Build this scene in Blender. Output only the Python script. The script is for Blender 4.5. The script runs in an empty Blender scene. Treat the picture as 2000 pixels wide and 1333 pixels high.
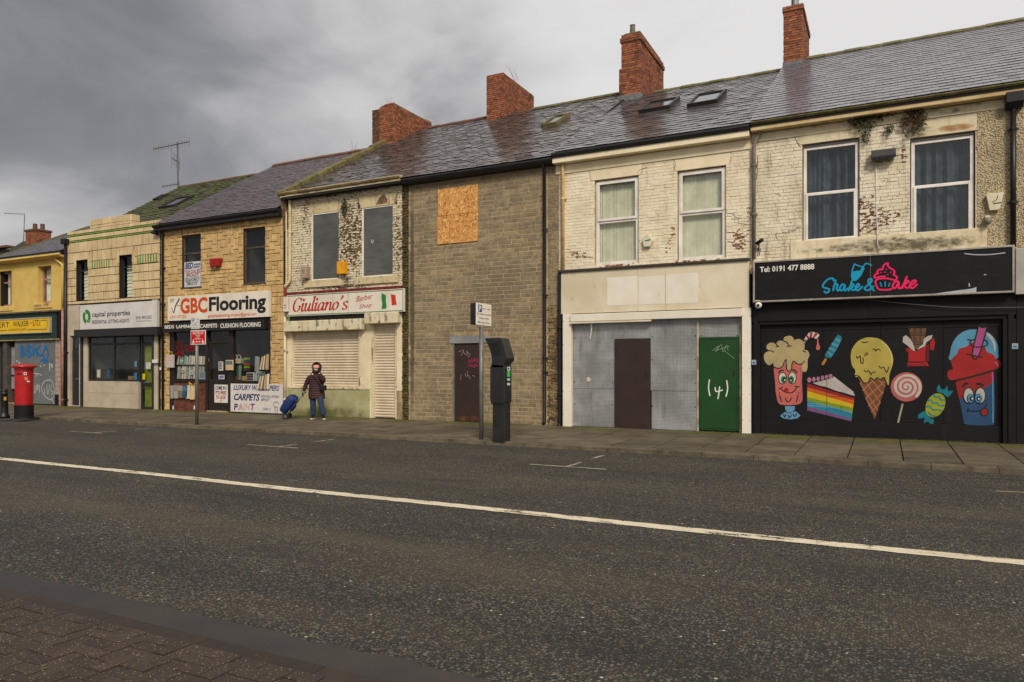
import bpy, bmesh, math, random
from mathutils import Vector, Matrix
from mathutils.geometry import tessellate_polygon
import numpy as np
random.seed(7)
sc = bpy.context.scene
COL = sc.collection
# ------------------------------------------------------------------ camera
CF, CHY, CTH, CH = 1415.0, 718.0, math.atan(728/1415.0), 1.65
cs, sn = math.cos(CTH), math.sin(CTH)
cd = bpy.data.cameras.new('camera'); cam = bpy.data.objects.new('camera', cd); COL.objects.link(cam)
cam.location = (0, 0, CH); cam.rotation_euler = (math.radians(90), 0, CTH)
cd.sensor_width = 36; cd.sensor_fit = 'HORIZONTAL'; cd.lens = CF/2000*36
cd.shift_y = (CHY-666.5)/2000; cd.clip_start = .05; cd.clip_end = 3000
sc.camera = cam
# ------------------------------------------------------------------ view, sun, sky
sc.view_settings.view_transform = 'Standard'; sc.view_settings.look = 'None'
sc.view_settings.gamma = 1; sc.view_settings.use_curve_mapping = False
sc.view_settings.exposure = 0.95
SUN_AZ, SUN_EL = math.radians(38), math.radians(40)      # from the right, behind the camera
sd = bpy.data.lights.new('sun', 'SUN'); sd.energy = 1.5; sd.angle = math.radians(16); sd.color = (1, .925, .82)
so = bpy.data.objects.new('sun', sd); COL.objects.link(so)
sdir = Vector((math.sin(SUN_AZ)*math.cos(SUN_EL), -math.cos(SUN_AZ)*math.cos(SUN_EL), math.sin(SUN_EL)))
so.rotation_euler = sdir.to_track_quat('Z', 'Y').to_euler(); so.location = (6, -8, 14)
W = bpy.data.worlds.new('World'); sc.world = W; W.use_nodes = True
wn = W.node_tree; wn.nodes.clear()
def WN(t, **k):
    n = wn.nodes.new(t)
    for a, b in k.items(): setattr(n, a, b)
    return n
wl = wn.links.new
tc = WN('ShaderNodeTexCoord')
sky = WN('ShaderNodeTexSky', sky_type='NISHITA', sun_disc=False)
sky.sun_elevation = SUN_EL; sky.sun_rotation = math.pi - SUN_AZ
sky.air_density = 1.5; sky.dust_density = 4
# cloud deck: direction projected on a high ceiling, so the layers flatten towards the horizon
sep = WN('ShaderNodeSeparateXYZ'); wl(tc.outputs['Generated'], sep.inputs[0])
zz = WN('ShaderNodeMath', operation='ADD'); zz.inputs[1].default_value = .55; wl(sep.outputs[2], zz.inputs[0])
zm = WN('ShaderNodeMath', operation='MAXIMUM'); zm.inputs[1].default_value = .25; wl(zz.outputs[0], zm.inputs[0])
dv = WN('ShaderNodeVectorMath', operation='SCALE')
inv = WN('ShaderNodeMath', operation='DIVIDE'); inv.inputs[0].default_value = 1; wl(zm.outputs[0], inv.inputs[1])
wl(tc.outputs['Generated'], dv.inputs[0]); wl(inv.outputs[0], dv.inputs['Scale'])
n1 = WN('ShaderNodeTexNoise'); n1.inputs['Scale'].default_value = 1.1; n1.inputs['Detail'].default_value = 4; n1.inputs['Roughness'].default_value = .5; n1.inputs['Distortion'].default_value = .3
n2 = WN('ShaderNodeTexNoise'); n2.inputs['Scale'].default_value = 3.6; n2.inputs['Detail'].default_value = 6; n2.inputs['Roughness'].default_value = .52; n2.inputs['Distortion'].default_value = .4
wl(dv.outputs[0], n1.inputs[0]); wl(dv.outputs[0], n2.inputs[0])
# the dark bank stands to the left, low over the street's far end
dt = WN('ShaderNodeVectorMath', operation='DOT_PRODUCT'); dt.inputs[1].default_value = (.95, .12, .16); wl(tc.outputs['Generated'], dt.inputs[0])
def WM(op, a, b, clamp=False):
    m = WN('ShaderNodeMath', operation=op); m.use_clamp = clamp
    for i, v in enumerate((a, b)):
        if isinstance(v, (int, float)): m.inputs[i].default_value = v
        else: wl(v, m.inputs[i])
    return m.outputs[0]
s1 = WM('MULTIPLY', WM('SUBTRACT', n1.outputs[0], .5), .9)
s2 = WM('MULTIPLY', WM('SUBTRACT', n2.outputs[0], .5), 1.0)
hz = WN('ShaderNodeMapRange', interpolation_type='SMOOTHSTEP'); hz.inputs['From Min'].default_value = .25; hz.inputs['From Max'].default_value = .09; hz.inputs['To Max'].default_value = .42; wl(sep.outputs[2], hz.inputs['Value'])
tt = WM('ADD', WM('ADD', dt.outputs['Value'], hz.outputs[0]), WM('ADD', s1, s2))
mr = WN('ShaderNodeMapRange', interpolation_type='SMOOTHSTEP'); mr.inputs['From Min'].default_value = -1.12; mr.inputs['From Max'].default_value = .10
wl(tt, mr.inputs['Value'])
cr = WN('ShaderNodeValToRGB')
cr.color_ramp.elements[0].color = (.070, .070, .078, 1); cr.color_ramp.elements[1].color = (.40, .392, .388, 1)
e = cr.color_ramp.elements.new(.35); e.color = (.140, .139, .147, 1)
e = cr.color_ramp.elements.new(.68); e.color = (.285, .28, .28, 1)
wl(mr.outputs[0], cr.inputs[0])
sc10 = WN('ShaderNodeMix', data_type='RGBA', blend_type='MULTIPLY'); sc10.inputs['Factor'].default_value = 1
wl(cr.outputs[0], sc10.inputs['A']); sc10.inputs['B'].default_value = (10, 10, 10, 1)
mx = WN('ShaderNodeMix', data_type='RGBA'); mx.inputs['Factor'].default_value = .97
wl(sky.outputs[0], mx.inputs['A']); wl(sc10.outputs['Result'], mx.inputs['B'])
bg = WN('ShaderNodeBackground'); bg.inputs['Strength'].default_value = .1; wl(mx.outputs['Result'], bg.inputs[0])
wo = WN('ShaderNodeOutputWorld'); wl(bg.outputs[0], wo.inputs[0])

# ------------------------------------------------------------------ pixel -> place
FY = 17.4          # facade plane
PZ = .13           # pavement level at the facades
def ray(px, py):
    a = (px-1000)/CF; b = (CHY-py)/CF
    return Vector((-sn+cs*a, cs+sn*a, b))
def P(px, py, y=FY):
    d = ray(px, py); t = y/d.y
    return d.x*t, CH+d.z*t
def G(px, py, z=PZ):
    d = ray(px, py); t = (z-CH)/d.z
    return d.x*t, d.y*t
def R(px0, py0, px1, py1, y=FY):
    a = P(px0, py0, y); b = P(px1, py1, y)
    return (a[0], b[0], b[1], a[1])          # x0,x1,z0,z1
def crop(ox, oy, s):
    def f(cx, cy, y=FY): return P(ox+cx/s, oy+cy/s, y)
    f.R = lambda a, b, c, d, y=FY: R(ox+a/s, oy+b/s, ox+c/s, oy+d/s, y)
    f.px = lambda a, b: (ox+a/s, oy+b/s)
    return f
def near(x, y, z):                          # how close a piece is to the eye
    return x*x + y*y + (z-CH)**2

# ------------------------------------------------------------------ objects
def tag(o, label=None, cat=None, group=None, kind=None):
    if label: o['label'] = label
    if cat: o['category'] = cat
    if group: o['group'] = group
    if kind: o['kind'] = kind
    return o
def attach(o, parent):
    if parent is None: return
    o.parent = parent
    if parent.type == 'EMPTY': o.matrix_parent_inverse = Matrix.Translation(-parent.location)
def thing(name, loc, label, cat, group=None):
    o = bpy.data.objects.new(name, None); COL.objects.link(o)
    o.location = loc; o.empty_display_size = .3
    return tag(o, label, cat, group)
class MB:
    def __init__(s): s.v = []; s.f = []
    def add(s, v, f):
        n = len(s.v); s.v += [tuple(p) for p in v]; s.f += [tuple(i+n for i in q) for q in f]; return s
    def box(s, x0, x1, y0, y1, z0, z1):
        return s.add([(x0,y0,z0),(x1,y0,z0),(x1,y1,z0),(x0,y1,z0),(x0,y0,z1),(x1,y0,z1),(x1,y1,z1),(x0,y1,z1)],
            [(0,3,2,1),(4,5,6,7),(0,1,5,4),(1,2,6,5),(2,3,7,6),(3,0,4,7)])
    def quad(s, a, b, c, d): return s.add([a,b,c,d], [(0,1,2,3)])
    def prism(s, pts, y0, y1):              # polygon in x,z given counter-clockwise seen from the street
        n = len(pts)
        v = [(x, y0, z) for x, z in pts]+[(x, y1, z) for x, z in pts]
        f = [tuple(range(n)), tuple(range(2*n-1, n-1, -1))]
        f += [(i, i+n, (i+1) % n+n, (i+1) % n) for i in range(n)]
        return s.add(v, f)
    def prismx(s, pts, x0, x1):             # polygon in y,z extruded along x
        n = len(pts)
        v = [(x0, y, z) for y, z in pts]+[(x1, y, z) for y, z in pts]
        f = [tuple(range(n-1, -1, -1)), tuple(range(n, 2*n))]
        f += [(i, (i+1) % n, (i+1) % n+n, i+n) for i in range(n)]
        return s.add(v, f)
    def tube(s, pts, r, n=8, caps=True):
        pts = [Vector(p) for p in pts]; m = len(pts); rs = r if isinstance(r, (list, tuple)) else [r]*m
        up = None; v = []
        for i, p in enumerate(pts):
            d = (pts[min(i+1, m-1)]-pts[max(i-1, 0)]).normalized()
            if up is None: up = Vector((0,0,1)) if abs(d.z) < .9 else Vector((0,1,0))
            a = d.cross(up)
            if a.length < 1e-4: a = d.cross(Vector((1,0,0)))
            a.normalize(); b = d.cross(a); up = -b if False else up
            for k in range(n):
                t = 2*math.pi*k/n; v.append(p+a*math.cos(t)*rs[i]+b*math.sin(t)*rs[i])
        f = [(i*n+k, i*n+(k+1) % n, (i+1)*n+(k+1) % n, (i+1)*n+k) for i in range(m-1) for k in range(n)]
        if caps: f += [tuple(range(n-1, -1, -1)), tuple((m-1)*n+k for k in range(n))]
        return s.add(v, f)
    def lathe(s, prof, cx, cy, n=24):       # profile of (r,z) from bottom to top
        m = len(prof)
        v = [(cx+r*math.cos(2*math.pi*k/n), cy+r*math.sin(2*math.pi*k/n), z) for r, z in prof for k in range(n)]
        f = [(i*n+k, i*n+(k+1) % n, (i+1)*n+(k+1) % n, (i+1)*n+k) for i in range(m-1) for k in range(n)]
        f += [tuple(range(n-1, -1, -1)), tuple((m-1)*n+k for k in range(n))]
        return s.add(v, f)
    def build(s, name, mat, parent=None, smooth=False, bevel=0, seg=2, kind=None, fix=True):
        me = bpy.data.meshes.new(name); me.from_pydata(s.v, [], s.f)
        if fix and len(s.f) < 20000:
            bm = bmesh.new(); bm.from_mesh(me); bmesh.ops.recalc_face_normals(bm, faces=bm.faces); bm.to_mesh(me); bm.free()
        me.materials.append(mat); me.update()
        if smooth: me.polygons.foreach_set('use_smooth', [True]*len(me.polygons))
        o = bpy.data.objects.new(name, me); COL.objects.link(o); attach(o, parent)
        if bevel:
            b = o.modifiers.new('bevel', 'BEVEL'); b.width = bevel; b.segments = seg; b.limit_method = 'ANGLE'; b.angle_limit = math.radians(40)
        if kind: o['kind'] = kind
        return o
def boxo(name, r, y0, y1, mat, parent=None, bevel=0, kind=None):
    return MB().box(r[0], r[1], y0, y1, r[2], r[3]).build(name, mat, parent, bevel=bevel, kind=kind)

# ------------------------------------------------------------------ materials
def rgb(r, g, b):                           # picture colour -> linear
    f = lambda c: ((c/255+.055)/1.055)**2.4 if c > 10 else c/255/12.92
    return (f(r), f(g), f(b), 1)
class NT:
    def __init__(s, name):
        s.m = bpy.data.materials.new(name); s.m.use_nodes = True; s.t = s.m.node_tree; s.t.nodes.clear()
        s.out = s.n('ShaderNodeOutputMaterial'); s.b = s.n('ShaderNodeBsdfPrincipled')
        s.l(s.b.outputs[0], s.out.inputs[0]); s.geo = s.n('ShaderNodeNewGeometry'); s.pos = s.geo.outputs['Position']
    def n(s, t, **k):
        x = s.t.nodes.new(t)
        for a, b in k.items(): setattr(x, a, b)
        return x
    def l(s, a, b): s.t.links.new(a, b)
    def put(s, v, sock):
        if isinstance(v, (int, float, tuple)): sock.default_value = v
        else: s.l(v, sock)
    def math(s, op, a, b=0, clamp=False):
        m = s.n('ShaderNodeMath', operation=op); m.use_clamp = clamp; s.put(a, m.inputs[0]); s.put(b, m.inputs[1]); return m.outputs[0]
    def mix(s, f, a, b, blend='MIX'):
        m = s.n('ShaderNodeMix', data_type='RGBA', blend_type=blend); s.put(f, m.inputs['Factor']); s.put(a, m.inputs['A']); s.put(b, m.inputs['B']); return m.outputs['Result']
    def scaled(s, sc3):
        m = s.n('ShaderNodeVectorMath', operation='MULTIPLY'); s.l(s.pos, m.inputs[0]); m.inputs[1].default_value = sc3; return m.outputs[0]
    def noise(s, scale=5, detail=4, rough=.55, dist=0, vec=None):
        if isinstance(scale, tuple): vec = s.scaled(scale); scale = 1
        x = s.n('ShaderNodeTexNoise'); x.inputs['Scale'].default_value = scale; x.inputs['Detail'].default_value = detail
        x.inputs['Roughness'].default_value = rough; x.inputs['Distortion'].default_value = dist
        s.l(vec or s.pos, x.inputs['Vector']); return x.outputs[0]
    def step(s, v, lo, hi):
        m = s.n('ShaderNodeMapRange', interpolation_type='SMOOTHSTEP'); s.put(v, m.inputs['Value'])
        m.inputs['From Min'].default_value = lo; m.inputs['From Max'].default_value = hi; return m.outputs[0]
    def rnd(s):
        oi = s.n('ShaderNodeObjectInfo')
        return s.math('FRACT', s.math('ADD', oi.outputs['Random'], s.geo.outputs['Random Per Island']))
    def blobs(s, bl):                       # worn or dirty places, (x, z, rx, rz, weight)
        tot = None
        for x, z, rx, rz, w in bl:
            a = s.n('ShaderNodeVectorMath', operation='SUBTRACT'); s.l(s.pos, a.inputs[0]); a.inputs[1].default_value = (x, 0, z)
            m = s.n('ShaderNodeVectorMath', operation='MULTIPLY'); s.l(a.outputs[0], m.inputs[0]); m.inputs[1].default_value = (1/rx, 0, 1/rz)
            q = s.n('ShaderNodeVectorMath', operation='LENGTH'); s.l(m.outputs[0], q.inputs[0])
            f = s.math('MULTIPLY', s.step(q.outputs['Value'], 1.25, .25), w)
            tot = f if tot is None else s.math('MAXIMUM', tot, f)
        return tot
def M(name, col, col2=None, rough=.75, spec=.35, metal=0, nscale=4, namt=1, rnd=.12, bump=.3, bscale=45, bdist=.004,
      stains=(), rvar=0, hue=0, sat=None):
    T = NT(name)
    col2 = col2 or tuple(c*.78 for c in col[:3])+(1,)
    c = T.mix(T.math('MULTIPLY', T.step(T.noise(nscale, 6, .6), .3, .72), namt), col, col2)
    if rnd:
        r = T.rnd(); g = T.math('ADD', T.math('MULTIPLY', r, 2*rnd), 1-rnd)
        x = T.n('ShaderNodeVectorMath', operation='SCALE'); T.l(c, x.inputs[0]); T.l(g, x.inputs['Scale']); c = x.outputs[0]
        if hue:
            c = T.mix(T.math('MULTIPLY', T.math('FRACT', T.math('MULTIPLY', r, 7.31)), 1), c, T.mix(1.0, c, hue, 'MULTIPLY'))
    h = None; rg = rough
    for st in stains:
        v = T.noise(st.get('s', 3), st.get('d', 8), st.get('r', .62), st.get('w', 0))
        if 'blobs' in st: v = T.math('ADD', T.math('MULTIPLY', v, st.get('k', .5)), T.blobs(st['blobs']))
        f = T.math('MULTIPLY', T.step(v, st['lo'], st['hi']), st.get('a', 1))
        c = T.mix(f, c, st['c'])
        if st.get('h'): h = f if h is None else T.math('MAXIMUM', h, f)
        if 'rough' in st:
            rg = T.math('ADD', T.math('MULTIPLY', f, st['rough']-rough), rg)
    if rvar: rg = T.math('ADD', rg, T.math('MULTIPLY', T.math('SUBTRACT', T.noise(nscale*1.7, 3), .5), rvar))
    T.put(c, T.b.inputs['Base Color']); T.put(rg, T.b.inputs['Roughness'])
    T.b.inputs['Specular IOR Level'].default_value = spec; T.b.inputs['Metallic'].default_value = metal
    if bump:
        b = T.n('ShaderNodeBump'); b.inputs['Strength'].default_value = bump; b.inputs['Distance'].default_value = bdist
        hh = T.noise(bscale, 6, .65)
        if h is not None: hh = T.math('SUBTRACT', hh, T.math('MULTIPLY', h, .9))
        T.l(hh, b.inputs['Height']); T.l(b.outputs[0], T.b.inputs['Normal'])
    return T.m
def flat(name, col, rough=.6, spec=.3, var=.12):       # printed or painted marks: one colour, a little worn
    return M(name, col, tuple(c*(1-var) for c in col[:3])+(1,), rough=rough, spec=spec, rnd=0, bump=0, nscale=7)
_fl = {}
def F(r, g, b, rough=.6):
    k = (r, g, b, rough)
    if k not in _fl: _fl[k] = flat('paint_%d_%d_%d' % (r, g, b), tuple(c/1.0 for c in rgb(r, g, b)), rough)
    return _fl[k]
def glass(name, tint=(.75, .8, .8, 1), refl=.06, gain=1.0, rough=.02):
    T = NT(name); T.t.nodes.remove(T.b)
    tr = T.n('ShaderNodeBsdfTransparent'); tr.inputs[0].default_value = tint
    gl = T.n('ShaderNodeBsdfGlossy'); gl.inputs['Roughness'].default_value = rough; gl.inputs[0].default_value = (.95, .97, 1, 1)
    fr = T.n('ShaderNodeLayerWeight'); fr.inputs[0].default_value = .5
    ms = T.n('ShaderNodeMixShader'); T.l(T.math('ADD', T.math('MULTIPLY', T.math('POWER', fr.outputs['Facing'], 5), gain*.6), refl, True), ms.inputs[0])
    bp = T.n('ShaderNodeBump'); bp.inputs['Strength'].default_value = .05; bp.inputs['Distance'].default_value = .02; T.l(T.noise(2.2, 1), bp.inputs['Height']); T.l(bp.outputs[0], gl.inputs['Normal'])
    T.l(tr.outputs[0], ms.inputs[1]); T.l(gl.outputs[0], ms.inputs[2]); T.l(ms.outputs[0], T.out.inputs[0])
    return T.m

# ------------------------------------------------------------------ flat marks: print, paint, lettering
_lay = [0]
def lift():
    _lay[0] = (_lay[0]+1) % 12; return _lay[0]*.00012
def poly(name, pts, y, mat, parent):        # filled outline (x,z) lying on plane y, facing the street
    y -= lift()
    tri = tessellate_polygon([[Vector((x, z, 0)) for x, z in pts]])
    b = MB(); b.add([(x, y, z) for x, z in pts], [tuple(t) for t in tri])
    o = b.build(name, mat, parent, fix=False)
    return o
def polys(name, lst, y, mat, parent):
    b = MB()
    for pts in lst:
        yy = y-lift(); tri = tessellate_polygon([[Vector((x, z, 0)) for x, z in pts]])
        b.add([(x, yy, z) for x, z in pts], [tuple(t) for t in tri])
    return b.build(name, mat, parent, fix=False)
def smoothline(pts, n=5, closed=False):
    if len(pts) < 3: return pts
    out = []; m = len(pts)
    for i in range(m if closed else m-1):
        p = [pts[(i+k-1) % m] if closed else pts[min(max(i+k-1, 0), m-1)] for k in range(4)]
        for j in range(n):
            t = j/n
            out.append(tuple(.5*((2*p[1][k])+(-p[0][k]+p[2][k])*t+(2*p[0][k]-5*p[1][k]+4*p[2][k]-p[3][k])*t*t+(-p[0][k]+3*p[1][k]-3*p[2][k]+p[3][k])*t**3) for k in (0, 1)))
    if not closed: out.append(pts[-1])
    return out
def stroke(b, pts, w, y, nib=None, taper=False, sm=5, ends=True):
    """ribbon along pts; w width; nib = (angle, thin) for a broad pen"""
    pts = smoothline(pts, sm) if sm else pts
    m = len(pts); y -= lift(); L = []; Rr = []
    for i, p in enumerate(pts):
        q0 = pts[max(i-1, 0)]; q1 = pts[min(i+1, m-1)]
        dx, dz = q1[0]-q0[0], q1[1]-q0[1]; l = math.hypot(dx, dz) or 1e-6; dx /= l; dz /= l
        ww = w
        if nib:
            a = math.atan2(dz, dx); ww = w*max(nib[1], abs(math.sin(a-nib[0])))
        if taper:
            t = i/max(m-1, 1); ww *= .35+.65*math.sin(math.pi*min(max(t, .04), .96))**.5
        yy = y-i*2e-6
        L.append((p[0]-dz*ww/2, yy, p[1]+dx*ww/2)); Rr.append((p[0]+dz*ww/2, yy, p[1]-dx*ww/2))
    b.add(L+Rr, [(i, i+m, i+1+m, i+1) for i in range(m-1)])
    if ends and not taper:
        for (c, k) in ((pts[0], 1), (pts[-1], 2)):
            yy = y-k*6e-5-1e-4
            n = 8; b.add([(c[0]+math.cos(2*math.pi*i/n)*w*.49, yy, c[1]+math.sin(2*math.pi*i/n)*w*.49) for i in range(n)], [tuple(range(n))])
def strokes(name, lines, w, y, mat, parent, **k):
    b = MB()
    for pts in lines: stroke(b, pts, w, y, **k)
    return b.build(name, mat, parent, fix=False)
def text(txt, r, y, mat, parent, bold=0., shear=0., name='lettering', space=1., line=1., tilt=0.):
    """lettering fitted into r = x0,x1,z0,z1 on plane y"""
    cu = bpy.data.curves.new('txt', 'FONT'); cu.body = txt; cu.size = 1; cu.offset = bold; cu.shear = shear; cu.space_character = space; cu.space_line = line
    cu.align_x = 'CENTER'; cu.resolution_u = 3; cu.fill_mode = 'FRONT'
    to = bpy.data.objects.new('txt', cu)
    me = bpy.data.meshes.new_from_object(to)
    bpy.data.objects.remove(to); bpy.data.curves.remove(cu)
    n = len(me.vertices); co = np.empty(n*3, 'f'); me.vertices.foreach_get('co', co); co = co.reshape(-1, 3)
    lo, hi = co.min(0), co.max(0)
    sx = (r[1]-r[0])/(hi[0]-lo[0]); sz = (r[3]-r[2])/(hi[1]-lo[1])
    out = np.empty_like(co); out[:, 0] = r[0]+(co[:, 0]-lo[0])*sx; out[:, 2] = r[2]+(co[:, 1]-lo[1])*sz+(out[:, 0]-r[0])*tilt; out[:, 1] = y-lift()
    me.vertices.foreach_set('co', out.ravel()); me.materials.clear(); me.materials.append(mat); me.name = name; me.update()
    o = bpy.data.objects.new(name, me); COL.objects.link(o); attach(o, parent); return o

# ------------------------------------------------------------------ masonry pieces
def unit_brick(seed, bev=.06, rough=.03):
    """1 x 1 front in x,z; front at y=-1, back at y=0; softened arris, uneven corners"""
    rr = random.Random(seed); j = lambda a: rr.uniform(-a, a)
    b0 = [(-.5, 0, -.5), (.5, 0, -.5), (.5, 0, .5), (-.5, 0, .5)]
    mid = [(x+j(rough)*.3, -.55, z+j(rough)) for x, _, z in b0]
    fr = [(x*(1-bev)+j(rough)*.4, -1+j(.12), z*(1-2.2*bev)+j(rough)) for x, _, z in b0]
    me = bpy.data.meshes.new('brick')
    f = [(8, 9, 10, 11)]+[(a+i, a+(i+1) % 4, a+4+(i+1) % 4, a+4+i) for a in (0, 4) for i in range(4)]
    me.from_pydata(b0+mid+fr, [], f); me.update(); return me
_ub = [unit_brick(i) for i in range(6)]
_mm = {}
def with_mat(me, mat):
    k = (me.name, mat.name)
    if k not in _mm:
        c = me.copy(); c.materials.clear(); c.materials.append(mat); _mm[k] = c
    return _mm[k]
def layi(parent, name, items, proud, mat, limit=300, meshes=None, matf=None, jit=.15):
    """pieces of masonry, items = (rect, plane, face): the first `limit` (largest in view) as objects, the rest joined.
    face 'front': rect is (x0,x1,z0,z1) on plane y; 'right'/'left': rect is (y0,y1,z0,z1) on plane x"""
    meshes = meshes or _ub
    def place(it):
        (a, b, c, d), y, f = it; return ((a+b)/2, y, (c+d)/2) if f == 'front' else (y, (a+b)/2, (c+d)/2)
    items = sorted(items, key=lambda it: near(*place(it))/max((it[0][1]-it[0][0])*(it[0][3]-it[0][2]), 1e-4)**.5*(3 if it[2] == 'left' else 1))
    rest = MB()
    for i, it in enumerate(items):
        r = it[0]; w, h = r[1]-r[0], r[3]-r[2]; pr = proud*random.uniform(1-jit, 1+jit); me = random.choice(meshes); c = place(it)
        rz = {'front': 0, 'right': math.pi/2, 'left': -math.pi/2}[it[2]]
        m = matf(r) if matf else mat
        if i < limit:
            o = bpy.data.objects.new(name, with_mat(me, m)); COL.objects.link(o); o.parent = parent
            if parent and parent.type == 'EMPTY': o.matrix_parent_inverse = Matrix.Translation(-parent.location)
            o.location = c; o.scale = (w, pr, h); o.rotation_euler = (0, 0, rz)
        else:
            cr_, sr_ = math.cos(rz), math.sin(rz); v = []
            for q in me.vertices:
                x, yy, z = q.co.x*w, q.co.y*pr, q.co.z*h
                v.append((c[0]+x*cr_-yy*sr_, c[1]+x*sr_+yy*cr_, c[2]+z))
            rest.add(v, [tuple(p.vertices) for p in me.polygons])
    if rest.v:
        o = rest.build(name+'s', mat, parent, fix=False); o['kind'] = 'stuff'
def lay(parent, name, rects, y, proud, mat, limit=300, face='front', **k):
    layi(parent, name, [(r, y, face) for r in rects], proud, mat, limit, **k)
def cutrow(x0, x1, z0, z1, holes):
    """x-intervals of a course left free by the holes; shallow remainders above or below a hole are kept"""
    segs = [(x0, x1, z0, z1)]
    for hx0, hx1, hz0, hz1 in holes:
        if hz1 <= z0+1e-4 or hz0 >= z1-1e-4: continue
        out = []
        for a, b, c, d in segs:
            if hx1 <= a or hx0 >= b or hz1 <= c or hz0 >= d: out.append((a, b, c, d)); continue
            if hx0-a > .02: out.append((a, hx0, c, d))
            if b-hx1 > .02: out.append((hx1, b, c, d))
            m0, m1 = max(a, hx0), min(b, hx1)
            if d-hz1 > .02: out.append((m0, m1, hz1, d))
            if hz0-c > .02: out.append((m0, m1, c, hz0))
        segs = out
    return segs
def courses(x0, x1, z0, z1, L, H, J, holes=(), bond='run', seed=1, vary=.0):
    rr = random.Random(seed); out = []; k = 0; z = z0
    while z < z1-.02:
        zt = min(z+H, z1)
        off = (L/2 if k % 2 else 0)
        if bond == 'head' and k % 5 == 4: LL = L/2; off = L/4
        else: LL = L
        if vary: off += rr.uniform(-vary, vary)*L
        x = x0-off
        while x < x1-.015:
            l = LL*(1+(rr.uniform(-.12, .12) if vary else 0))
            a, b = max(x, x0), min(x+l, x1); x += l
            if b-a < .03: continue
            for s in cutrow(a, b, z, zt, holes):
                if s[1]-s[0] > .025 and s[3]-s[2] > .02:
                    out.append((s[0]+J/2, s[1]-J/2, s[2]+J/2, s[3]-J/2))
        z += H; k += 1
    return out
def wallsheet(name, x0, x1, z0, z1, y, depth, holes, mat, parent, thick=.3):
    """wall face with openings and their reveals"""
    xs = sorted({x0, x1, *[min(max(v, x0), x1) for h in holes for v in h[:2]]})
    zs = sorted({z0, z1, *[min(max(v, z0), z1) for h in holes for v in h[2:4]]})
    def open_(a, b):
        return any(h[0]-1e-5 <= a and b[0] <= h[1]+1e-5 and h[2]-1e-5 <= b[1] and b[2] <= h[3]+1e-5 for h in holes)
    b = MB(); nx, nz = len(xs)-1, len(zs)-1
    op = [[any(h[0]-1e-5 <= xs[i] and xs[i+1] <= h[1]+1e-5 and h[2]-1e-5 <= zs[k] and zs[k+1] <= h[3]+1e-5 for h in holes) for k in range(nz)] for i in range(nx)]
    for i in range(nx):
        for k in range(nz):
            a0, a1, c0, c1 = xs[i], xs[i+1], zs[k], zs[k+1]
            if op[i][k]:
                if i > 0 and not op[i-1][k]: b.quad((a0,y,c0),(a0,y,c1),(a0,y+depth,c1),(a0,y+depth,c0))
                if i < nx-1 and not op[i+1][k]: b.quad((a1,y,c0),(a1,y+depth,c0),(a1,y+depth,c1),(a1,y,c1))
                if k > 0 and not op[i][k-1]: b.quad((a0,y,c0),(a0,y+depth,c0),(a1,y+depth,c0),(a1,y,c0))
                if k < nz-1 and not op[i][k+1]: b.quad((a0,y,c1),(a1,y,c1),(a1,y+depth,c1),(a0,y+depth,c1))
            else:
                b.quad((a0,y,c0),(a1,y,c0),(a1,y,c1),(a0,y,c1))
    b.quad((x0,y,z0),(x0,y,z1),(x0,y+thick,z1),(x0,y+thick,z0)); b.quad((x1,y,z0),(x1,y+thick,z0),(x1,y+thick,z1),(x1,y,z1))
    b.quad((x0,y,z1),(x1,y,z1),(x1,y+thick,z1),(x0,y+thick,z1))
    return b.build(name, mat, parent, fix=False)
# ------------------------------------------------------------------ windows, pipes, roofs, chimneys
def window(parent, r, y, fmat, pmat, fw=.06, transoms=(), mullions=(), depth=.07, name='window', sashw=.045, smat=None, label=None):
    """frame with its own rails; panes behind. transoms z values, mullions x values"""
    x0, x1, z0, z1 = r; b = MB()
    b.box(x0, x0+fw, y, y+depth, z0, z1); b.box(x1-fw, x1, y, y+depth, z0, z1)
    b.box(x0+fw, x1-fw, y, y+depth, z0, z0+fw); b.box(x0+fw, x1-fw, y, y+depth, z1-fw, z1)
    zc = [z0+fw]+sorted(transoms)+[z1-fw]; xc = [x0+fw]+sorted(mullions)+[x1-fw]
    for t in transoms: b.box(x0+fw, x1-fw, y+.004, y+depth-.004, t-fw*.55, t+fw*.55)
    for m in mullions: b.box(m-fw*.5, m+fw*.5, y+.007, y+depth-.007, z0+fw, z1-fw)
    w = b.build(name, fmat, parent, bevel=.006)
    if label: w['label'] = label
    for i in range(len(zc)-1):
        for k in range(len(xc)-1):
            MB().box(xc[k]-.01, xc[k+1]+.01, y+depth*.55, y+depth*.55+.006, zc[i]-.01, zc[i+1]+.01).build('pane', pmat, w)
    return w
def sash(parent, r, y, mat, t=.05, d=.03):
    x0, x1, z0, z1 = r; b = MB()
    b.box(x0, x0+t, y, y+d, z0, z1); b.box(x1-t, x1, y, y+d, z0, z1); b.box(x0+t, x1-t, y, y+d, z0, z0+t); b.box(x0+t, x1-t, y, y+d, z1-t, z1)
    return b.build('sash', mat, parent, bevel=.006)
def pipe(parent, pts, r, mat, name='drainpipe', brackets=(), collars=()):
    o = MB().tube(pts, r, 10).build(name, mat, parent, smooth=True)
    for (x, y, z) in brackets:
        b = MB(); b.lathe([(r*1.02, z-.03), (r*1.35, z-.025), (r*1.35, z+.025), (r*1.02, z+.03)], x, y, 10); b.box(x-r*1.9, x+r*1.9, y+r*.4, y+r*1.2, z-.015, z+.015)
        b.build('bracket', mat, o)
    return o
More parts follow.
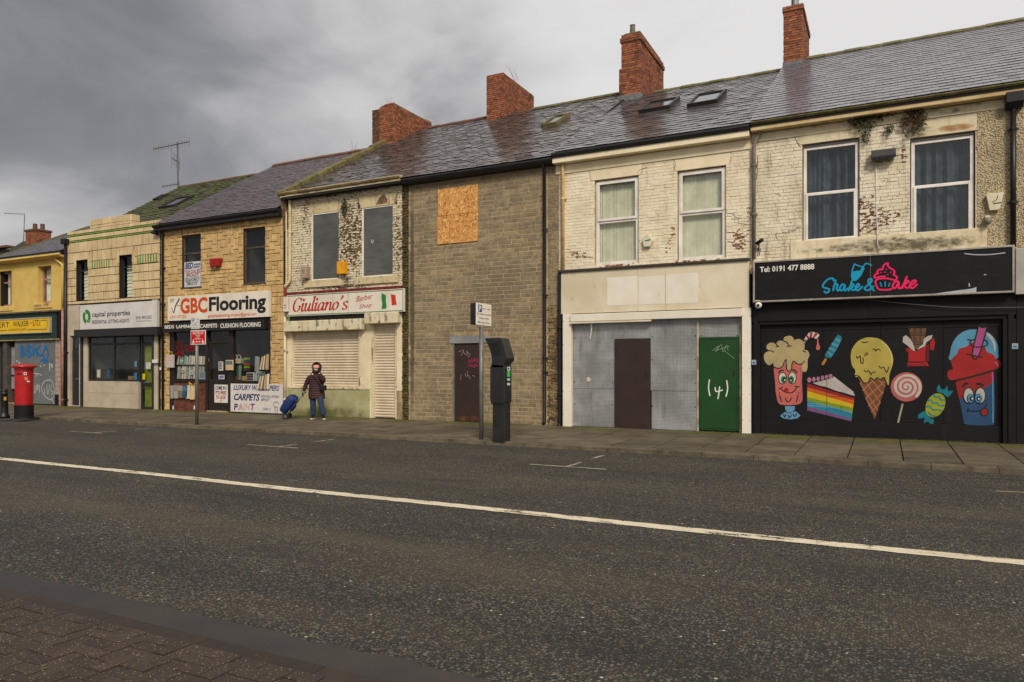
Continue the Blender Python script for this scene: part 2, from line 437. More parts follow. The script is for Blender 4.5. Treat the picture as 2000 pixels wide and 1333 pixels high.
class Roof:
    def __init__(s, x0, x1, ye, ze, yr, zr):
        s.x0, s.x1, s.ye, s.ze, s.yr, s.zr = x0, x1, ye, ze, yr, zr
        s.p = math.atan2(zr-ze, yr-ye); s.S = math.hypot(zr-ze, yr-ye)
    def at(s, x, v, up=0):                   # v metres up the slope
        return Vector((x, s.ye+v*math.cos(s.p)-up*math.sin(s.p), s.ze+v*math.sin(s.p)+up*math.cos(s.p)))
    def hit(s, px, py):                      # pixel -> x, v on the slope
        d = ray(px, py); k = math.tan(s.p)
        t = (s.ze-CH-k*s.ye)/(d.z-k*d.y); return d.x*t, (d.y*t-s.ye)/math.cos(s.p)
_us = bpy.data.meshes.new('slate')
_us.from_pydata([(-.5,0,0),(.5,0,0),(.5,1,0),(-.5,1,0),(-.5,0,1),(.5,0,1),(.5,1,1),(-.5,1,1)], [], [(4,5,6,7),(0,1,5,4),(1,2,6,5),(2,3,7,6),(3,0,4,7)]); _us.update()
def slates(roof, part, w, gauge, th, mat, limit=300, skew=0, ragged=.01, name='slate', uneven=.004, skip=None, left=None, right=None):
    L = []; k = 0; v = 0
    while v < roof.S-.05:
        g = min(gauge, roof.S-v); x = roof.x0-(w/2 if k % 2 else 0)+random.uniform(-.015, .015)
        while x < roof.x1-.01:
            a, b = max(x, roof.x0), min(x+w, roof.x1); x += w
            if b-a < .03: continue
            if skip and skip((a+b)/2, v+g/2): continue
            L.append((a, b, v, g))
        v += gauge; k += 1
    L.sort(key=lambda q: near(*roof.at((q[0]+q[1])/2, q[2])))
    rest = MB(); tl = th/gauge*1.25
    um = with_mat(_us, mat)
    for i, (a, b, v, g) in enumerate(L):
        up = .012+random.uniform(-.5, .5)*uneven; p = roof.at((a+b)/2, v+random.uniform(-ragged, ragged), up+th*1.1)
        ang = roof.p-tl+random.gauss(0, uneven*1.2); rz = random.gauss(0, ragged*.5); ry = random.gauss(0, uneven*1.2)
        s = (b-a-.006, g*1.18, th)
        if i < limit:
            o = bpy.data.objects.new(name, um); COL.objects.link(o); o.parent = part
            o.location = p; o.rotation_euler = (ang, ry, rz); o.scale = s
        else:
            mt = Matrix.Translation(p) @ Matrix.Rotation(rz, 4, 'Z') @ Matrix.Rotation(ry, 4, 'Y') @ Matrix.Rotation(ang, 4, 'X')
            rest.add([mt @ Vector((q.co.x*s[0], q.co.y*s[1], q.co.z*s[2])) for q in _us.vertices], [tuple(f.vertices) for f in _us.polygons])
    if rest.v: rest.build(name+'s', mat, part, fix=False, kind='stuff')
def roofdeck(roof, mat, parent, name='roof', over=0):
    """closed roof body: front and rear slopes with gable ends"""
    d = roof.yr-roof.ye; b = MB()
    b.prismx([(roof.ye, roof.ze-.05), (roof.yr, roof.zr-.0), (roof.yr+d, roof.ze-.05), (roof.yr+d, roof.ze-.25), (roof.ye, roof.ze-.12)], roof.x0, roof.x1)
    return b.build(name, mat, parent)
def chimney(parent, x0, x1, y0, y1, zb, zt, bmat, mmat, corbel=True, seed=3, skipmat=None, limit=300, L=.225, H=.075, bond='head'):
    core = MB().box(x0+.012, x1-.012, y0+.012, y1-.012, zb, zt-.01).build('chimney', mmat, parent)
    it = [(r, y0+.012, 'front') for r in courses(x0, x1, zb, zt, L, H, .011, bond=bond, seed=seed, vary=.05)]
    it += [(r, x1-.012, 'right') for r in courses(y0, y1, zb, zt, L, H, .011, bond=bond, seed=seed+1, vary=.05)]
    it += [(r, x0+.012, 'left') for r in courses(y0, y1, zb, zt, L, H, .011, bond=bond, seed=seed+2, vary=.05)]
    layi(core, 'brick', it, .014, bmat, limit, jit=.35)
    return core
def facing(px, y=FY): return P(px, 700, y)[0]
# ================================================================== materials of the street
def asphalt():
    T = NT('asphalt')
    v = T.n('ShaderNodeTexVoronoi', feature='F1'); v.inputs['Scale'].default_value = 48; v.inputs['Randomness'].default_value = 1; T.l(T.pos, v.inputs['Vector'])
    v2 = T.n('ShaderNodeTexVoronoi', feature='F1'); v2.inputs['Scale'].default_value = 105; T.l(T.pos, v2.inputs['Vector'])
    sx = T.n('ShaderNodeSeparateColor'); T.l(v.outputs['Color'], sx.inputs[0])
    sx2 = T.n('ShaderNodeSeparateColor'); T.l(v2.outputs['Color'], sx2.inputs[0])
    cover = T.math('ADD', sx.outputs[0], T.math('MULTIPLY', T.math('SUBTRACT', T.noise(.9, 5), .5), 1.1))
    chip = T.math('MULTIPLY', T.step(v.outputs['Distance'], .62, .36), T.step(cover, .34, .44))
    chip2 = T.math('MULTIPLY', T.step(v2.outputs['Distance'], .6, .3), T.step(sx2.outputs[0], .66, .72))
    cc = T.mix(sx.outputs[1], rgb(76, 73, 64), rgb(116, 111, 97))
    cc = T.mix(T.step(sx.outputs[2], .72, .8), cc, rgb(82, 70, 54))
    cc = T.mix(T.step(sx.outputs[2], .9965, .998), cc, rgb(190, 180, 160))
    binder = T.mix(T.noise(3, 4), rgb(34, 32, 30), rgb(45, 42, 38))
    c = T.mix(T.math('MAXIMUM', chip, T.math('MULTIPLY', chip2, .7)), binder, cc)
    # tyre-polished bands and brown dust along the road
    dust = T.step(T.noise((.22, 1.1, 1), 6, .62, .6), .48, .70)
    c = T.mix(T.math('MULTIPLY', dust, .24), c, rgb(88, 78, 62))
    dark = T.step(T.noise((.35, 1.7, 1), 5, .6, .4), .52, .68)
    c = T.mix(T.math('MULTIPLY', dark, .4), c, rgb(34, 32, 30))
    sy = T.n('ShaderNodeSeparateXYZ'); T.l(T.pos, sy.inputs[0])
    for yc, hw, col, am in ((5.3, .75, rgb(90, 79, 62), .42), (9.6, .8, rgb(88, 78, 63), .3), (4.1, .5, rgb(32, 30, 28), .35), (6.5, .5, rgb(34, 32, 30), .4), (8.4, .5, rgb(34, 32, 30), .35), (11.2, .7, rgb(34, 32, 30), .35)):   # worn lanes
        f = T.step(T.math('ABSOLUTE', T.math('SUBTRACT', sy.outputs[1], T.math('ADD', T.math('MULTIPLY', T.noise((.12, .5, 1), 4), .9), yc-.45))), hw, 0.)
        c = T.mix(T.math('MULTIPLY', T.math('MULTIPLY', f, am), T.step(T.noise((.5, 1.6, 1), 5), .25, .7)), c, col)
    T.put(c, T.b.inputs['Base Color']); T.b.inputs['Roughness'].default_value = .78; T.b.inputs['Specular IOR Level'].default_value = .32
    b = T.n('ShaderNodeBump'); b.inputs['Strength'].default_value = .75; b.inputs['Distance'].default_value = .006
    T.l(T.math('ADD', chip, T.math('MULTIPLY', T.noise(160, 3), .5)), b.inputs['Height']); T.l(b.outputs[0], T.b.inputs['Normal'])
    return T.m
MAS = asphalt()
def speckled():
    T = NT('speckled_paver')
    v = T.n('ShaderNodeTexVoronoi', feature='F1'); v.inputs['Scale'].default_value = 120; T.l(T.pos, v.inputs['Vector'])
    sx = T.n('ShaderNodeSeparateColor'); T.l(v.outputs['Color'], sx.inputs[0])
    g = T.math('ADD', T.math('MULTIPLY', T.rnd(), .5), .75)
    base = T.mix(T.noise(9, 5), rgb(50, 39, 31), rgb(60, 48, 37))
    x = T.n('ShaderNodeVectorMath', operation='SCALE'); T.l(base, x.inputs[0]); T.l(g, x.inputs['Scale'])
    sp = T.math('MULTIPLY', T.step(v.outputs['Distance'], .5, .26), T.step(sx.outputs[0], .91, .925))
    sc_ = T.mix(sx.outputs[1], rgb(205, 140, 60), rgb(225, 205, 170))
    c = T.mix(T.math('MULTIPLY', sp, .6), x.outputs[0], sc_)
    c = T.mix(T.math('MULTIPLY', T.step(T.noise(1.4, 5), .5, .68), .5), c, rgb(48, 40, 34))
    T.put(c, T.b.inputs['Base Color']); T.b.inputs['Roughness'].default_value = .7
    b = T.n('ShaderNodeBump'); b.inputs['Strength'].default_value = .5; b.inputs['Distance'].default_value = .003; T.l(T.noise(120, 4), b.inputs['Height']); T.l(b.outputs[0], T.b.inputs['Normal'])
    return T.m
MPV = speckled()
MTAR = M('tar_channel', rgb(50, 47, 46), rgb(60, 54, 50), rough=.6, rnd=0, bump=.35, bscale=90, bdist=.003, nscale=2)
MKN = M('near_kerb', rgb(58, 46, 37), rgb(48, 42, 38), rough=.7, bscale=70, bump=.5, rnd=.15, stains=[dict(s=60, lo=.66, hi=.7, c=rgb(150, 110, 60), a=.5)])
MGRD = M('ground_fill', rgb(62, 56, 48), rough=.9, rnd=0, bump=0)
moss_edge = dict(s=(2.2, 2.2, 2.2), lo=.60, hi=.95, c=rgb(92, 92, 36), a=.75, k=.7)
MSLAB = M('paving_slab', rgb(100, 90, 72), rgb(78, 70, 56), rough=.72, nscale=2.3, rnd=.24, bump=.45, bscale=38, bdist=.003,
          stains=[dict(s=1.1, lo=.55, hi=.7, c=rgb(58, 51, 41), a=.6), dict(s=30, lo=.68, hi=.75, c=rgb(120, 108, 84), a=.5)])
MSLABM = M('paving_slab_mossy', rgb(86, 78, 50), rgb(74, 72, 38), rough=.75, nscale=3.3, rnd=.15, bump=.5, bscale=38, bdist=.004,
          stains=[dict(s=4, lo=.46, hi=.62, c=rgb(94, 96, 34), a=.75)])
MJOINT = M('paving_joint', rgb(34, 31, 25), rough=.9, rnd=0, bump=.3)
MKERB = M('kerbstone', rgb(104, 94, 75), rgb(80, 71, 57), rough=.75, rnd=.16, bump=.6, bscale=30, bdist=.006,
          stains=[dict(s=(9, 9, 14), lo=.6, hi=.72, c=rgb(122, 110, 84), a=.55), dict(s=2, lo=.52, hi=.7, c=rgb(46, 42, 36), a=.6)])
def worn_line(name, col, lo, hi):
    T = NT(name)
    v = T.n('ShaderNodeTexVoronoi', feature='F1'); v.inputs['Scale'].default_value = 62; T.l(T.pos, v.inputs['Vector'])
    c = T.mix(T.noise(5, 5), col, tuple(x*.8 for x in col[:3])+(1,))
    c = T.mix(T.math('MULTIPLY', T.step(T.noise((.6, 9, 1), 6, .7), .5, .66), .35), c, rgb(120, 104, 80))
    w = T.math('ADD', T.noise((2.5, 7, 1), 8, .72), T.math('MULTIPLY', v.outputs['Distance'], .16))
    f = T.step(w, lo, hi)
    c = T.mix(f, c, rgb(58, 53, 46))
    T.put(c, T.b.inputs['Base Color']); T.b.inputs['Roughness'].default_value = .7
    b = T.n('ShaderNodeBump'); b.inputs['Strength'].default_value = .4; b.inputs['Distance'].default_value = .004; T.l(T.math('SUBTRACT', T.noise(90, 4), f), b.inputs['Height']); T.l(b.outputs[0], T.b.inputs['Normal'])
    return T.m
MLINE = worn_line('worn_road_paint', rgb(218, 204, 176), .635, .69)
MBAY = worn_line('faded_bay_paint', rgb(164, 154, 130), .58, .70)
# ================================================================== ground, road, pavements
KY, KH, KW = 13.46, .085, .30
MB().quad((-600, -600, -.06), (600, -600, -.06), (600, 600, -.06), (-600, 600, -.06)).build('ground', MGRD, kind='structure')
road = MB().quad((-140, 3.3, 0), (60, 3.3, 0), (60, KY+.02, 0), (-140, KY+.02, 0)).build('road', MAS, kind='structure')
# tarred channel with a ragged edge over the road
b = MB(); xs = np.linspace(-40, 12, 700); r2 = random.Random(3)
far = []; dv_ = 0
for x in xs:
    dv_ = .6*dv_+r2.uniform(-.022, .022); far.append((x, 3.34+dv_, .006))
for i in range(len(xs)-1):
    b.quad((xs[i], 3.04, .006), (xs[i+1], 3.04, .006), far[i+1], far[i])
b.build('tar_channel', MTAR, road)
# centre line with eaten edges
b = MB(); xs = np.linspace(-60, 12, 1400); pa = pb = 0; ea = []; eb = []
for x in xs:
    pa = .55*pa+r2.uniform(-.008, .008); pb = .55*pb+r2.uniform(-.008, .008)
    wob = .03*math.sin(x*.33)+.015*math.sin(x*1.1)
    ea.append((x, 7.29+wob+pa, .005)); eb.append((x, 7.485+wob+pb, .005))
for i in range(len(xs)-1): b.quad(ea[i], ea[i+1], eb[i+1], eb[i])
b.build('centre_line', MLINE, road)
def bay(p0, p1, w=.075, name='bay_marking'):
    a = Vector((*G(*p0, 0), .0045)); c = Vector((*G(*p1, 0), .0045)); d = (c-a); n = Vector((-d.y, d.x, 0)).normalized()*w/2
    m = 14; b = MB(); L = []; Q = []
    for i in range(m+1):
        q = a+d*(i/m); j = r2.uniform(-.008, .008); L.append(q+n*(1+j*9)); Q.append(q-n*(1-j*9))
    b.add(L+Q, [(i, i+1, i+m+2, i+m+1) for i in range(m)]); b.build(name, MBAY, road)
def bay_set(l0, l1, s0, s1, d0, d1):
    y = (G(*l0, 0)[1]+G(*l1, 0)[1])/2
    def ln(xa, ya, xb, yb, z=.0045, w=.075):
        m = 16; b = MB(); L = []; Q = []; d = Vector((xb-xa, yb-ya)); n = Vector((-d.y, d.x)).normalized()*w/2
        for i in range(m+1):
            q = Vector((xa, ya))+d*(i/m); j = r2.uniform(-.1, .1); k = r2.uniform(-.1, .1)
            L.append((*(q+n*(1+j)), z)); Q.append((*(q-n*(1+k)), z))
        b.add(L+Q, [(i, i+m+1, i+m+2, i+1) for i in range(m)]); b.build('bay_marking', MBAY, road)
    ln(G(*l0, 0)[0], y, G(*l1, 0)[0], y)
    xs_ = (G(*s0, 0)[0]+G(*s1, 0)[0])/2
    ln(xs_, y+.04, xs_, G(*s1, 0)[1], .0049)
    xd = (G(*d0, 0)[0]+G(*d1, 0)[0])/2
    ln(xs_, G(*d0, 0)[1], xs_, G(*d1, 0)[1], .0049)
bay_set((1033, 908), (1185, 917), (1105, 912), (1137, 904), (1165, 897), (1192, 891))
bay_set((485, 869), (580, 876), (545, 873.5), (577, 868), (625, 864.5), (663, 859.5))
bay_set((135, 843), (200, 847), (195, 846), (219, 842), (265, 839.5), (305, 836.5))
bay((1945, 960), (2030, 964), .05)
# near side: flush kerb and herringbone pavers
nb = MB().box(-40, 12, -6, 3.05, -.05, .012).build('near_pavement', MJOINT, kind='structure')
x = -9.0
while x < 3:
    l = .9; MB().box(x, x+l-.008, 2.925, 3.05, -.02, .024+r2.uniform(-.003, .003)).build('kerbstone', MKN, nb, bevel=.008); x += l
PVm = bpy.data.meshes.new('paver'); _b = bmesh.new(); bmesh.ops.create_cube(_b, size=1)
bmesh.ops.bevel(_b, geom=[e for e in _b.edges if all(v.co.z > 0 for v in e.verts)], offset=.03, segments=1, affect='EDGES'); _b.to_mesh(PVm); _b.free(); PVm.materials.append(MPV)
u = .1; cells = []
for i in range(-70, 5):
    for k in range(0, 26):
        s = (i-k) % 4
        if s == 0: cells.append((i*u+u, 2.92-k*u-u/2, 2*u, u))
        elif s == 3: cells.append((i*u+u/2, 2.92-k*u-u, u, 2*u))
for i in range(-70, 5):
    if (i+1) % 4 == 3: cells.append((i*u+u/2, 2.92-u/2, u, u))
rest = MB(); kept = 0
cells = [c for c in cells if c[1]+c[3]/2 < 2.925]
def vis(c):
    x, y = c[0], c[1]; f = -sn*x+cs*y; r_ = cs*x+sn*y
    return f > .4 and abs(r_/f) < .74 and CH/f*CF < 650
cells.sort(key=lambda c: (not vis(c), near(c[0], c[1], 0)))
for n_, (x, y, w, l) in enumerate(cells):
    z = .018+r2.uniform(-.0035, .0035)
    if n_ < 300:
        o = bpy.data.objects.new('paver', PVm); COL.objects.link(o); o.parent = nb; o.location = (x, y, z); o.scale = (w-.006, l-.006, .03); o.rotation_euler = (r2.gauss(0, .006), r2.gauss(0, .006), r2.gauss(0, .006))
    else: rest.box(x-w/2+.003, x+w/2-.003, y-l/2+.003, y+l/2-.003, 0, z+.013)
rest.build('pavers', MPV, nb, fix=False, kind='stuff')
# far side: kerb and slab pavement
def pz(y): return KH+(PZ-KH)*(y-KY-KW)/(FY-KY-KW)
fp = MB().add([(-140, KY+.05, -.05), (60, KY+.05, -.05), (60, FY+.6, -.05), (-140, FY+.6, -.05), (-140, KY+.05, KH-.035), (60, KY+.05, KH-.035), (60, FY+.6, PZ-.012), (-140, FY+.6, PZ-.012)],
    [(0,3,2,1),(4,5,6,7),(0,1,5,4),(1,2,6,5),(2,3,7,6),(3,0,4,7)]).build('far_pavement', MJOINT, kind='structure')
_b = bmesh.new(); bmesh.ops.create_cube(_b, size=1)
bmesh.ops.bevel(_b, geom=[e for e in _b.edges if all(v.co.z > 0 for v in e.verts)], offset=.02, segments=1, affect='EDGES')
SLm = bpy.data.meshes.new('slab'); _b.to_mesh(SLm); _b.free()
kx = -46.0; n_ = 0
KBm = with_mat(SLm, MKERB)
while kx < 9:
    l = .915; o = bpy.data.objects.new('kerbstone', KBm); COL.objects.link(o); o.parent = fp
    drop = 0
    o.location = (kx+l/2, KY+KW/2+r2.uniform(-.008, .008), KH-.10+r2.uniform(-.004, .004)); o.scale = (l-.01, KW, .2); o.rotation_euler = (r2.gauss(0, .008), 0, r2.gauss(0, .004)); kx += l
slope = math.atan2(PZ-KH, FY-KY-KW)
cx = -41.0; rest = MB(); slabs = []
while cx < 9:
    w = .86; y = KY+KW+.03
    first = r2.choice([.45, .62, .75, .9]); l = first
    while y < FY-.02:
        l = min(l, FY-.01-y)
        if l > .06: slabs.append((cx+w/2, y+l/2, w, l))
        y += l; l = r2.choice([.6, .75, .6, .9])
    cx += w
slabs.sort(key=lambda c: near(c[0], c[1], 0))
for n_, (x, y, w, l) in enumerate(slabs):
    m = MSLABM if y > FY-.75 and r2.random() < .75 else MSLAB
    z = pz(y)-.03+r2.uniform(-.004, .004)
    if n_ < 300:
        o = bpy.data.objects.new('paving_slab', with_mat(SLm, m)); COL.objects.link(o); o.parent = fp
        o.location = (x, y, z); o.scale = (w-.024, l-.040, .06); o.rotation_euler = (slope+r2.gauss(0, .003), r2.gauss(0, .003), r2.gauss(0, .002))
    else: rest.box(x-w/2+.006, x+w/2-.006, y-l/2+.006, y+l/2-.006, z-.03, z+.03)
if rest.v: rest.build('paving_slabs', MSLAB, fp, fix=False, kind='stuff')
# ================================================================== shared building materials
K = 1.0
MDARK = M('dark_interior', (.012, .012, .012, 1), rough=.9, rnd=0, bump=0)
MUPVC = M('white_frame', rgb(232, 225, 216), rgb(208, 199, 188), rough=.45, rnd=0, bump=.1, nscale=3)
MBLK = M('black_paint', rgb(25, 24, 24), rgb(20, 19, 19), rough=.6, spec=.18, rnd=0, bump=.15, bscale=14, bdist=.003, nscale=1.6,
         stains=[dict(s=(5, 5, 1.2), lo=.58, hi=.75, c=rgb(38, 36, 34), a=.5)])
MBLKP = M('black_pipe', rgb(30, 29, 29), rough=.4, rnd=0, bump=.1)
MGUT = M('dark_gutter', rgb(28, 27, 27), rgb(40, 38, 36), rough=.5, rnd=0, bump=.15, stains=[dict(s=5, lo=.6, hi=.75, c=rgb(70, 66, 56), a=.5)])
MLEAD = M('lead', rgb(120, 120, 120), rgb(92, 92, 92), rough=.5, rnd=0, bump=.4, bscale=12)
MMOSSY = M('mossy_stone', rgb(120, 108, 74), rgb(78, 72, 44), rough=.9, nscale=5, rnd=.1, bump=.8, bscale=20, bdist=.012, stains=[dict(s=7, lo=.5, hi=.62, c=rgb(92, 98, 36), a=.85), dict(s=11, lo=.6, hi=.7, c=rgb(44, 40, 28), a=.8)])
MSTONE = M('weathered_stone', rgb(168, 148, 108), rgb(128, 110, 78), rough=.85, nscale=4, rnd=.08, bump=.6, bscale=28, bdist=.006, stains=[dict(s=3.2, lo=.54, hi=.68, c=rgb(84, 72, 48), a=.75)])
MDECK = M('roof_underlay', rgb(30, 27, 26), rough=.9, rnd=0, bump=0)
def slate(name, c1, c2, rough, rnd=.16, moss=None, spec=.55):
    st = [dict(s=1.5, lo=.55, hi=.72, c=tuple(x*.55 for x in c1[:3])+(1,), a=.7, rough=rough+.16)]
    if moss: st.append(dict(s=moss[0], lo=moss[1], hi=moss[1]+.09, c=moss[2], a=.9, rough=.9))
    return M(name, c1, c2, rough=rough*.62, spec=1.0, nscale=6, rnd=rnd, bump=.05, bscale=9, bdist=.003, stains=st, rvar=.10)
MSL6 = slate('slate_grey', rgb(112, 108, 111), rgb(92, 89, 93), .36, .10)
MSL5 = slate('slate_brown_grey', rgb(92, 85, 84), rgb(70, 64, 63), .30, .20)
MSL4 = slate('slate_old_brown', rgb(92, 81, 77), rgb(68, 59, 55), .32, .26, (2.2, .62, rgb(82, 76, 42)))
MSL2 = slate('slate_purple', rgb(100, 87, 89), rgb(76, 66, 68), .42, .22)
MSL1 = M('mossy_roof_tile', rgb(84, 76, 60), rgb(58, 54, 40), rough=.85, rnd=.3, nscale=3, bump=.6, bscale=16, bdist=.01, stains=[dict(s=2.6, lo=.44, hi=.6, c=rgb(72, 92, 42), a=.85), dict(s=(3, 3, 3), lo=.62, hi=.68, c=rgb(104, 148, 84), a=.8)])
MBR = M('chimney_brick', rgb(158, 94, 62), rgb(108, 68, 50), rough=.85, nscale=9, rnd=.36, bump=.6, bscale=50, bdist=.005, stains=[dict(s=2.0, lo=.54, hi=.68, c=rgb(58, 42, 34), a=.75), dict(s=14, lo=.62, hi=.7, c=rgb(186, 104, 58), a=.7)])
MBR2 = M('red_brick', rgb(112, 58, 42), rgb(84, 44, 34), rough=.85, nscale=9, rnd=.3, bump=.6, bscale=50, bdist=.005, stains=[dict(s=3, lo=.56, hi=.68, c=rgb(46, 36, 30), a=.6)])
MMORT = M('old_mortar', rgb(132, 116, 88), rgb(92, 78, 58), rough=.95, rnd=0, bump=.6, bscale=60)
MGL = glass('window_glass', (.95, .97, .965, 1), .03)
MGLD = glass('shop_glass', (.94, .955, .95, 1), .025)
MGALV = M('galvanised_post', rgb(128, 126, 120), rgb(104, 103, 99), rough=.5, metal=.4, rnd=0, bump=.2, bscale=20)
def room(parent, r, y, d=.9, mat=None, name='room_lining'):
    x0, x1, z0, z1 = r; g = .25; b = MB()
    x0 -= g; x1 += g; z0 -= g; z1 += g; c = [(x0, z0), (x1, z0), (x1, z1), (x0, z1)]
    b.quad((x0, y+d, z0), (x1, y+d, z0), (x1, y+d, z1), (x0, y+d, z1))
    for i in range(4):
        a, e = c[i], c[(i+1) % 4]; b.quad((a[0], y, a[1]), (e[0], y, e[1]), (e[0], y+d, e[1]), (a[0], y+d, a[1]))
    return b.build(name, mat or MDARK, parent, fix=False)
def curtain(parent, r, y, mat, folds=9, amp=.03, name='curtain', seed=1):
    rr = random.Random(seed); x0, x1, z0, z1 = r; n = folds*8; b = MB(); ph = rr.uniform(0, 6); v = []
    for i in range(n+1):
        t = i/n; yy = y+amp*(math.sin(t*folds*4.1+ph+2.2*math.sin(t*7+ph))*(.5+.8*abs(math.sin(t*5.3+ph)))+.4*math.sin(t*folds*11+ph))
        v += [(x0+(x1-x0)*t, yy, z0), (x0+(x1-x0)*t, yy, z1)]
    b.add(v, [(2*i, 2*i+2, 2*i+3, 2*i+1) for i in range(n)]); return b.build(name, mat, parent, smooth=True, fix=False)
def strips(parent, r, y, mat, n=10, name='blind_slat', gap=.006):
    w = (r[1]-r[0])/n
    for i in range(n):
        x = r[0]+i*w; t = random.uniform(-.012, .012)
        MB().add([(x-gap, y+.006+t*.4, r[2]), (x+w-gap/2, y-.010+t*.4, r[2]), (x+w-gap/2, y-.010+t*.4, r[3]), (x-gap, y+.006+t*.4, r[3])], [(0, 1, 2, 3)]).build(name, mat, parent, fix=False)
def eaves(parent, x0, x1, ze, gmat, fmat, gh=.09, fh=.12, gy=.30, bulge=True, fr=None, frz=.18):
    g = MB(); y0 = FY-gy
    g.prismx([(y0, ze-.01), (y0-.012, ze-gh*.4), (y0+.02, ze-gh*.85), (y0+.09, ze-gh), (y0+.15, ze-gh*.9), (y0+.16, ze-.01), (y0+.135, ze-.015), (y0+.09, ze-gh*.7), (y0+.03, ze-gh*.5), (y0+.02, ze-.01)], x0, x1)
    g.build('gutter', gmat, parent)
    if fmat:
        MB().box(x0+.01, x1-.01, FY-gy+.06, FY+.02, ze-gh-fh, ze-gh*.6).build('fascia', fmat, parent, bevel=.01)
    if fr: MB().box(x0+.012, x1-.012, FY-.035, FY+.02, ze-gh-fh-frz, ze-gh-fh-.012).build('frieze', fr, parent, bevel=.008)
def ridge(parent, roof, mat, l=.45, r=.11, z=.02, x0=None, x1=None, h=.10):
    x0 = roof.x0 if x0 is None else x0; x1 = roof.x1 if x1 is None else x1; n = max(1, round((x1-x0)/l)); l = (x1-x0)/n
    for i in range(n):
        a = x0+i*l; zz = roof.zr+z+random.uniform(-.008, .008)
        MB().prismx([(roof.yr-.17, zz-.075), (roof.yr-.165, zz-.045), (roof.yr, zz+h*.65), (roof.yr+.165, zz-.045), (roof.yr+.17, zz-.075), (roof.yr, zz+h*.3)], a+.004, a+l-.004).build('ridge_tile', mat, parent)
def velux(house, roof, pts, fmat, gmat, label):
    """roof window from its four picture corners (bottom-left, bottom-right, top-right, top-left)"""
    q = [roof.hit(*p) for p in pts]; x0 = (q[0][0]+q[3][0])/2; x1 = (q[1][0]+q[2][0])/2; v0 = (q[0][1]+q[1][1])/2; v1 = (q[2][1]+q[3][1])/2
    def fr(a, b, c, d, lo, hi):
        V = [roof.at(x, v, u_) for u_ in (lo, hi) for x, v in ((a, c), (b, c), (b, d), (a, d))]
        return V, [(0,3,2,1),(4,5,6,7),(0,1,5,4),(1,2,6,5),(2,3,7,6),(3,0,4,7)]
    m = MB(); t = .07
    for rr in ((x0, x1, v0, v0+t), (x0, x1, v1-t*1.6, v1), (x0, x0+t, v0+t, v1-t*1.6), (x1-t, x1, v0+t, v1-t*1.6)): m.add(*fr(*rr, .0, .13))
    w = m.build('skylight', fmat, house, bevel=.01); w['label'] = label
    MB().add(*fr(x0+t, x1-t, v0+t, v1-t*1.6, .06, .09)).build('pane', gmat, w)
MVG = M('skylight_glass', rgb(58, 62, 64), rough=.06, spec=.9, rnd=0, bump=0)
MVF = M('skylight_frame', rgb(44, 40, 38), rough=.45, rnd=0, bump=.1)
YE = FY-.26
# ================================================================== dessert shop (right)
def px6(a, b): return crop(1450, 160, 3.3333)(a, b)
X6a, X6b = facing(1470), facing(1984)
h6 = thing('shop_house', ((X6a+X6b)/2, FY, PZ), 'cream painted house above the black dessert shopfront, white windows with dark curtains', 'house')
ze6 = P(1734, 197, FY-.3)[1]; zr6 = P(1790, 74, FY+6.2)[1]
rf6 = Roof(X6a-.02, X6b+4.2, YE, ze6+.0, FY+6.2, zr6-.06)
c6 = crop(1450, 160, 3.3333)
z6s = P(1720, 498)[1]                        # top of shop sign
peel6 = [(*px6(850, 900), .55, .42, 0.308), (*px6(800, 800), .35, .3, 0.280), (*px6(1050, 480), .12, .3, 0.269), (*px6(40, 950), .15, .35, 0.252), (*px6(80, 540), .05, .3, 0.258), (*px6(970, 890), .35, .2, 0.308)]
dirt6 = [(*px6(900, 1070), 1.3, .22, .62), (*px6(1180, 1060), 1.3, .2, .66), (*px6(620, 1090), 1.0, .1, .5), (*px6(760, 250), .35, .35, .55), (*px6(1100, 300), .4, .4, .6), (*px6(880, 540), .25, .3, .38), (*px6(1300, 190), .8, .12, .45), (*px6(500, 270), 1.3, .14, .32), (*px6(1000, 420), .5, .5, .3), (*px6(1330, 170), 1.0, .16, .4)]
MP6 = M('cream_brick_paint', rgb(226, 215, 192), rgb(206, 193, 164), rough=.8, nscale=2.2, rnd=.05, bump=.55, bscale=26, bdist=.008,
        stains=[dict(s=(7, 7, .8), lo=.52, hi=.74, c=rgb(146, 130, 100), a=.75), dict(s=(10, 10, 17), blobs=peel6, k=1.6, lo=1.10, hi=1.14, c=rgb(104, 62, 48), h=1),
                dict(s=(7, 7, 9), blobs=dirt6, k=1.6, lo=.98, hi=1.6, c=rgb(66, 60, 42), a=.85), dict(s=(12, 12, 20), lo=.635, hi=.66, c=rgb(120, 94, 68), a=.85, h=1)])
MM6 = M('painted_joint', rgb(196, 178, 144), rgb(150, 130, 98), rough=.9, rnd=0, bump=.5, bscale=40, stains=[dict(s=(10, 10, 17), blobs=peel6, k=1.6, lo=1.02, hi=1.08, c=rgb(96, 76, 58)), dict(s=5, blobs=dirt6, k=.7, lo=.74, hi=.98, c=rgb(58, 54, 36), a=.9), dict(s=(6, 6, 6), lo=.6, hi=.66, c=rgb(92, 74, 54), a=.8)])
rust6 = [(*px6(560, 400), .62, .06, .6), (*px6(1390, 300), .52, .12, .62), (*px6(560, 215), .6, .05, .5), (*px6(1500, 90), .6, .06, .5)]
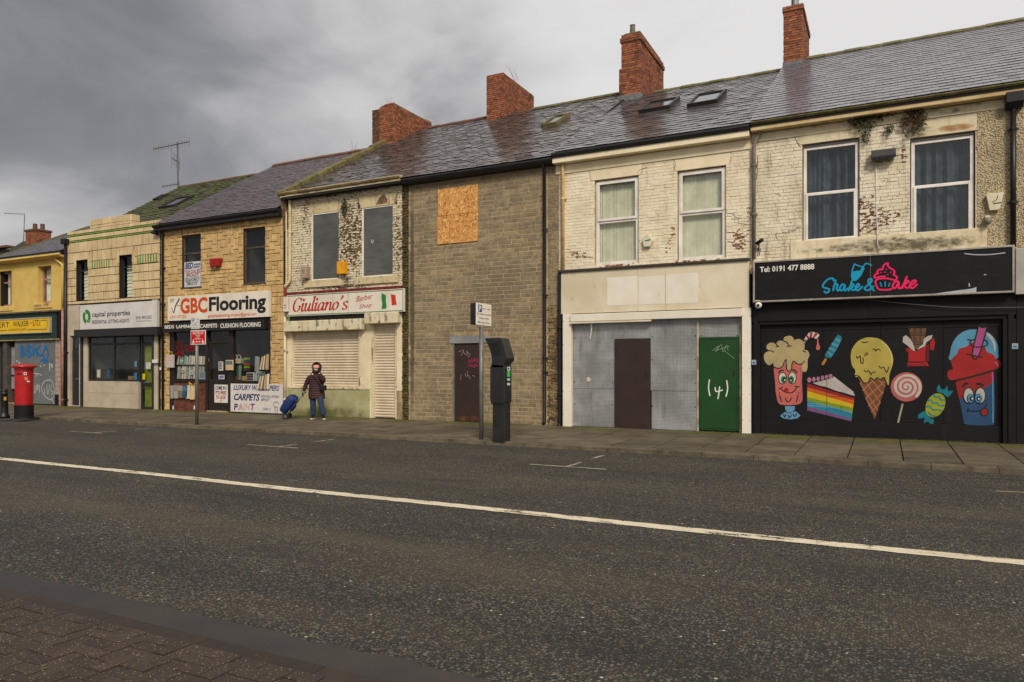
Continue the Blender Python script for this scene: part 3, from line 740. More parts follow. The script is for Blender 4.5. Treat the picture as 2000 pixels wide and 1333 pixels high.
MREN6 = M('cream_render', rgb(218, 205, 174), rgb(196, 180, 144), rough=.85, rnd=.03, nscale=2.5, bump=.5, bscale=30, bdist=.005,
          stains=[dict(s=6, blobs=rust6, k=.6, lo=.62, hi=.95, c=rgb(150, 106, 54), a=.9), dict(s=(7, 7, 13), blobs=dirt6, k=1.6, lo=.92, hi=1.62, c=rgb(62, 56, 38), a=.9), dict(s=(8, 8, 1), lo=.54, hi=.72, c=rgb(150, 132, 98), a=.6), dict(s=9, lo=.66, hi=.72, c=rgb(122, 100, 70), a=.6)])
def pebbledash():
    T = NT('pebbledash')
    v = T.n('ShaderNodeTexVoronoi', feature='F1'); v.inputs['Scale'].default_value = 34; T.l(T.pos, v.inputs['Vector'])
    c = T.mix(T.noise(3, 5), rgb(206, 190, 156), rgb(180, 163, 128)); c = T.mix(T.step(v.outputs['Distance'], .35, .75), c, rgb(140, 122, 92))
    c = T.mix(T.math('MULTIPLY', T.step(T.noise(1.1, 5), .52, .66), .35), c, rgb(120, 108, 88))
    T.put(c, T.b.inputs['Base Color']); T.b.inputs['Roughness'].default_value = .9
    b = T.n('ShaderNodeBump'); b.inputs['Strength'].default_value = 1; b.inputs['Distance'].default_value = .022; b.invert = True
    T.l(T.math('ADD', v.outputs['Distance'], T.math('MULTIPLY', T.noise(45, 4), .6)), b.inputs['Height']); T.l(b.outputs[0], T.b.inputs['Normal']); return T.m
MPEB = pebbledash()
wA = c6.R(390, 412, 762, 1030); wB = c6.R(1092, 372, 1516, 1000)
xs6 = c6(1528, 600)[0]
w6 = wallsheet('wall', X6a, xs6, z6s-.5, ze6-.1, FY, .11, [wA, wB], MM6, h6)
linA = c6.R(368, 345, 778, 412); linB = c6.R(1165, 215, 1530, 350)
linA = (linA[0], linA[1], wA[3], linA[3]); linB = (linB[0]-.14, xs6, wB[3], wB[3]+.33)
sil = (c6(312, 1040)[0], c6(1590, 1000)[0], z6s-.02, c6(330, 1042)[1])
friz6 = c6(140, 333)[1]
lay(w6, 'brick', courses(X6a+.002, xs6, z6s-.45, friz6, .232, .0765, .006, [wA, wB, linA, linB, sil], bond='head', seed=6, vary=.03), FY, .009, MP6, jit=.6)
MB().box(*linA[:2], FY-.016, FY+.1, linA[2]+.002, linA[3]).build('lintel', MREN6, h6, bevel=.01)
MB().box(*linB[:2], FY-.016, FY+.1, linB[2]+.002, linB[3]).build('lintel', MREN6, h6, bevel=.01)
MB().box(sil[0], sil[1], FY-.04, FY+.1, sil[2], sil[3]).build('sill_band', MREN6, h6, bevel=.012)
MB().box(xs6, X6b, FY-.02, FY+.28, z6s-.5, ze6-.1).build('pebbledash_panel', MPEB, h6)
for i, (r, e1, tr) in enumerate(((wA, (398, 720, 752, 722), c6(500, 725)[1]), (wB, (0, 0, 0, 0), c6(1300, 668)[1]))):
    wn_ = window(h6, (r[0]+.02, r[1]-.02, r[2], r[3]-.06), FY+.055, MUPVC, MGL, .065, [tr], label='white window with dark curtains, %s' % ('beside the grey drainpipe' if i == 0 else 'beside the pebbledash'))
    sash(wn_, (r[0]+.06, r[1]-.06, r[2]+.05, tr+.02), FY+.035, MUPVC, .055)
    MB().box(r[0], r[1], FY+.02, FY+.12, r[2]-.035, r[2]-.003).build('sill', MUPVC, wn_, bevel=.008)
    room(wn_, r, FY+.13, .9)
    curtain(wn_, (r[0]-.02, r[1]+.02, r[2], r[3]), FY+.27, M('teal_curtain_%d' % i, rgb(60, 74, 80), rgb(22, 32, 38), rough=.9, rnd=0, bump=0, nscale=3), 7, .065, seed=i+4)
    MB().box(r[0], r[1], FY+.03, FY+.11, r[3]-.06, r[3]-.004).build('frame_head', M('grey_head_%d' % i, rgb(96, 88, 82), rough=.7, rnd=0), wn_)
MFAS6 = M('cream_fascia', rgb(202, 180, 138), rgb(180, 150, 98), rough=.7, rnd=0, nscale=2, bump=.4, bscale=20, stains=[dict(s=(3, 3, 8), lo=.56, hi=.66, c=rgb(160, 108, 48), a=.8), dict(s=(6, 6, 9), lo=.63, hi=.7, c=rgb(70, 56, 36), a=.8)])
eaves(h6, X6a-.02, X6b+4.2, ze6, MMOSSY, MFAS6, .085, .125, .30, fr=MREN6, frz=.2)
r6 = roofdeck(rf6, MDECK, h6)
slates(rf6, r6, .30, .285, .009, MSL6, skew=0, ragged=.004, uneven=.003)
ridge(h6, rf6, MMOSSY, .5, x0=P(1583, 107, FY+6.2)[0]-.1)
# chimney of the dessert shop
q = rf6.hit(1530, 131); cy = rf6.at(*q).y; xl = q[0]; xr = P(1567, 120, cy)[0]
d_ = ray(1582, 100); cyb = xr*d_.y/d_.x
cyb = min(max(cyb, cy+.5), cy+2.2) if d_.x*xr > 0 else cy+1.0
ch6 = chimney(h6, xl, xr, cy, cyb, q[1] and rf6.at(*q).z-.25, P(1545, 22, cy)[1], MBR, MMORT, seed=61)
zt6 = P(1545, 22, cy)[1]
cap6 = [(r, cy-.025, 'front') for r in courses(xl-.03, xr+.03, zt6, zt6+.15, .225, .075, .011, seed=66)]+[(r, xr+.025, 'right') for r in courses(cy-.03, cyb+.03, zt6, zt6+.15, .225, .075, .011, seed=67)]
layi(ch6, 'brick', cap6, .014, MBR, 60)
MB().box(xl-.025, xr+.025, cy-.025, cyb+.025, zt6-.005, zt6+.155).build('chimney_cap', MMORT, ch6)
MB().box(xl-.02, xr+.03, cy-.03, cyb+.03, rf6.at(*q).z-.2, rf6.at(*q).z+.12).build('flashing', MLEAD, ch6)
MPOT = M('chimney_pot', rgb(120, 112, 100), rgb(84, 78, 70), rough=.8, rnd=0, bump=.3)
MSTL = M('steel_flue', rgb(150, 150, 152), rgb(110, 110, 112), rough=.35, metal=.7, rnd=0, bump=.1)
MB().lathe([(.11, zt6+.15), (.11, zt6+.62), (.14, zt6+.63), (.14, zt6+.68)], (xl+xr)/2+.03, cy+.35, 16).build('flue', MSTL, ch6, smooth=False)
MB().lathe([(.12, zt6+.15), (.10, zt6+.4), (.11, zt6+.42)], (xl+xr)/2+.03, cy+.75, 14).build('chimney_pot', MPOT, ch6)
# black shopfront below
c7 = crop(1450, 480, 3.3333)
ysh = FY+.06
zb6 = PZ-.02
sh6 = MB(); rec = c7.R(118, 520, 1690, 1235, ysh)
head = c7.R(66, 340, 1770, 445)
sh6.box(X6a, X6b, FY-.06, FY+.3, head[2]-.02, z6s-.2)
sh6.box(X6a+.03, X6b-.03, FY-.03, FY+.3, rec[3], head[2]-.02)
sh6.box(X6a, rec[0], FY-.05, FY+.3, zb6, rec[3]); sh6.box(rec[1], X6b, FY-.05, FY+.3, zb6, rec[3])
shf = sh6.build('shopfront', MBLK, h6, bevel=.012)
xs_ = [rec[0]+(rec[1]-rec[0])*t for t in (0, .285, .53, .78, 1)]
zm_ = c7(900, 1150, ysh)[1]
for i in range(4): MB().box(xs_[i]+.003, xs_[i+1]-.003, ysh, ysh+.05, zm_+.004, rec[3]).build('board', MBLK, shf, bevel=.003)
MB().box(rec[0]-.05, rec[1]+.05, ysh+.055, ysh+.075, zb6, rec[3]+.05).build('backing', MDARK, shf)
MB().box(rec[0], rec[1], ysh-.03, ysh+.05, zb6, zm_).build('plinth_board', MBLK, shf, bevel=.008)
MB().box(rec[0]+.04, rec[1]-.04, ysh-.01, ysh+.02, rec[3]-.14, rec[3]-.11).build('trim_strip', MBLK, shf)
for xx in (c7(90, 800)[0], c7(1745, 800)[0]): MB().box(xx-.05, xx+.05, FY-.075, FY-.05, zb6, head[2]).build('pilaster', MBLK, shf, bevel=.01)
# pipes on the dessert shop
MGPIPE = M('grey_pipe', rgb(128, 122, 114), rgb(104, 98, 90), rough=.6, rnd=0, bump=.2)
x_ = facing(1472.5, FY-.08); xt = P(1487, 255, FY-.12)[0]
za, zb_ = P(1487, 252)[1], P(1473, 283)[1]
pipe(h6, [(xt, FY-.16, za+.12), (xt, FY-.14, za), (xt-.02, FY-.12, za-.08), (x_+.04, FY-.09, zb_+.05), (x_, FY-.085, zb_-.05), (x_, FY-.085, P(1472, 508)[1])], .042, MGPIPE, brackets=[(x_, FY-.085, P(1472, 325)[1]), (x_, FY-.085, P(1472, 420)[1])])
xb = facing(1979, FY-.1); zh = P(1982, 210)[1]
pp = pipe(h6, [(xb, FY-.11, zh), (xb, FY-.10, P(1978, 484)[1])], .05, MBLKP, brackets=[(xb, FY-.1, P(1978, 397)[1]), (xb, FY-.1, P(1978, 255)[1])])
MB().prismx([(FY-.25, zh+.25), (FY-.25, zh+.05), (FY-.16, zh-.06), (FY-.03, zh-.06), (FY-.03, zh+.25)], xb-.14, xb+.16).build('hopper', MBLKP, pp, bevel=.015)
# ================================================================== neighbour at the right edge
h7 = thing('end_house', (X6b+2, FY, PZ), 'pebbledashed house with grey fascia beside the black drainpipe', 'house')
MB().box(X6b+.004, X6b+4.2, FY-.015, FY+.3, P(1990, 486)[1], ze6-.1).build('wall', MPEB, h7)
rr7 = R(1981, 486, 2080, 572, FY-.15)
MB().box(rr7[0]+.02, X6b+4.2, FY-.17, FY, rr7[2], rr7[3]).build('fascia_board', M('grey_fascia', rgb(170, 164, 156), rgb(150, 144, 136), rough=.5, rnd=0, nscale=2), h7, bevel=.01)
MB().box(X6b+.004, X6b+4.2, FY-.03, FY+.3, zb6, rr7[2]).build('shopfront', MBLK, h7, bevel=.01)
# ================================================================== cream boarded-up shop
c5 = crop(1070, 260, 2.2216)
X5a, X5b = facing(1092), X6a-.004
h5 = thing('shop_house', ((X5a+X5b)/2, FY, PZ), 'cream painted house with vertical blinds above the steel-boarded shopfront', 'house')
ze5 = P(1276, 272, FY-.3)[1]+.04; zr5 = P(1400, 157, FY+6.2)[1]
rf5 = Roof(X5a-.1, X5b-.0, YE, ze5, FY+6.2, zr5-.06)
def p5(a, b): return c5(a, b)
peel5 = [(*p5(830, 470), .26, .42, 0.336), (*p5(130, 530), .42, .14, 0.319), (*p5(520, 500), .14, .3, 0.280), (*p5(300, 575), .7, .09, 0.336), (*p5(640, 560), 1.0, .1, 0.336), (*p5(870, 350), .08, .3, 0.280), (*p5(540, 440), .12, .3, 0.280)]
MP5 = M('cream_brick_paint_worn', rgb(232, 220, 194), rgb(214, 200, 170), rough=.8, nscale=2.2, rnd=.05, bump=.55, bscale=26, bdist=.008,
        stains=[dict(s=(7, 7, .8), lo=.54, hi=.76, c=rgb(166, 148, 114), a=.65), dict(s=(10, 10, 17), blobs=peel5, k=1.6, lo=1.10, hi=1.14, c=rgb(130, 84, 56), h=1), dict(s=(12, 12, 20), lo=.655, hi=.68, c=rgb(140, 106, 74), a=.85, h=1)])
MM5 = M('painted_joint_worn', rgb(210, 192, 154), rgb(170, 148, 110), rough=.9, rnd=0, bump=.5, bscale=40, stains=[dict(s=(10, 10, 17), blobs=peel5, k=1.6, lo=.98, hi=1.06, c=rgb(88, 64, 44)), dict(s=(6, 6, 6), lo=.62, hi=.67, c=rgb(100, 76, 52), a=.8)])
MREN5 = M('cream_render_worn', rgb(232, 218, 186), rgb(216, 200, 164), rough=.85, rnd=.03, nscale=2, bump=.35, bscale=30, stains=[dict(s=9, lo=.68, hi=.73, c=rgb(150, 124, 86), a=.6)])
w5A = c5.R(203, 207, 394, 563); w5B = c5.R(562, 166, 773, 541)
zc5 = p5(475, 582)[1]
w5 = wallsheet('wall', X5a, X5b, zc5-.3, ze5-.1, FY, .12, [w5A, w5B], MM5, h5)
fz5 = p5(75, 150)[1]
l5A = (w5A[0]-.14, w5A[1]+.1, w5A[3], w5A[3]+.27); l5B = (w5B[0]-.1, w5B[1]+.12, w5B[3], w5B[3]+.27)
lay(w5, 'brick', courses(X5a+.002, X5b, zc5, fz5, .232, .0765, .0055, [w5A, w5B, l5A, l5B], bond='head', seed=5, vary=.03), FY, .007, MP5, jit=.6)
for l_ in (l5A, l5B):
    MB().prism([(l_[0]+.06, l_[2]+.002), (l_[1]-.06, l_[2]+.002), (l_[1], l_[3]), (l_[0], l_[3])], FY-.013, FY+.1).build('lintel', MREN5, h5, bevel=.006)
MBLIND = M('vertical_blind', rgb(224, 218, 190), rgb(206, 198, 168), rough=.9, rnd=.07, bump=0)
for i, (r, tr) in enumerate(((w5A, p5(300, 378)[1]), (w5B, p5(668, 343)[1]))):
    wn_ = window(h5, (r[0]+.015, r[1]-.01, r[2], r[3]-.02), FY+.06, MUPVC, MGL, .085, [tr], label='white window with pale vertical blinds')
    sash(wn_, (r[0]+.055, r[1]-.05, tr+.01, r[3]-.06), FY+.035, MUPVC, .06)
    room(wn_, r, FY+.14, .6); strips(wn_, (r[0]+.05, r[1]-.05, r[2]+.05, r[3]-.03), FY+.19, MBLIND, 11)
eaves(h5, X5a-.1, X5b-.03, ze5, MGUT, MREN5, .15, .12, .30, fr=MREN5, frz=.24)
r5 = roofdeck(rf5, MDECK, h5)
slates(rf5, r5, .30, .285, .009, MSL5, ragged=.012, uneven=.007)
ridge(h5, rf5, MMOSSY, .45, x0=P(1300, 178, FY+6.2)[0]-.4, h=.09)
velux(h5, rf5, [(1251, 222), (1309, 216), (1324, 199), (1272, 204)], MVF, MVG, 'dark skylight below the tall chimney')
velux(h5, rf5, [(1346, 212), (1403, 203), (1418, 183), (1360, 192)], MVF, MVG, 'skylight reflecting pale sky')
q = rf5.hit(1210, 199); cy = rf5.at(*q).y; xl = q[0]; xr = P(1250, 190, cy)[0]
d_ = ray(1296, 120); cyb = xr*d_.y/d_.x; zb_ = rf5.at(*q).z-.3; zt = P(1228, 66, cy)[1]
ch5 = chimney(h5, xl+.06, xr, cy, cyb, zb_, zt, MBR, MMORT, seed=51)
zst = P(1228, 133, cy)[1]
layi(ch5, 'brick', [(r, cy-.06, 'front') for r in courses(xl, xr+.03, zb_, zst, .225, .075, .011, seed=52, bond='head', vary=.05)]+[(r, xl+.012, 'left') for r in courses(cy-.06, cyb, zb_, zst, .225, .075, .011, seed=53)], .014, MBR, 120)
MB().box(xl+.012, xr-.02, cy-.06, cyb-.02, zb_, zst-.01).build('chimney_foot', MMORT, ch5)
zc_ = P(1228, 82, cy)[1]
layi(ch5, 'brick', [(r, cy-.03, 'front') for r in courses(xl+.02, xr+.05, zc_, zc_+.15, .225, .075, .011, seed=54)]+[(r, xr+.03, 'right') for r in courses(cy-.04, cyb+.04, zc_, zc_+.15, .225, .075, .011, seed=55)], .014, MBR, 60)
MB().box(xl+.03, xr+.03, cy-.03, cyb+.03, zc_, zc_+.15).build('corbel', MMORT, ch5)
MB().prismx([(cy+.05, zt-.01), (cyb-.05, zt-.01), (cyb-.2, zt+.12), (cy+.2, zt+.12)], xl+.1, xr-.05).build('chimney_cap', MMOSSY, ch5, bevel=.03)
for i in range(5):
    y_ = cy+.25+i*(cyb-cy-.5)/4; MB().lathe([(.10, zt+.05), (.085, zt+(.34 if i == 0 else .2)), (.10, zt+(.36 if i == 0 else .22))], (xl+xr)/2+.02, y_, 12).build('chimney_pot', MPOT, ch5)
MB().box(xl-.01, xr+.035, cy-.09, cyb-.3, zb_, rf5.at(*q).z+.16).build('flashing', MLEAD, ch5)
# boarded shopfront
MSHEET = M('cream_sheet', rgb(214, 202, 176), rgb(198, 184, 154), rough=.55, rnd=.04, nscale=1.3, bump=.12, bscale=6, bdist=.01, stains=[dict(s=(3, 3, 2), lo=.58, hi=.74, c=rgb(176, 158, 122), a=.75), dict(s=14, lo=.7, hi=.76, c=rgb(140, 124, 84), a=.5)])
MSHEETW = M('white_sheet', rgb(226, 218, 202), rgb(216, 206, 186), rough=.5, rnd=.03, nscale=1.5, bump=.12, bscale=6, bdist=.01, stains=[dict(s=(4, 4, 2), lo=.6, hi=.76, c=rgb(198, 180, 140), a=.5)])
yf = FY-.10
fas = c5.R(65, 612, 880, 770, yf); fasz = (p5(475, 592)[1], p5(475, 770)[1])
fz1, fz0 = P(1284, 521, yf)[1], P(1284, 607, yf)[1]
sf5 = MB().box(X5a+.03, X5b-.06, yf+.012, FY+.2, fz0, fz1).build('shopfront', MSHEET, h5)
xcut = [X5a+.03, c5(388, 680, yf)[0], c5(510, 680, yf)[0], X5b-.06]
for i in range(3): MB().box(xcut[i]+.003, xcut[i+1]-.003, yf, yf+.02, fz0, fz1).build('fascia_panel', MSHEET, sf5, bevel=.003)
for a, b_, t0, t1 in ((257, 388, 628, 745), (393, 508, 625, 741), (512, 652, 615, 736)):
    r = c5.R(a, t0, b_, t1, yf-.01); MB().box(r[0], r[1], yf-.004, yf+.003, r[2], r[3]).build('pale_panel', MSHEETW, sf5)
MB().box(X5a+.02, X5b-.05, yf-.05, FY+.03, fz1, fz1+.06).build('capping', M('dark_capping', rgb(64, 56, 48), rough=.7, rnd=0), sf5, bevel=.01)
hb = c5.R(100, 778, 845, 812, yf); hz1, hz0 = P(1284, 608, yf)[1], P(1284, 624, yf)[1]
MB().box(hb[0], hb[1], yf-.06, FY+.1, hz0, hz1-.01).build('shutter_box', MSHEETW, sf5, bevel=.012)
MB().box(hb[0], hb[0]+(hb[1]-hb[0])*.5, yf-.075, yf-.05, hz0-.05, hz0-.01).build('trim_strip', MSHEET, sf5)
for a, b_ in ((65, 100), (842, 880)):
    xa, xb_ = c5(a, 1000, yf)[0], c5(b_, 1000, yf)[0]; MB().box(xa, xb_, yf-.01, FY+.1, PZ-.02, fz0-.004).build('post', MSHEETW, sf5, bevel=.008)
    for zz in np.linspace(PZ+.3, fz0-.2, 5):
        for xx in (xa+.02, xb_-.02): MB().add([(xx+.009*math.cos(t), yf-.0115, zz+.009*math.sin(t)) for t in np.linspace(0, 5.5, 8)], [tuple(range(8))]).build('rivet', MGUT, sf5, fix=False)
ys5 = FY+.02
def perforated():
    T = NT('perforated_steel')
    sp = T.n('ShaderNodeSeparateXYZ'); T.l(T.pos, sp.inputs[0])
    fx = T.math('SUBTRACT', T.math('FRACT', T.math('MULTIPLY', sp.outputs[0], 30)), .5); fz = T.math('SUBTRACT', T.math('FRACT', T.math('MULTIPLY', sp.outputs[2], 30)), .5)
    d = T.math('SQRT', T.math('ADD', T.math('MULTIPLY', fx, fx), T.math('MULTIPLY', fz, fz)))
    hole = T.step(d, .27, .20)
    c = T.mix(T.step(T.noise(1.6, 6), .35, .7), rgb(138, 138, 136), rgb(170, 170, 168)); c = T.mix(T.math('MULTIPLY', T.step(T.noise((6, 6, 1.3), 6), .55, .72), .5), c, rgb(100, 100, 98))
    c = T.mix(T.math('MULTIPLY', hole, .7), c, rgb(44, 44, 46)); T.put(c, T.b.inputs['Base Color']); T.b.inputs['Metallic'].default_value = .35; T.b.inputs['Roughness'].default_value = .5
    b = T.n('ShaderNodeBump'); b.inputs['Strength'].default_value = .35; b.inputs['Distance'].default_value = .006; T.l(T.math('SUBTRACT', T.math('MULTIPLY', T.noise(5, 3), 1.0), hole), b.inputs['Height']); T.l(b.outputs[0], T.b.inputs['Normal']); return T.m
MPERF = perforated()
def steel(a, t, b_, bt, d=0):
    r = c5.R(a, t, b_, bt, ys5); return MB().box(r[0]+.003, r[1]-.003, ys5-d, ys5+.03, r[2], r[3]).build('steel_panel', MPERF, sf5, bevel=.004)
def col5(a): return c5(a, 1000, ys5)[0]
zt5 = hz0+.02; zj1 = c5(200, 1110, ys5)[1]; zdT = c5(370, 893, ys5)[1]; zgT = c5(740, 886, ys5)[1]
def panel(xa, xb_, z0, z1, y=ys5, m=MPERF): return MB().box(xa+.003, xb_-.003, y, y+.03, z0+.003, z1-.003).build('steel_panel', m, sf5, bevel=.004)
panel(col5(110), col5(290), zj1, zt5); panel(col5(105), col5(290), PZ, zj1, ys5-.008); panel(col5(290), col5(444), zdT, zt5, ys5-.005)
panel(col5(444), col5(650), zj1-.03, zt5, ys5-.012); panel(col5(450), col5(650), PZ, zj1-.03, ys5-.004); panel(col5(655), col5(832), zgT, zt5, ys5-.002)
MB().box(X5a+.1, X5b-.1, ys5+.031, ys5+.06, PZ, zt5+.05).build('backing', MDARK, sf5)
for xx in (col5(652), col5(104), col5(836)): MB().box(xx-.018, xx+.018, ys5-.03, ys5+.03, PZ, zt5).build('jamb', M('pale_jamb%d' % int(xx*10), rgb(190, 176, 150), rgb(130, 100, 70), rough=.7, rnd=0), sf5)
MBRD = M('brown_door', rgb(54, 39, 34), rgb(46, 34, 30), rough=.5, rnd=0, nscale=2, bump=.1, bscale=8)
MGRD_ = M('green_door_paint', rgb(26, 68, 28), rgb(22, 60, 24), rough=.45, rnd=0, nscale=2, bump=.15, bscale=9, bdist=.005, stains=[dict(s=(7, 7, 1.5), lo=.62, hi=.76, c=rgb(22, 52, 24), a=.6)])
def sdoor(xa, xb_, z0, z1, y, mat, label, hinge=True):
    d = MB().box(xa, xb_, y, y+.04, z0, z1).build('door', mat, sf5, bevel=.006); d['label'] = label
    b = MB(); t = .045
    b.box(xa+.01, xa+t, y-.012, y-.001, z0+.01, z1-.01); b.box(xb_-t, xb_-.01, y-.012, y-.001, z0+.01, z1-.01); b.box(xa+t, xb_-t, y-.012, y-.001, z1-t, z1-.01); b.box(xa+t, xb_-t, y-.012, y-.001, z0+.05, z0+.05+t)
    if hinge: b.build('door_frame', mat, d, bevel=.003)
    for z in (z0+.25, z1-.3): MB().box(xa+.02, xa+.045, y-.02, y-.002, z-.06, z+.06).build('hinge', mat, d)
    MB().box(xb_-.12, xb_-.09, y-.02, y-.002, (z0+z1)/2+.2, (z0+z1)/2+.32).build('lock', MGUT, d)
    return d
for a_, b_ in ((112, 286), (448, 646), (659, 829)):
    for k in range(4):
        for xx in (col5(a_)+.03, col5(b_)-.03):
            zz = zj1-.4+k*(zt5-zj1+.3)/3.6
            if a_ > 650 and zz < zgT+.03: continue
            MB().add([(xx+.014*math.cos(q_), ys5-.014, zz+.014*math.sin(q_)) for q_ in np.linspace(0, 5.5, 8)], [tuple(range(8))]).build('bolt', MGUT, sf5, fix=False)
poly('poster_residue', [c5(x, y, ys5-.014) for x, y in ((166, 1064), (176, 1058), (187, 1066), (184, 1078), (172, 1080))], ys5-.0135, F(196, 186, 164), sf5)
dbr = sdoor(col5(292), col5(447), PZ-.01, zdT, ys5-.04, MBRD, 'dark brown steel door', False)
dgr = sdoor(col5(656), col5(829), PZ+.03, zgT, ys5-.03, MGRD_, 'green steel door with a white painted number')
# its pipes
MRUSTP = M('rusty_cream_pipe', rgb(214, 188, 140), rgb(204, 150, 76), rough=.7, rnd=0, nscale=5, bump=.4, bscale=20, stains=[dict(s=8, lo=.58, hi=.66, c=rgb(120, 66, 30), a=.8)])
xp = facing(1099.5, FY-.08); zk = P(1096, 533)[1]
pipe(h5, [(xp, FY-.16, ze5-.15), (xp, FY-.09, ze5-.3), (xp, FY-.08, zk)], .045, MRUSTP, brackets=[(xp, FY-.08, P(1099, 390)[1])])
xp2 = facing(1093.5, FY-.08)
pipe(h5, [(xp2, FY-.085, zk+.05), (xp2, FY-.085, PZ+.03), (xp2+.0, FY-.16, PZ+.01)], .05, MBLKP, brackets=[(xp2, FY-.085, P(1094, 640)[1]), (xp2, FY-.085, P(1094, 770)[1])])
# ================================================================== grey brick infill house
c4 = crop(780, 320, 2.381)
X4a, X4b = facing(796.5), X5a-.004
h4 = thing('brick_house', ((X4a+X4b)/2, FY, PZ), 'blank grey-brown block house with a boarded window and dark steel door', 'house')
ze4 = P(940, 326, FY-.3)[1]; zr4 = P(1040, 212, FY+6.7)[1]
damp = [(c4(60, 700)[0], 3.5, .12, 5, .5), (c4(110, 330)[0], c4(110, 330)[1], .7, 1.4, .24), (c4(700, 200)[0], 5.6, .45, 1.6, .22)]
MBLOCK = M('grey_brown_block', rgb(152, 132, 102), rgb(122, 105, 80), rough=.85, nscale=7, rnd=.17, bump=.5, bscale=46, bdist=.004, hue=(.86, .9, .98, 1),
    stains=[dict(s=.55, lo=.48, hi=.66, c=rgb(104, 92, 76), a=.55), dict(s=2.2, blobs=damp, k=.55, lo=.46, hi=.8, c=rgb(66, 58, 42), a=.75), dict(s=5, lo=.66, hi=.73, c=rgb(172, 152, 112), a=.5)])
MBMORT = M('pale_mortar', rgb(190, 172, 132), rgb(156, 140, 104), rough=.95, rnd=0, bump=.5, bscale=50, stains=[dict(s=2.2, blobs=damp, k=.55, lo=.46, hi=.8, c=rgb(58, 56, 34), a=.85)])
osb = c4.R(183, 122, 367, 360); drr = c4.R(250, 832, 375, 1200)
dr4 = (c4(252, 1000)[0], c4(392, 1000)[0], PZ-.02, c4(300, 832)[1])
lint4 = (c4(237, 820)[0], c4(420, 815)[0], dr4[3], c4(300, 800)[1])
w4 = wallsheet('wall', X4a, X4b, PZ-.03, ze4-.08, FY, .1, [dr4], MBMORT, h4)
lay(w4, 'block', courses(X4a+.03, facing(1068), PZ, ze4-.1, .46, .113, .014, [dr4, lint4], seed=4, vary=.14), FY, .005, MBLOCK, limit=300, jit=.6)
MRUIN = M('old_brick_strip', rgb(120, 92, 66), rgb(84, 62, 46), rough=.95, nscale=6, rnd=.25, bump=.9, bscale=22, bdist=.02, stains=[dict(s=4, lo=.5, hi=.6, c=rgb(150, 132, 96), a=.7), dict(s=6, lo=.58, hi=.66, c=rgb(40, 34, 28), a=.8)])
lay(w4, 'rubble_brick', courses(facing(1069.5), X4b, PZ, P(1080, 595)[1], .16, .082, .014, seed=44, vary=.2), FY, .02, MRUIN, limit=90, jit=.9)
lay(w4, 'brick', courses(facing(1069.5), X4b, P(1080, 595)[1], ze4-.1, .225, .0765, .01, seed=45, vary=.1), FY, .006, MBLOCK, limit=60, jit=.5)
MMOSSB = M('mossy_brick', rgb(96, 80, 54), rgb(70, 66, 34), rough=.95, nscale=6, rnd=.3, bump=.9, bscale=22, bdist=.02, stains=[dict(s=3, lo=.46, hi=.58, c=rgb(64, 66, 28), a=.85), dict(s=9, lo=.6, hi=.66, c=rgb(140, 84, 60), a=.7)])
lay(w4, 'rubble_brick', courses(X4a-.18, X4a+.03, PZ, ze4-.25, .12, .08, .014, seed=46, vary=.2), FY, .03, MMOSSB, limit=70, jit=.9)
MB().box(X4a-.19, X4a+.03, FY, FY+.2, PZ, ze4-.1).build('joint_strip', MMOSSB, h4)
def osbmat():
    T = NT('chipboard')
    c = None
    for i, an in enumerate((.45, -.6, 1.35)):
        mp = T.n('ShaderNodeMapping'); mp.vector_type = 'POINT'; mp.inputs['Rotation'].default_value = (0, an, 0); mp.inputs['Location'].default_value = (i*3.3, 0, 0); T.l(T.pos, mp.inputs['Vector'])
        m = T.n('ShaderNodeVectorMath', operation='MULTIPLY'); T.l(mp.outputs[0], m.inputs[0]); m.inputs[1].default_value = (9, .01, 30)
        v = T.n('ShaderNodeTexVoronoi', feature='F1'); v.inputs['Scale'].default_value = 1; T.l(m.outputs[0], v.inputs['Vector'])
        sx = T.n('ShaderNodeSeparateColor'); T.l(v.outputs['Color'], sx.inputs[0])
        k = T.mix(sx.outputs[0], rgb(186, 124, 60), rgb(214, 158, 86)); k = T.mix(T.step(sx.outputs[1], .80, .86), k, rgb(150, 94, 42)); k = T.mix(T.step(sx.outputs[2], .86, .9), k, rgb(230, 188, 120))
        c = k if c is None else T.mix(T.step(T.noise((9, 9, 9+i), 2), .49, .53), c, k)
    T.put(c, T.b.inputs['Base Color']); T.b.inputs['Roughness'].default_value = .75; return T.m
MOSB = osbmat()
zj = c4(275, 236)[1]
bd = MB().box(osb[0], osb[1], FY-.035, FY-.004, zj+.004, osb[3]).build('chipboard', MOSB, h4, bevel=.002)
MB().box(osb[0]-.03, osb[1], FY-.03, FY-.004, osb[2], zj-.004).build('chipboard', MOSB, h4, bevel=.002)
MSTD = M('rusted_brown_door', rgb(54, 38, 32), rgb(44, 32, 28), rough=.55, rnd=0, nscale=3, bump=.3, bscale=10, bdist=.006, stains=[dict(s=(4, 4, 3), blobs=[(dr4[0]+.4, PZ+.1, .8, .15, .35)], k=.6, lo=.55, hi=.8, c=rgb(112, 66, 34), a=.7)])
d4 = MB().box(dr4[0]+.03, dr4[1]-.03, FY+.02, FY+.06, PZ, dr4[3]).build('door', MSTD, h4, bevel=.004)
MB().box(dr4[0], dr4[0]+.03, FY-.02, FY+.08, PZ, dr4[3]).build('door_jamb', MGALV, h4); MB().box(dr4[1]-.03, dr4[1], FY-.02, FY+.08, PZ, dr4[3]).build('door_jamb', MGALV, h4)
MB().box(lint4[0], lint4[1], FY-.03, FY+.02, lint4[2]-.02, lint4[3]).build('steel_lintel', MPERF, h4, bevel=.004)
MB().box(lint4[0], lint4[1]-.05, FY-.012, FY+.02, lint4[3], lint4[3]+.1).build('stone_lintel', MSTONE, h4, bevel=.008)
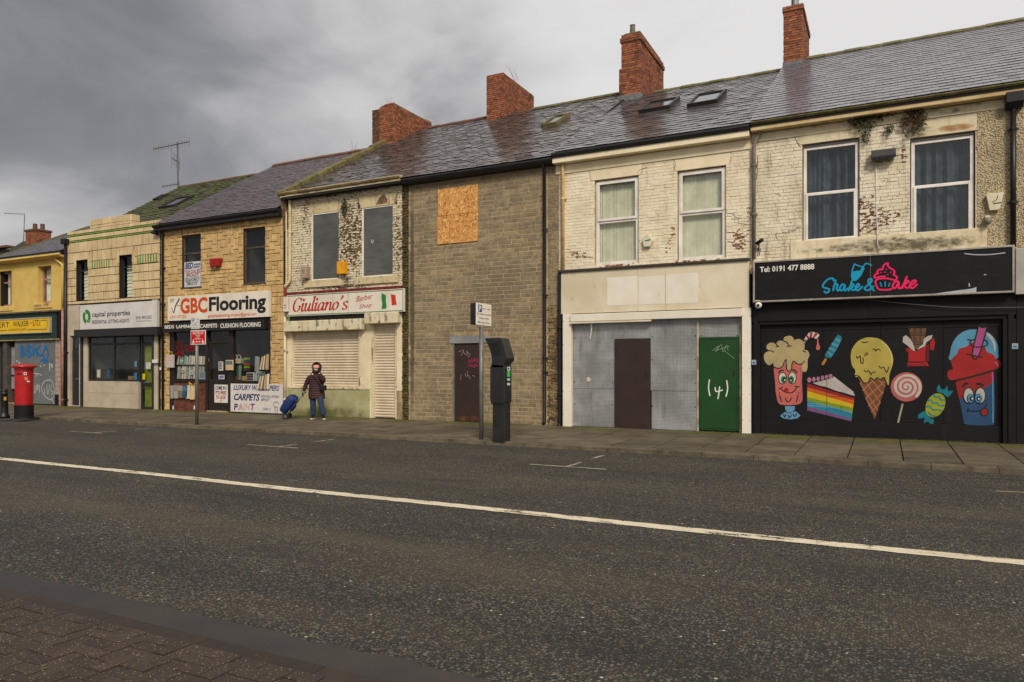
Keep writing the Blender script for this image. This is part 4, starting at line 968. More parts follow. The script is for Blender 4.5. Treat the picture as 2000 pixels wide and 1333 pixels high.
xg = facing(1063.5, FY-.1)
pipe(h4, [(xg-.03, FY-.2, ze4-.1), (xg-.02, FY-.18, ze4-.16), (xg, FY-.1, ze4-.26), (xg, FY-.09, PZ+.1), (xg-.03, FY-.14, PZ+.03)], .042, MBLKP, brackets=[(xg, FY-.09, P(1065, 450)[1]), (xg, FY-.09, P(1065, 578)[1]), (xg, FY-.09, P(1063, 700)[1]), (xg, FY-.09, P(1063, 728)[1])])
eaves(h4, X4a-.05, X5a-.1, ze4, MGUT, MGUT, .13, .02, .28)
# one roof runs over the infill house and the barber's
X3a = facing(559)
rf4 = Roof(X3a+.02, X4b-.1, YE, ze4+.01, FY+6.7, zr4-.06)
r4 = roofdeck(rf4, MDECK, h4)
slates(rf4, r4, .24, .205, .008, MSL4, ragged=.014, uneven=.010)
MRID = M('clay_ridge', rgb(112, 74, 52), rgb(86, 58, 42), rough=.85, rnd=.15, bump=.5)
ridge(h4, rf4, MRID, .45, x0=P(838, 245, FY+6.7)[0], x1=P(950, 228, FY+6.7)[0]); ridge(h4, rf4, MMOSSY, .45, x0=P(1040, 212, FY+6.7)[0])
velux(h4, rf4, [(1064, 250), (1092, 246), (1108, 229), (1080, 233)], MMOSSY, MVG, 'small old skylight near the roof valley')
q = rf4.hit(950, 238); cy = rf4.at(*q).y; xl = q[0]; xr = P(983, 235, cy)[0]; d_ = ray(1043, 195); cyb = xr*d_.y/d_.x
ch4 = chimney(h4, xl, xr, cy, cyb, rf4.at(*q).z-.3, P(966, 145, cy)[1], MBR, MMORT, seed=41)
# ================================================================== barber's
c3 = crop(550, 350, 5.796); c3b = crop(545, 555, 7.843); c3c = crop(550, 600, 5.556)
X3b = X4a-.19
h3 = thing('shop_house', ((X3a+X3b)/2, FY, PZ), 'cream flaking brick house with sheeted windows above the shuttered barber shop', 'house')
ze3 = P(676, 358, FY-.28)[1]+.02
peel3 = [(*c3(780, 700), .75, 1.5, 0.347), (*c3(1330, 700), .3, 1.6, 0.280), (*c3(280, 450), .3, 1.0, 0.246), (*c3(900, 450), .4, .9, 0.325), (*c3(700, 1230), 1.4, .16, 0.347), (*c3(560, 180), .7, .16, 0.347), (*c3(800, 130), .6, .14, 0.336)]
green3 = [(*c3(720, 330), .22, .45, .5), (*c3(780, 1150), .35, .3, .4)]
MP3 = M('cream_flaking_paint', rgb(220, 207, 178), rgb(200, 186, 154), rough=.85, nscale=2.5, rnd=.06, bump=.7, bscale=24, bdist=.012,
        stains=[dict(s=(11, 11, 18), blobs=peel3, k=1.6, lo=1.10, hi=1.14, c=rgb(92, 70, 46), h=1), dict(s=(14, 14, 22), lo=.575, hi=.60, c=rgb(104, 82, 56), a=.9, h=1), dict(s=6, blobs=green3, k=.6, lo=.6, hi=.85, c=rgb(76, 76, 40), a=.8)])
MM3 = M('flaking_joint', rgb(160, 144, 108), rgb(112, 94, 66), rough=.95, rnd=0, bump=.8, bscale=30, bdist=.01, stains=[dict(s=(11, 11, 18), blobs=peel3, k=1.6, lo=.95, hi=1.05, c=rgb(56, 44, 30)), dict(s=14, lo=.56, hi=.6, c=rgb(84, 66, 44), a=.9)])
MREN3 = M('cream_stone', rgb(204, 188, 150), rgb(184, 166, 126), rough=.85, rnd=.05, nscale=3, bump=.5, bscale=30, stains=[dict(s=(6, 6, 2.4), lo=.55, hi=.68, c=rgb(138, 116, 76), a=.75), dict(s=8, lo=.6, hi=.66, c=rgb(92, 78, 50), a=.7)])
w3A = c3.R(340, 402, 648, 1130); w3B = c3.R(912, 335, 1258, 1090)
z3c = c3b(1000, 80)[1]
w3 = wallsheet('wall', X3a, X3b, z3c-.3, ze3-.08, FY, .1, [w3A, w3B], MM3, h3)
l3A = (w3A[0]-.08, w3A[1]+.06, w3A[3], w3A[3]+.36); l3B = (w3B[0]-.16, w3B[1]+.16, w3B[3], w3B[3]+.36)
s3A = (w3A[0]-.28, w3A[1]+.12, w3A[2]-.22, w3A[2]); s3B = (w3B[0]-.22, w3B[1]+.2, w3B[2]-.22, w3B[2])
fz3 = c3(200, 248)[1]+.28
lay(w3, 'brick', courses(X3a+.005, X3b, z3c-.02, fz3-.16, .228, .0765, .010, [w3A, w3B, l3A, l3B, s3A, s3B], bond='head', seed=33, vary=.05), FY, .011, MP3, jit=.55)
MB().box(X3a, X3b, FY-.03, FY+.03, fz3-.16, fz3+.06).build('frieze', MREN3, h3, bevel=.015)
MB().box(l3A[0], l3A[1], FY-.014, FY+.08, l3A[2]+.002, l3A[3]).build('lintel', MREN3, h3, bevel=.012)
xa, xb_ = l3B[0], l3B[1]
kl = MB().prism([(xa+.12, l3B[2]+.002), (xb_-.12, l3B[2]+.002), (xb_, l3B[3]), (xa, l3B[3])], FY-.022, FY+.08).build('lintel', MREN3, h3, bevel=.01)
poly('broken_patch', [c3(x, y, FY-.024) for x, y in ((1062, 298), (1105, 215), (1160, 168), (1200, 225), (1196, 272))], FY-.0235, MRUIN, kl)
MMESH = M('grey_mesh_sheet', rgb(104, 104, 100), rgb(84, 84, 82), rough=.5, metal=.3, rnd=0, nscale=1.4, bump=.25, bscale=8, stains=[dict(s=(2, 2, 26), lo=.5, hi=.6, c=rgb(76, 76, 74), a=.5)])
MWHT = M('white_reveal', rgb(232, 226, 210), rough=.7, rnd=0, bump=.1)
for r, s_ in ((w3A, s3A), (w3B, s3B)):
    wn_ = MB().box(r[0]+.05, r[1]-.0, FY+.015, FY+.03, r[2]+.04, r[3]-.02).build('window', MMESH, h3, bevel=.004)
    wn_['label'] = 'window closed with a grey steel sheet'
    MB().box(r[0], r[0]+.05, FY-.005, FY+.05, r[2], r[3]).build('frame', MWHT, wn_); MB().box(r[0]+.05, r[1], FY-.003, FY+.05, r[2], r[2]+.035).build('frame', MWHT, wn_); MB().box(r[0]+.05, r[1], FY-.003, FY+.04, r[3]-.03, r[3]).build('frame', MWHT, wn_)
    MB().box(s_[0], s_[1], FY-.06, FY+.1, s_[2], s_[3]-.002).build('sill', MREN3, wn_, bevel=.012)
eaves(h3, X3a-.06, X3b+.1, ze3, MSTONE, MREN3, .10, .08, .30)
# coping on the gable between the barber's and the flooring shop
for i in range(9):
    v0, v1 = rf4.S*i/9, rf4.S*(i+1)/9
    V = [rf4.at(x, v, u_) for u_ in (-.1, .16+random.uniform(-.02, .02)) for x, v in ((X3a-.12, v0+.01), (X3a+.20, v0+.01), (X3a+.20, v1-.01), (X3a-.12, v1-.01))]
    MB().add(V, [(0,3,2,1),(4,5,6,7),(0,1,5,4),(1,2,6,5),(2,3,7,6),(3,0,4,7)]).build('coping_stone', MMOSSY, h3, bevel=.03)
MB().prismx([(FY, ze3-1.2), (rf4.yr, ze3-1.2), (rf4.yr, rf4.zr), (YE+.1, rf4.ze)], X3a-.1, X3a+.1).build('gable_wall', MRUIN, h3)
q = rf4.hit(768, 268); cy = FY+5.0; xl = P(725, 270, cy)[0]; xr = P(771, 262, cy)[0]; d_ = ray(843, 235); cyb = xr*d_.y/d_.x; zz = P(745, 209, cy)[1]
MBRD_ = M('sooty_brick', rgb(112, 78, 56), rgb(80, 58, 46), rough=.9, nscale=9, rnd=.3, bump=.6, bscale=50)
ch3 = chimney(h3, xl+.35*(xr-xl), xr, cy, cyb, P(745, 285, cy)[1]-.5, zz, MBR, MMORT, seed=31)
layi(ch3, 'brick', [(r, cy+.06, 'front') for r in courses(xl, xl+.36*(xr-xl), P(745, 285, cy)[1]-.5, zz-.04, .225, .075, .011, seed=32, vary=.1)], .014, MBRD_, 60)
MB().box(xl+.01, xl+.36*(xr-xl), cy+.06, cyb-.1, P(745, 285, cy)[1]-.5, zz-.05).build('chimney_back', MBRD_, ch3)
layi(ch3, 'brick', [(r, xr-.012, 'right') for r in courses(cyb-.5, cyb, zz, zz+.075, .225, .075, .011, seed=34)]+[(r, cy+.012, 'front') for r in courses(xr-.5, xr, zz, zz+.075, .225, .075, .011, seed=35)], .014, MBR, 20)
MB().box(xl+.4*(xr-xl)+.02, xr-.012, cy+.015, cyb-.5, zz-.02, zz+.05).build('mortar_cap', MMOSSY, ch3, bevel=.02)
# shopfront of the barber's
MCR = M('cream_shop_paint', rgb(226, 211, 178), rgb(208, 190, 152), rough=.65, rnd=.03, nscale=2, bump=.25, bscale=20, stains=[dict(s=5, lo=.62, hi=.72, c=rgb(170, 148, 104), a=.6)])
MCRF = M('cream_flaking_metal', rgb(214, 202, 172), rgb(196, 180, 144), rough=.7, rnd=.02, nscale=2.5, bump=.4, bscale=24, stains=[dict(s=(9, 9, 2.6), lo=.55, hi=.62, c=rgb(84, 72, 50), a=.8), dict(s=7, lo=.64, hi=.67, c=rgb(128, 62, 44), a=.9)])
MRIS = M('mossy_stallriser', rgb(172, 166, 126), rgb(150, 144, 100), rough=.85, rnd=0, nscale=2, bump=.5, bscale=18, bdist=.008,
         stains=[dict(s=3.4, blobs=[((X3a+X3b)/2-.6, PZ+.05, 3.2, .42, .42)], k=.6, lo=.5, hi=.82, c=rgb(84, 86, 42), a=.85), dict(s=9, lo=.655, hi=.67, c=rgb(52, 96, 140), a=.9), dict(s=8, lo=.64, hi=.66, c=rgb(96, 86, 66), a=.8)])
zsh0, zsh1 = c3c(500, 868)[1], c3c(500, 262)[1]
xsa, xsb = c3c(112, 600)[0], c3c(853, 600)[0]; xda, xdb = c3c(985, 700)[0], c3c(1250, 700)[0]
zd0, zd1 = PZ+.02, c3c(1120, 190)[1]
sf3 = wallsheet('shopfront', X3a, X3b, PZ-.03, z3c, FY, .14, [(xsa, xsb, zsh0, zsh1), (xda, xdb, PZ-.03, zd1)], MCR, h3)
MB().box(X3a+.08, c3c(958, 1000)[0], FY-.025, FY-.001, PZ-.02, zsh0-.03).build('stallriser', MRIS, sf3, bevel=.006)
def rollshutter(parent, x0, x1, z0, z1, y, mat, pitch, name='shutter'):
    n = max(2, round((z1-z0)/pitch)); p = (z1-z0)/n
    sh = MB().box(x0, x1, y+.03, y+.045, z0, z1).build(name, mat, parent)
    me = bpy.data.meshes.new('slat'); k = 6; v = []
    for i in range(k+1):
        t = i/k; yy = -.022*math.sin(math.pi*t)**.7; v += [(0, yy, t), (1, yy, t)]
    me.from_pydata(v, [], [(2*i, 2*i+1, 2*i+3, 2*i+2) for i in range(k)]); me.materials.append(mat); me.polygons.foreach_set('use_smooth', [True]*k); me.update()
    for i in range(n):
        o = bpy.data.objects.new('slat', me); COL.objects.link(o); o.parent = sh; o.location = (x0, y+.028+random.uniform(-.002, .002), z0+i*p+.002); o.scale = (x1-x0, 1, p-.004)
    return sh
MSHUT = M('beige_shutter', rgb(208, 191, 165), rgb(188, 170, 141), rough=.5, rnd=.04, nscale=2, bump=.2, bscale=30, stains=[dict(s=(7, 7, 1.4), lo=.6, hi=.75, c=rgb(160, 138, 104), a=.5), dict(s=16, lo=.69, hi=.72, c=rgb(92, 74, 56), a=.7)])
s_a = rollshutter(sf3, xsa+.03, xsb-.03, zsh0, zsh1, FY+.05, MSHUT, .083); s_a['label'] = 'wide beige roller shutter over the barber window'
s_b = rollshutter(sf3, xda+.03, xdb-.03, zd0, zd1, FY+.05, MSHUT, .083); s_b['label'] = 'narrow beige roller shutter over the barber door'
for xx, z0, z1 in ((xsa, zsh0-.03, zsh1), (xsb-.03, zsh0-.03, zsh1), (xda, PZ, zd1), (xdb-.03, PZ, zd1)): MB().box(xx-.02, xx+.05, FY-.02, FY+.09, z0, z1).build('shutter_guide', MCRF, sf3, bevel=.005)
MB().box(xsa-.02, xsb+.04, FY-.05, FY+.1, zsh0-.06, zsh0-.005).build('shutter_sill', MCRF, sf3, bevel=.005)
y3 = FY-.24
zq1, zq0 = P(640, 657-29, y3)[1], P(640, 646, y3)[1]
bx1 = (P(553.5, 640, y3)[0], P(705, 640, y3)[0]); bz = (c3b(650, 715, y3)[1], c3b(650, 552, y3)[1])
MB().prismx([(y3, bz[0]), (y3, bz[1]), (FY, bz[1]+.02), (FY, bz[0])], bx1[0], bx1[1]).build('shutter_box', MCRF, sf3, bevel=.02)
bx2 = (c3b(1302, 520, y3)[0], c3b(1810, 520, y3)[0]); bz2 = (c3b(1500, 605, y3)[1], c3b(1500, 440, y3)[1])
MB().prismx([(y3, bz2[0]), (y3, bz2[1]), (FY, bz2[1]+.02), (FY, bz2[0])], bx2[0], bx2[1]).build('shutter_box', MCRF, sf3, bevel=.02)
MB().box(bx1[0]+.1, bx2[0], FY-.07, FY-.002, bz[1]+.01, bz[1]+.22).build('dark_recess_board', MGUT, sf3)
xm0, xm1 = c3c(880, 600)[0], c3c(957, 600)[0]
MB().box(xm0, xm1, FY-.03, FY-.001, zsh0-.05, c3c(920, 303)[1]).build('pilaster', MCR, sf3, bevel=.008)
xr0, xr1 = c3c(1256, 600)[0], c3c(1335, 600)[0]
MB().box(xr0, X3b, FY-.045, FY-.001, c3c(1300, 912)[1], z3c-.05).build('pilaster', MCR, sf3, bevel=.008)
MB().box(xr0, X3b, FY-.04, FY-.001, PZ-.02, c3c(1300, 915)[1]-.003).build('pilaster_base', MSTONE, sf3, bevel=.012)
text('305', c3c.R(1258, 505, 1316, 535, FY-.047), FY-.046, F(236, 226, 200), sf3, .01, name='house_number')
MREDB = M('red_cornice', rgb(112, 34, 28), rgb(86, 28, 24), rough=.7, rnd=0, nscale=5, bump=.4, stains=[dict(s=9, lo=.6, hi=.66, c=rgb(52, 36, 30), a=.8), dict(s=12, lo=.66, hi=.69, c=rgb(130, 156, 178), a=.9)])
zr1, zr0 = c3b(1000, 85)[1], c3b(1000, 130)[1]
MB().box(X3a, X3b+.03, FY-.12, FY+.02, zr0-.03, zr1).build('cornice', MREDB, sf3, bevel=.012)
MRED = M('red_pipe', rgb(126, 30, 24), rgb(100, 26, 22), rough=.6, rnd=0, bump=.2)
xq = facing(566.5, FY-.07); xq2 = facing(556.5, FY-.09); zt_ = c3(90, 240)[1]; zn = c3(90, 1140)[1]; zn2 = c3(40, 1225)[1]
pipe(h3, [(xq, FY-.14, ze3-.08), (xq, FY-.08, zt_), (xq, FY-.075, zn), (xq-.02, FY-.08, zn-.08), (xq2+.02, FY-.09, zn2+.03), (xq2, FY-.09, zn2-.04)], .045, M('cream_pipe', rgb(214, 198, 160), rgb(196, 176, 132), rough=.7, rnd=0, bump=.2), brackets=[(xq, FY-.075, c3(85, 610)[1])])
zrb = c3b(85, 440)[1]
pipe(h3, [(xq2, FY-.09, zn2+.0), (xq2, FY-.09, zrb)], .047, MRED)
pipe(h3, [(xq2, FY-.09, zrb), (xq2, FY-.09, PZ+.02)], .044, M('flaking_cream_pipe', rgb(214, 200, 170), rgb(200, 184, 150), rough=.7, rnd=0, bump=.3, stains=[dict(s=6, lo=.6, hi=.64, c=rgb(120, 50, 36), a=.9)]), brackets=[(xq2, FY-.09, c3c(25, 475)[1]), (xq2, FY-.09, PZ+.5)])
# ================================================================== stone-clad flooring shop
c2 = crop(300, 270, 2.378); c2b = crop(320, 560, 5.127)
X2a, X2b = facing(314), X3a-.10
h2 = thing('shop_house', ((X2a+X2b)/2, FY, PZ), 'house clad in yellow stone blocks above the flooring shop', 'house')
ze2 = P(435, 421, FY-.28)[1]; zr2 = P(600, 311, FY+5.5)[1]
rf2 = Roof(X2a-.05, X3a-.12, YE, ze2, FY+5.5, zr2-.05)
MST2 = M('yellow_cladding_stone', rgb(206, 174, 120), rgb(180, 148, 98), rough=.85, nscale=6, rnd=.13, bump=.8, bscale=16, bdist=.014, hue=(.93, .90, .86, 1), stains=[dict(s=2.2, lo=.58, hi=.74, c=rgb(136, 104, 62), a=.6)])
MSJ2 = M('dark_stone_joint', rgb(62, 48, 32), rough=.95, rnd=0, bump=.4)
w2A = c2.R(133, 456, 221, 690); w2B = c2.R(418, 424, 520, 672)
zsg1 = c2b(540, 80)[1]; sh2x = (c2b(62, 800)[0], c2b(1072, 800)[0]); zsh2 = c2b(540, 335)[1]
z2bot = PZ-.03
shop2 = (sh2x[0], sh2x[1], z2bot, zsh2)
w2 = wallsheet('wall', X2a, X2b, z2bot, ze2-.08, FY, .12, [w2A, w2B, shop2], MSJ2, h2)
def ashlar(x0, x1, z0, z1, u_, holes, seed):
    rr = random.Random(seed); nx, nz = int((x1-x0)/u_), int((z1-z0)/u_); ux, uz = (x1-x0)/nx, (z1-z0)/nz
    used = [[False]*nz for _ in range(nx)]; out = []
    sizes = [(3, 1), (2, 1), (2, 2), (1, 2), (3, 2), (1, 1), (2, 1), (3, 1), (2, 2), (4, 2), (1, 3)]
    for k in range(nz):
        for i in range(nx):
            if used[i][k]: continue
            rr.shuffle(sizes)
            for a, b_ in sizes+[(1, 1)]:
                if i+a <= nx and k+b_ <= nz and not any(used[i+p][k+q_] for p in range(a) for q_ in range(b_)): break
            for p in range(a):
                for q_ in range(b_): used[i+p][k+q_] = True
            for s in cutrow(x0+i*ux, x0+(i+a)*ux, z0+k*uz, z0+(k+b_)*uz, holes):
                if s[1]-s[0] > .03 and s[3]-s[2] > .03: out.append((s[0]+.008, s[1]-.008, s[2]+.007, s[3]-.007))
    return out
_st = [unit_brick(100+i, .05, .02) for i in range(6)]
lay(w2, 'stone', ashlar(X2a+.02, X2b-.01, PZ, ze2-.12, .125, [w2A, w2B, shop2, (shop2[0]-.1, shop2[1]+.05, zsh2, zsg1)], 22), FY, .021, MST2, limit=300, meshes=_st, jit=.4)
MWD2 = M('weathered_brown_frame', rgb(88, 72, 56), rgb(64, 52, 42), rough=.75, rnd=0, bump=.4, stains=[dict(s=9, lo=.58, hi=.66, c=rgb(150, 128, 98), a=.7)])
for i, (r, tr) in enumerate(((w2A, c2(176, 535)[1]), (w2B, c2(470, 507)[1]))):
    wn_ = window(h2, r, FY+.05, MWD2, MGL, .055, [tr]); wn_['label'] = 'brown framed window with a bed poster' if i == 0 else 'brown framed window with an empty dark room'
    room(wn_, r, FY+.13, 1.2, M('dim_room_%d' % i, rgb(110, 106, 98) if i == 0 else rgb(74, 70, 66), rough=.9, rnd=0, bump=0)); MB().box(r[0]-.06, r[1]+.06, FY-.03, FY+.12, r[2]-.05, r[2]-.003).build('sill', MWD2, wn_, bevel=.008)
eaves(h2, X2a-.1, X2b, ze2, MGUT, MGUT, .12, .1, .30)
r2_ = roofdeck(rf2, MDECK, h2)
slates(rf2, r2_, .26, .185, .009, MSL2, ragged=.01, uneven=.006)
ridge(h2, rf2, MRID, .45)
xk = facing(318, FY-.08)
pipe(h2, [(xk-.02, FY-.2, ze2-.1), (xk, FY-.09, ze2-.3), (xk, FY-.085, PZ+.02)], .042, MBLKP, brackets=[(xk, FY-.085, z) for z in (1.2, 2.6, 3.9, 5.2)])
MB().tube([(facing(560, FY-.06), FY-.08, ze2-.1), (facing(560, FY-.06), FY-.08, c2(610, 690)[1])], .02).build('cable', MCR, h2)
# flooring shopfront
MBR_ = M('dark_shop_wood', rgb(44, 35, 29), rgb(32, 27, 24), rough=.55, rnd=.05, bump=.2)
yr2 = FY+.04
dl = (c2b(440, 800)[0], c2b(652, 800)[0]); wl_ = (c2b(104, 700)[0], c2b(418, 700)[0]); wr_ = (c2b(697, 700)[0], c2b(1056, 700)[0])
zw0 = c2b(420, 932)[1]-.02; zwt = c2b(540, 452)[1]+.03
sf2 = MB()
for a, b_ in ((shop2[0], wl_[0]), (wl_[1], dl[0]), (dl[1], wr_[0]), (wr_[1], shop2[1])): sf2.box(a, b_, FY-.02, FY+.12, PZ, zwt)
sf2.box(shop2[0], shop2[1], FY-.018, FY+.12, zwt, zsh2); sf2.box(wl_[0], wl_[1], FY-.06, FY+.12, zw0-.07, zw0); sf2.box(wr_[0], wr_[1], FY-.06, FY+.12, zw0-.07, zw0)
sfo2 = sf2.build('shopfront', MBR_, h2, bevel=.006)
rb = (shop2[0]+.02, dl[0]-.08, PZ-.02, zw0-.075)
br2 = MB().box(rb[0], rb[1], FY-.0, FY+.1, rb[2], rb[3]).build('stallriser', MMORT, h2)
lay(br2, 'brick', courses(rb[0], rb[1], PZ, rb[3], .225, .075, .011, seed=27), FY, .012, MBR2, 120)
MB().box(wr_[0], wr_[1], FY+.0, FY+.1, PZ, zw0-.075).build('stallriser', MBR_, h2)
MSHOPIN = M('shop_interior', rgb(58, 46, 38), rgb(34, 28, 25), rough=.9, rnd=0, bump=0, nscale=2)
for r in ((wl_[0], wl_[1], zw0, zwt), (wr_[0], wr_[1], zw0, zwt)):
    p_ = MB().box(r[0], r[1], yr2, yr2+.006, r[2], r[3]).build('shop_window', MGLD, sfo2); room(sfo2, r, yr2+.05, 1.1, MSHOPIN)
dz = c2b(545, 565)[1]
dd = MB(); fw = .075
dd.box(dl[0]+.01, dl[0]+fw, FY+.03, FY+.08, PZ+.05, dz); dd.box(dl[1]-fw, dl[1]-.01, FY+.03, FY+.08, PZ+.05, dz); dd.box(dl[0]+fw, dl[1]-fw, FY+.03, FY+.08, dz-.1, dz); dd.box(dl[0]+fw, dl[1]-fw, FY+.031, FY+.079, PZ+.05, zw0+.02)
dr2 = dd.build('door', MBR_, sfo2, bevel=.006); dr2['label'] = 'dark wooden shop door with notices'
MB().box(dl[0]+fw, dl[1]-fw, FY+.05, FY+.056, zw0+.02, dz-.1).build('pane', MGLD, dr2); MB().box(dl[0], dl[1], FY+.05, FY+.056, dz+.05, zwt).build('fanlight', MGLD, dr2)
MB().box(dl[0], dl[1], FY+.0, FY+.1, dz, dz+.05).build('transom', MBR_, sfo2); MB().box(dl[0], dl[1], FY-.05, FY+.3, PZ-.02, PZ+.04).build('doorstep', MSTONE, sfo2)
room(sfo2, (dl[0], dl[1], PZ, zwt), FY+.11, 1.2, MSHOPIN)
MB().box(dl[0]+.02, dl[0]+.05, FY-.0, FY+.03, c2b(475, 755)[1], c2b(475, 715)[1]).build('handle', MSTL, dr2)
# ================================================================== tiled letting agency
c1 = crop(130, 400, 6.348); c1b = crop(130, 580, 5.795)
X1a, X1b = facing(131.5), X2a-.03
h1 = thing('shop_house', ((X1a+X1b)/2, FY, PZ), 'house faced in buff glazed tiles with green bands and stepped parapet', 'house')
MTB = M('buff_glazed_tile', rgb(212, 188, 144), rgb(192, 166, 122), rough=.35, spec=.5, rnd=.08, nscale=2, bump=.1, bscale=8, stains=[dict(s=(11, 11, .9), lo=.56, hi=.72, c=rgb(130, 98, 60), a=.65)])
MTG = M('green_glazed_tile', rgb(118, 148, 70), rgb(96, 130, 58), rough=.3, spec=.5, rnd=.14, nscale=4, bump=.1)
MTJ = M('dark_tile_joint', rgb(40, 32, 22), rough=.9, rnd=0, bump=0)
t1A = c1.R(120, 640, 268, 1190); t1B = c1.R(650, 618, 818, 1160)
t1A = (c1(122, 900)[0], c1(267, 900)[0], c1(200, 1195)[1], c1(180, 690)[1]); t1B = (c1(655, 900)[0], c1(817, 900)[0], c1(740, 1158)[1], c1(720, 628)[1])
zT = [c1(60, y)[1] for y in (1240, 1205, 1112, 1018, 918, 825, 735, 605, 478)]      # row levels read at the left edge
zg1, zg1b, zg2, zg2b, zpL = c1(60, 478)[1], c1(60, 455)[1], c1(60, 402)[1], c1(60, 378)[1], c1(60, 335)[1]
zpM0, zpM = c1(295, 268)[1], c1(295, 188)[1]
zsn1 = c1b(160, 92)[1]
wt1 = wallsheet('wall', X1a, X1b, PZ-.03, zpL-.01, FY, .2, [t1A, t1B, (X1a+.02, X1b-.15, PZ-.03, zsn1)], MTJ, h1)
xM0, xM1 = c1(293, 300)[0], c1(800, 200)[0]
MB().box(X1a, X1b, FY, FY+.35, zpL-.3, zpL-.015).build('parapet', MTB, h1); MB().box(xM0, xM1, FY-.0, FY+.35, zpL-.02, zpM-.015).build('parapet', MTB, h1)
tl = []; gl_ = []
def row(x0, x1, z0, z1, w, out, holes=(), off=0, rr=random.Random(8)):
    x = x0-off
    while x < x1-.02:
        l = w*rr.uniform(.8, 1.12); a, b_ = max(x, x0), min(x+l, x1); x += l
        if x1-b_ < .08: b_ = x1; x = x1
        for s in cutrow(a, b_, z0, z1, holes):
            if s[1]-s[0] > .03 and s[3]-s[2] > .02: out.append((s[0]+.012, s[1]-.012, s[2]+.011, s[3]-.011))
pnl = [(c1(318, 740)[0], c1(552, 740)[0], c1(318, 795)[1], c1(318, 702)[1]), (c1(877, 680)[0], c1(1140, 660)[0], c1(877, 736)[1], c1(877, 635)[1])]
arch = [(t1A[0]-.12, t1A[1]+.12, t1A[3], t1A[3]+.3), (t1B[0]-.12, t1B[1]+.12, t1B[3], t1B[3]+.3)]
H1 = [t1A, t1B]+pnl+arch
for i in range(len(zT)-1): row(X1a+.01, X1b-.01, zT[i], zT[i+1]-(.0), .31, tl, H1, off=(.1 if i % 2 else 0))
row(X1a+.01, X1b-.01, zT[-1], zg1b, .5, gl_); row(X1a+.01, X1b-.01, zg1b, zg2, .36, tl, off=.12); row(X1a+.01, X1b-.01, zg2, zg2b, .5, gl_, off=.2)
row(X1a+.01, X1b-.01, zg2b, zpL, .36, tl)
row(xM0, xM1, zpL, zpM0, .36, tl); row(xM0, xM1, zpM0, zpM, .42, tl)
_tm = [unit_brick(200+i, .035, .006) for i in range(3)]
lay(wt1, 'tile', tl, FY, .014, MTB, 300, meshes=_tm, jit=.2); lay(wt1, 'green_tile', gl_, FY, .026, MTG, 80, meshes=_tm)
it = [(r, X1b, 'right') for r in [(FY+.01, FY+.34, zg2b+.01, zpL-.01), (FY+.01, FY+.34, zg1b+.01, zg2-.01)]]+[(r, xM1, 'right') for r in [(FY+.01, FY+.34, zpM0+.01, zpM-.01), (FY+.01, FY+.34, zpL+.01, zpM0-.01)]]
layi(wt1, 'tile', it, .012, MTB, 10, meshes=_tm)
layi(wt1, 'green_tile', [((FY+.01, FY+.34, zT[-1]+.005, zg1b-.005), X1b, 'right'), ((FY+.01, FY+.34, zg2+.005, zg2b-.005), X1b, 'right')], .02, MTG, 10, meshes=_tm)
for r in pnl:
    n = 16; w = (r[1]-r[0])/n
    lay(wt1, 'green_tile', [(r[0]+i*w+.004, r[0]+(i+1)*w-.004, r[2]+.006, r[3]-.006) for i in range(0, n, 2)], FY, .016, MTG, 40, meshes=_tm)
    lay(wt1, 'narrow_tile', [(r[0]+i*w+.004, r[0]+(i+1)*w-.004, r[2]+.006, r[3]-.006) for i in range(1, n, 2)], FY, .014, MTB, 40, meshes=_tm)
for t, a in ((t1A, arch[0]), (t1B, arch[1])):          # splayed window heads
    n = 3; w = (t[1]-t[0])/n
    for i in range(n):
        x0, x1 = t[0]+i*w, t[0]+(i+1)*w; k0 = (i/n-.5)*.16; k1 = ((i+1)/n-.5)*.16
        MB().prism([(x0+.005, a[2]+.005), (x1-.005, a[2]+.005), (x1+k1-.005, a[3]-.005), (x0+k0+.005, a[3]-.005)], FY-.03, FY+.05).build('head_tile', MTB, wt1, bevel=.004)
    for s in (-1, 1):
        e = t[0] if s < 0 else t[1]; o_ = a[0] if s < 0 else a[1]
        pts = [(e, t[3]-.28), (o_+s*.02, t[3]-.32), (o_+s*.0, t[3]+.1), (e+s*.08, a[3]-.01), (e+s*.0, t[3]+.0)]
        MB().prism(pts if s > 0 else pts[::-1], FY-.026, FY+.05).build('shoulder_tile', MTB, wt1, bevel=.004)
MANT = M('anthracite_frame', rgb(42, 41, 42), rough=.4, rnd=0, bump=.1)
for i, (t, tr) in enumerate(((t1A, c1(200, 815)[1]), (t1B, c1(740, 770)[1]))):
    wn_ = window(h1, t, FY+.12, MANT, MGL, .05, [tr]); wn_['label'] = 'dark framed window in the tiled front'
    room(wn_, t, FY+.2, .7)
    for k in range(9):
        z = t[2]+.06+k*.13
        if z < tr: MB().add([(t[0]+.1, FY+.24, z), (t[1]-.03, FY+.24, z), (t[1]-.03, FY+.27, z+.135), (t[0]+.1, FY+.27, z+.135)], [(0, 1, 2, 3)]).build('blind_slat', MBLIND, wn_, fix=False)
ze1 = zT[-1]
rf1 = Roof(X1a, X2a-.04, FY+.36, ze1+.25, FY+5.2, P(430, 351, FY+5.2)[1]-.05)
r1 = roofdeck(rf1, MDECK, h1)
slates(rf1, r1, .28, .24, .02, MSL1, ragged=.012, uneven=.012, name='roof_tile')
ridge(h1, rf1, MRID, .45, h=.07)
velux(h1, rf1, [(318, 409), (352, 405), (371, 388), (345, 391)], MVF, MVG, 'larger skylight on the mossy roof'); velux(h1, rf1, [(298, 396), (315, 391), (331, 383), (316, 386)], MVF, MVG, 'smaller skylight on the mossy roof')
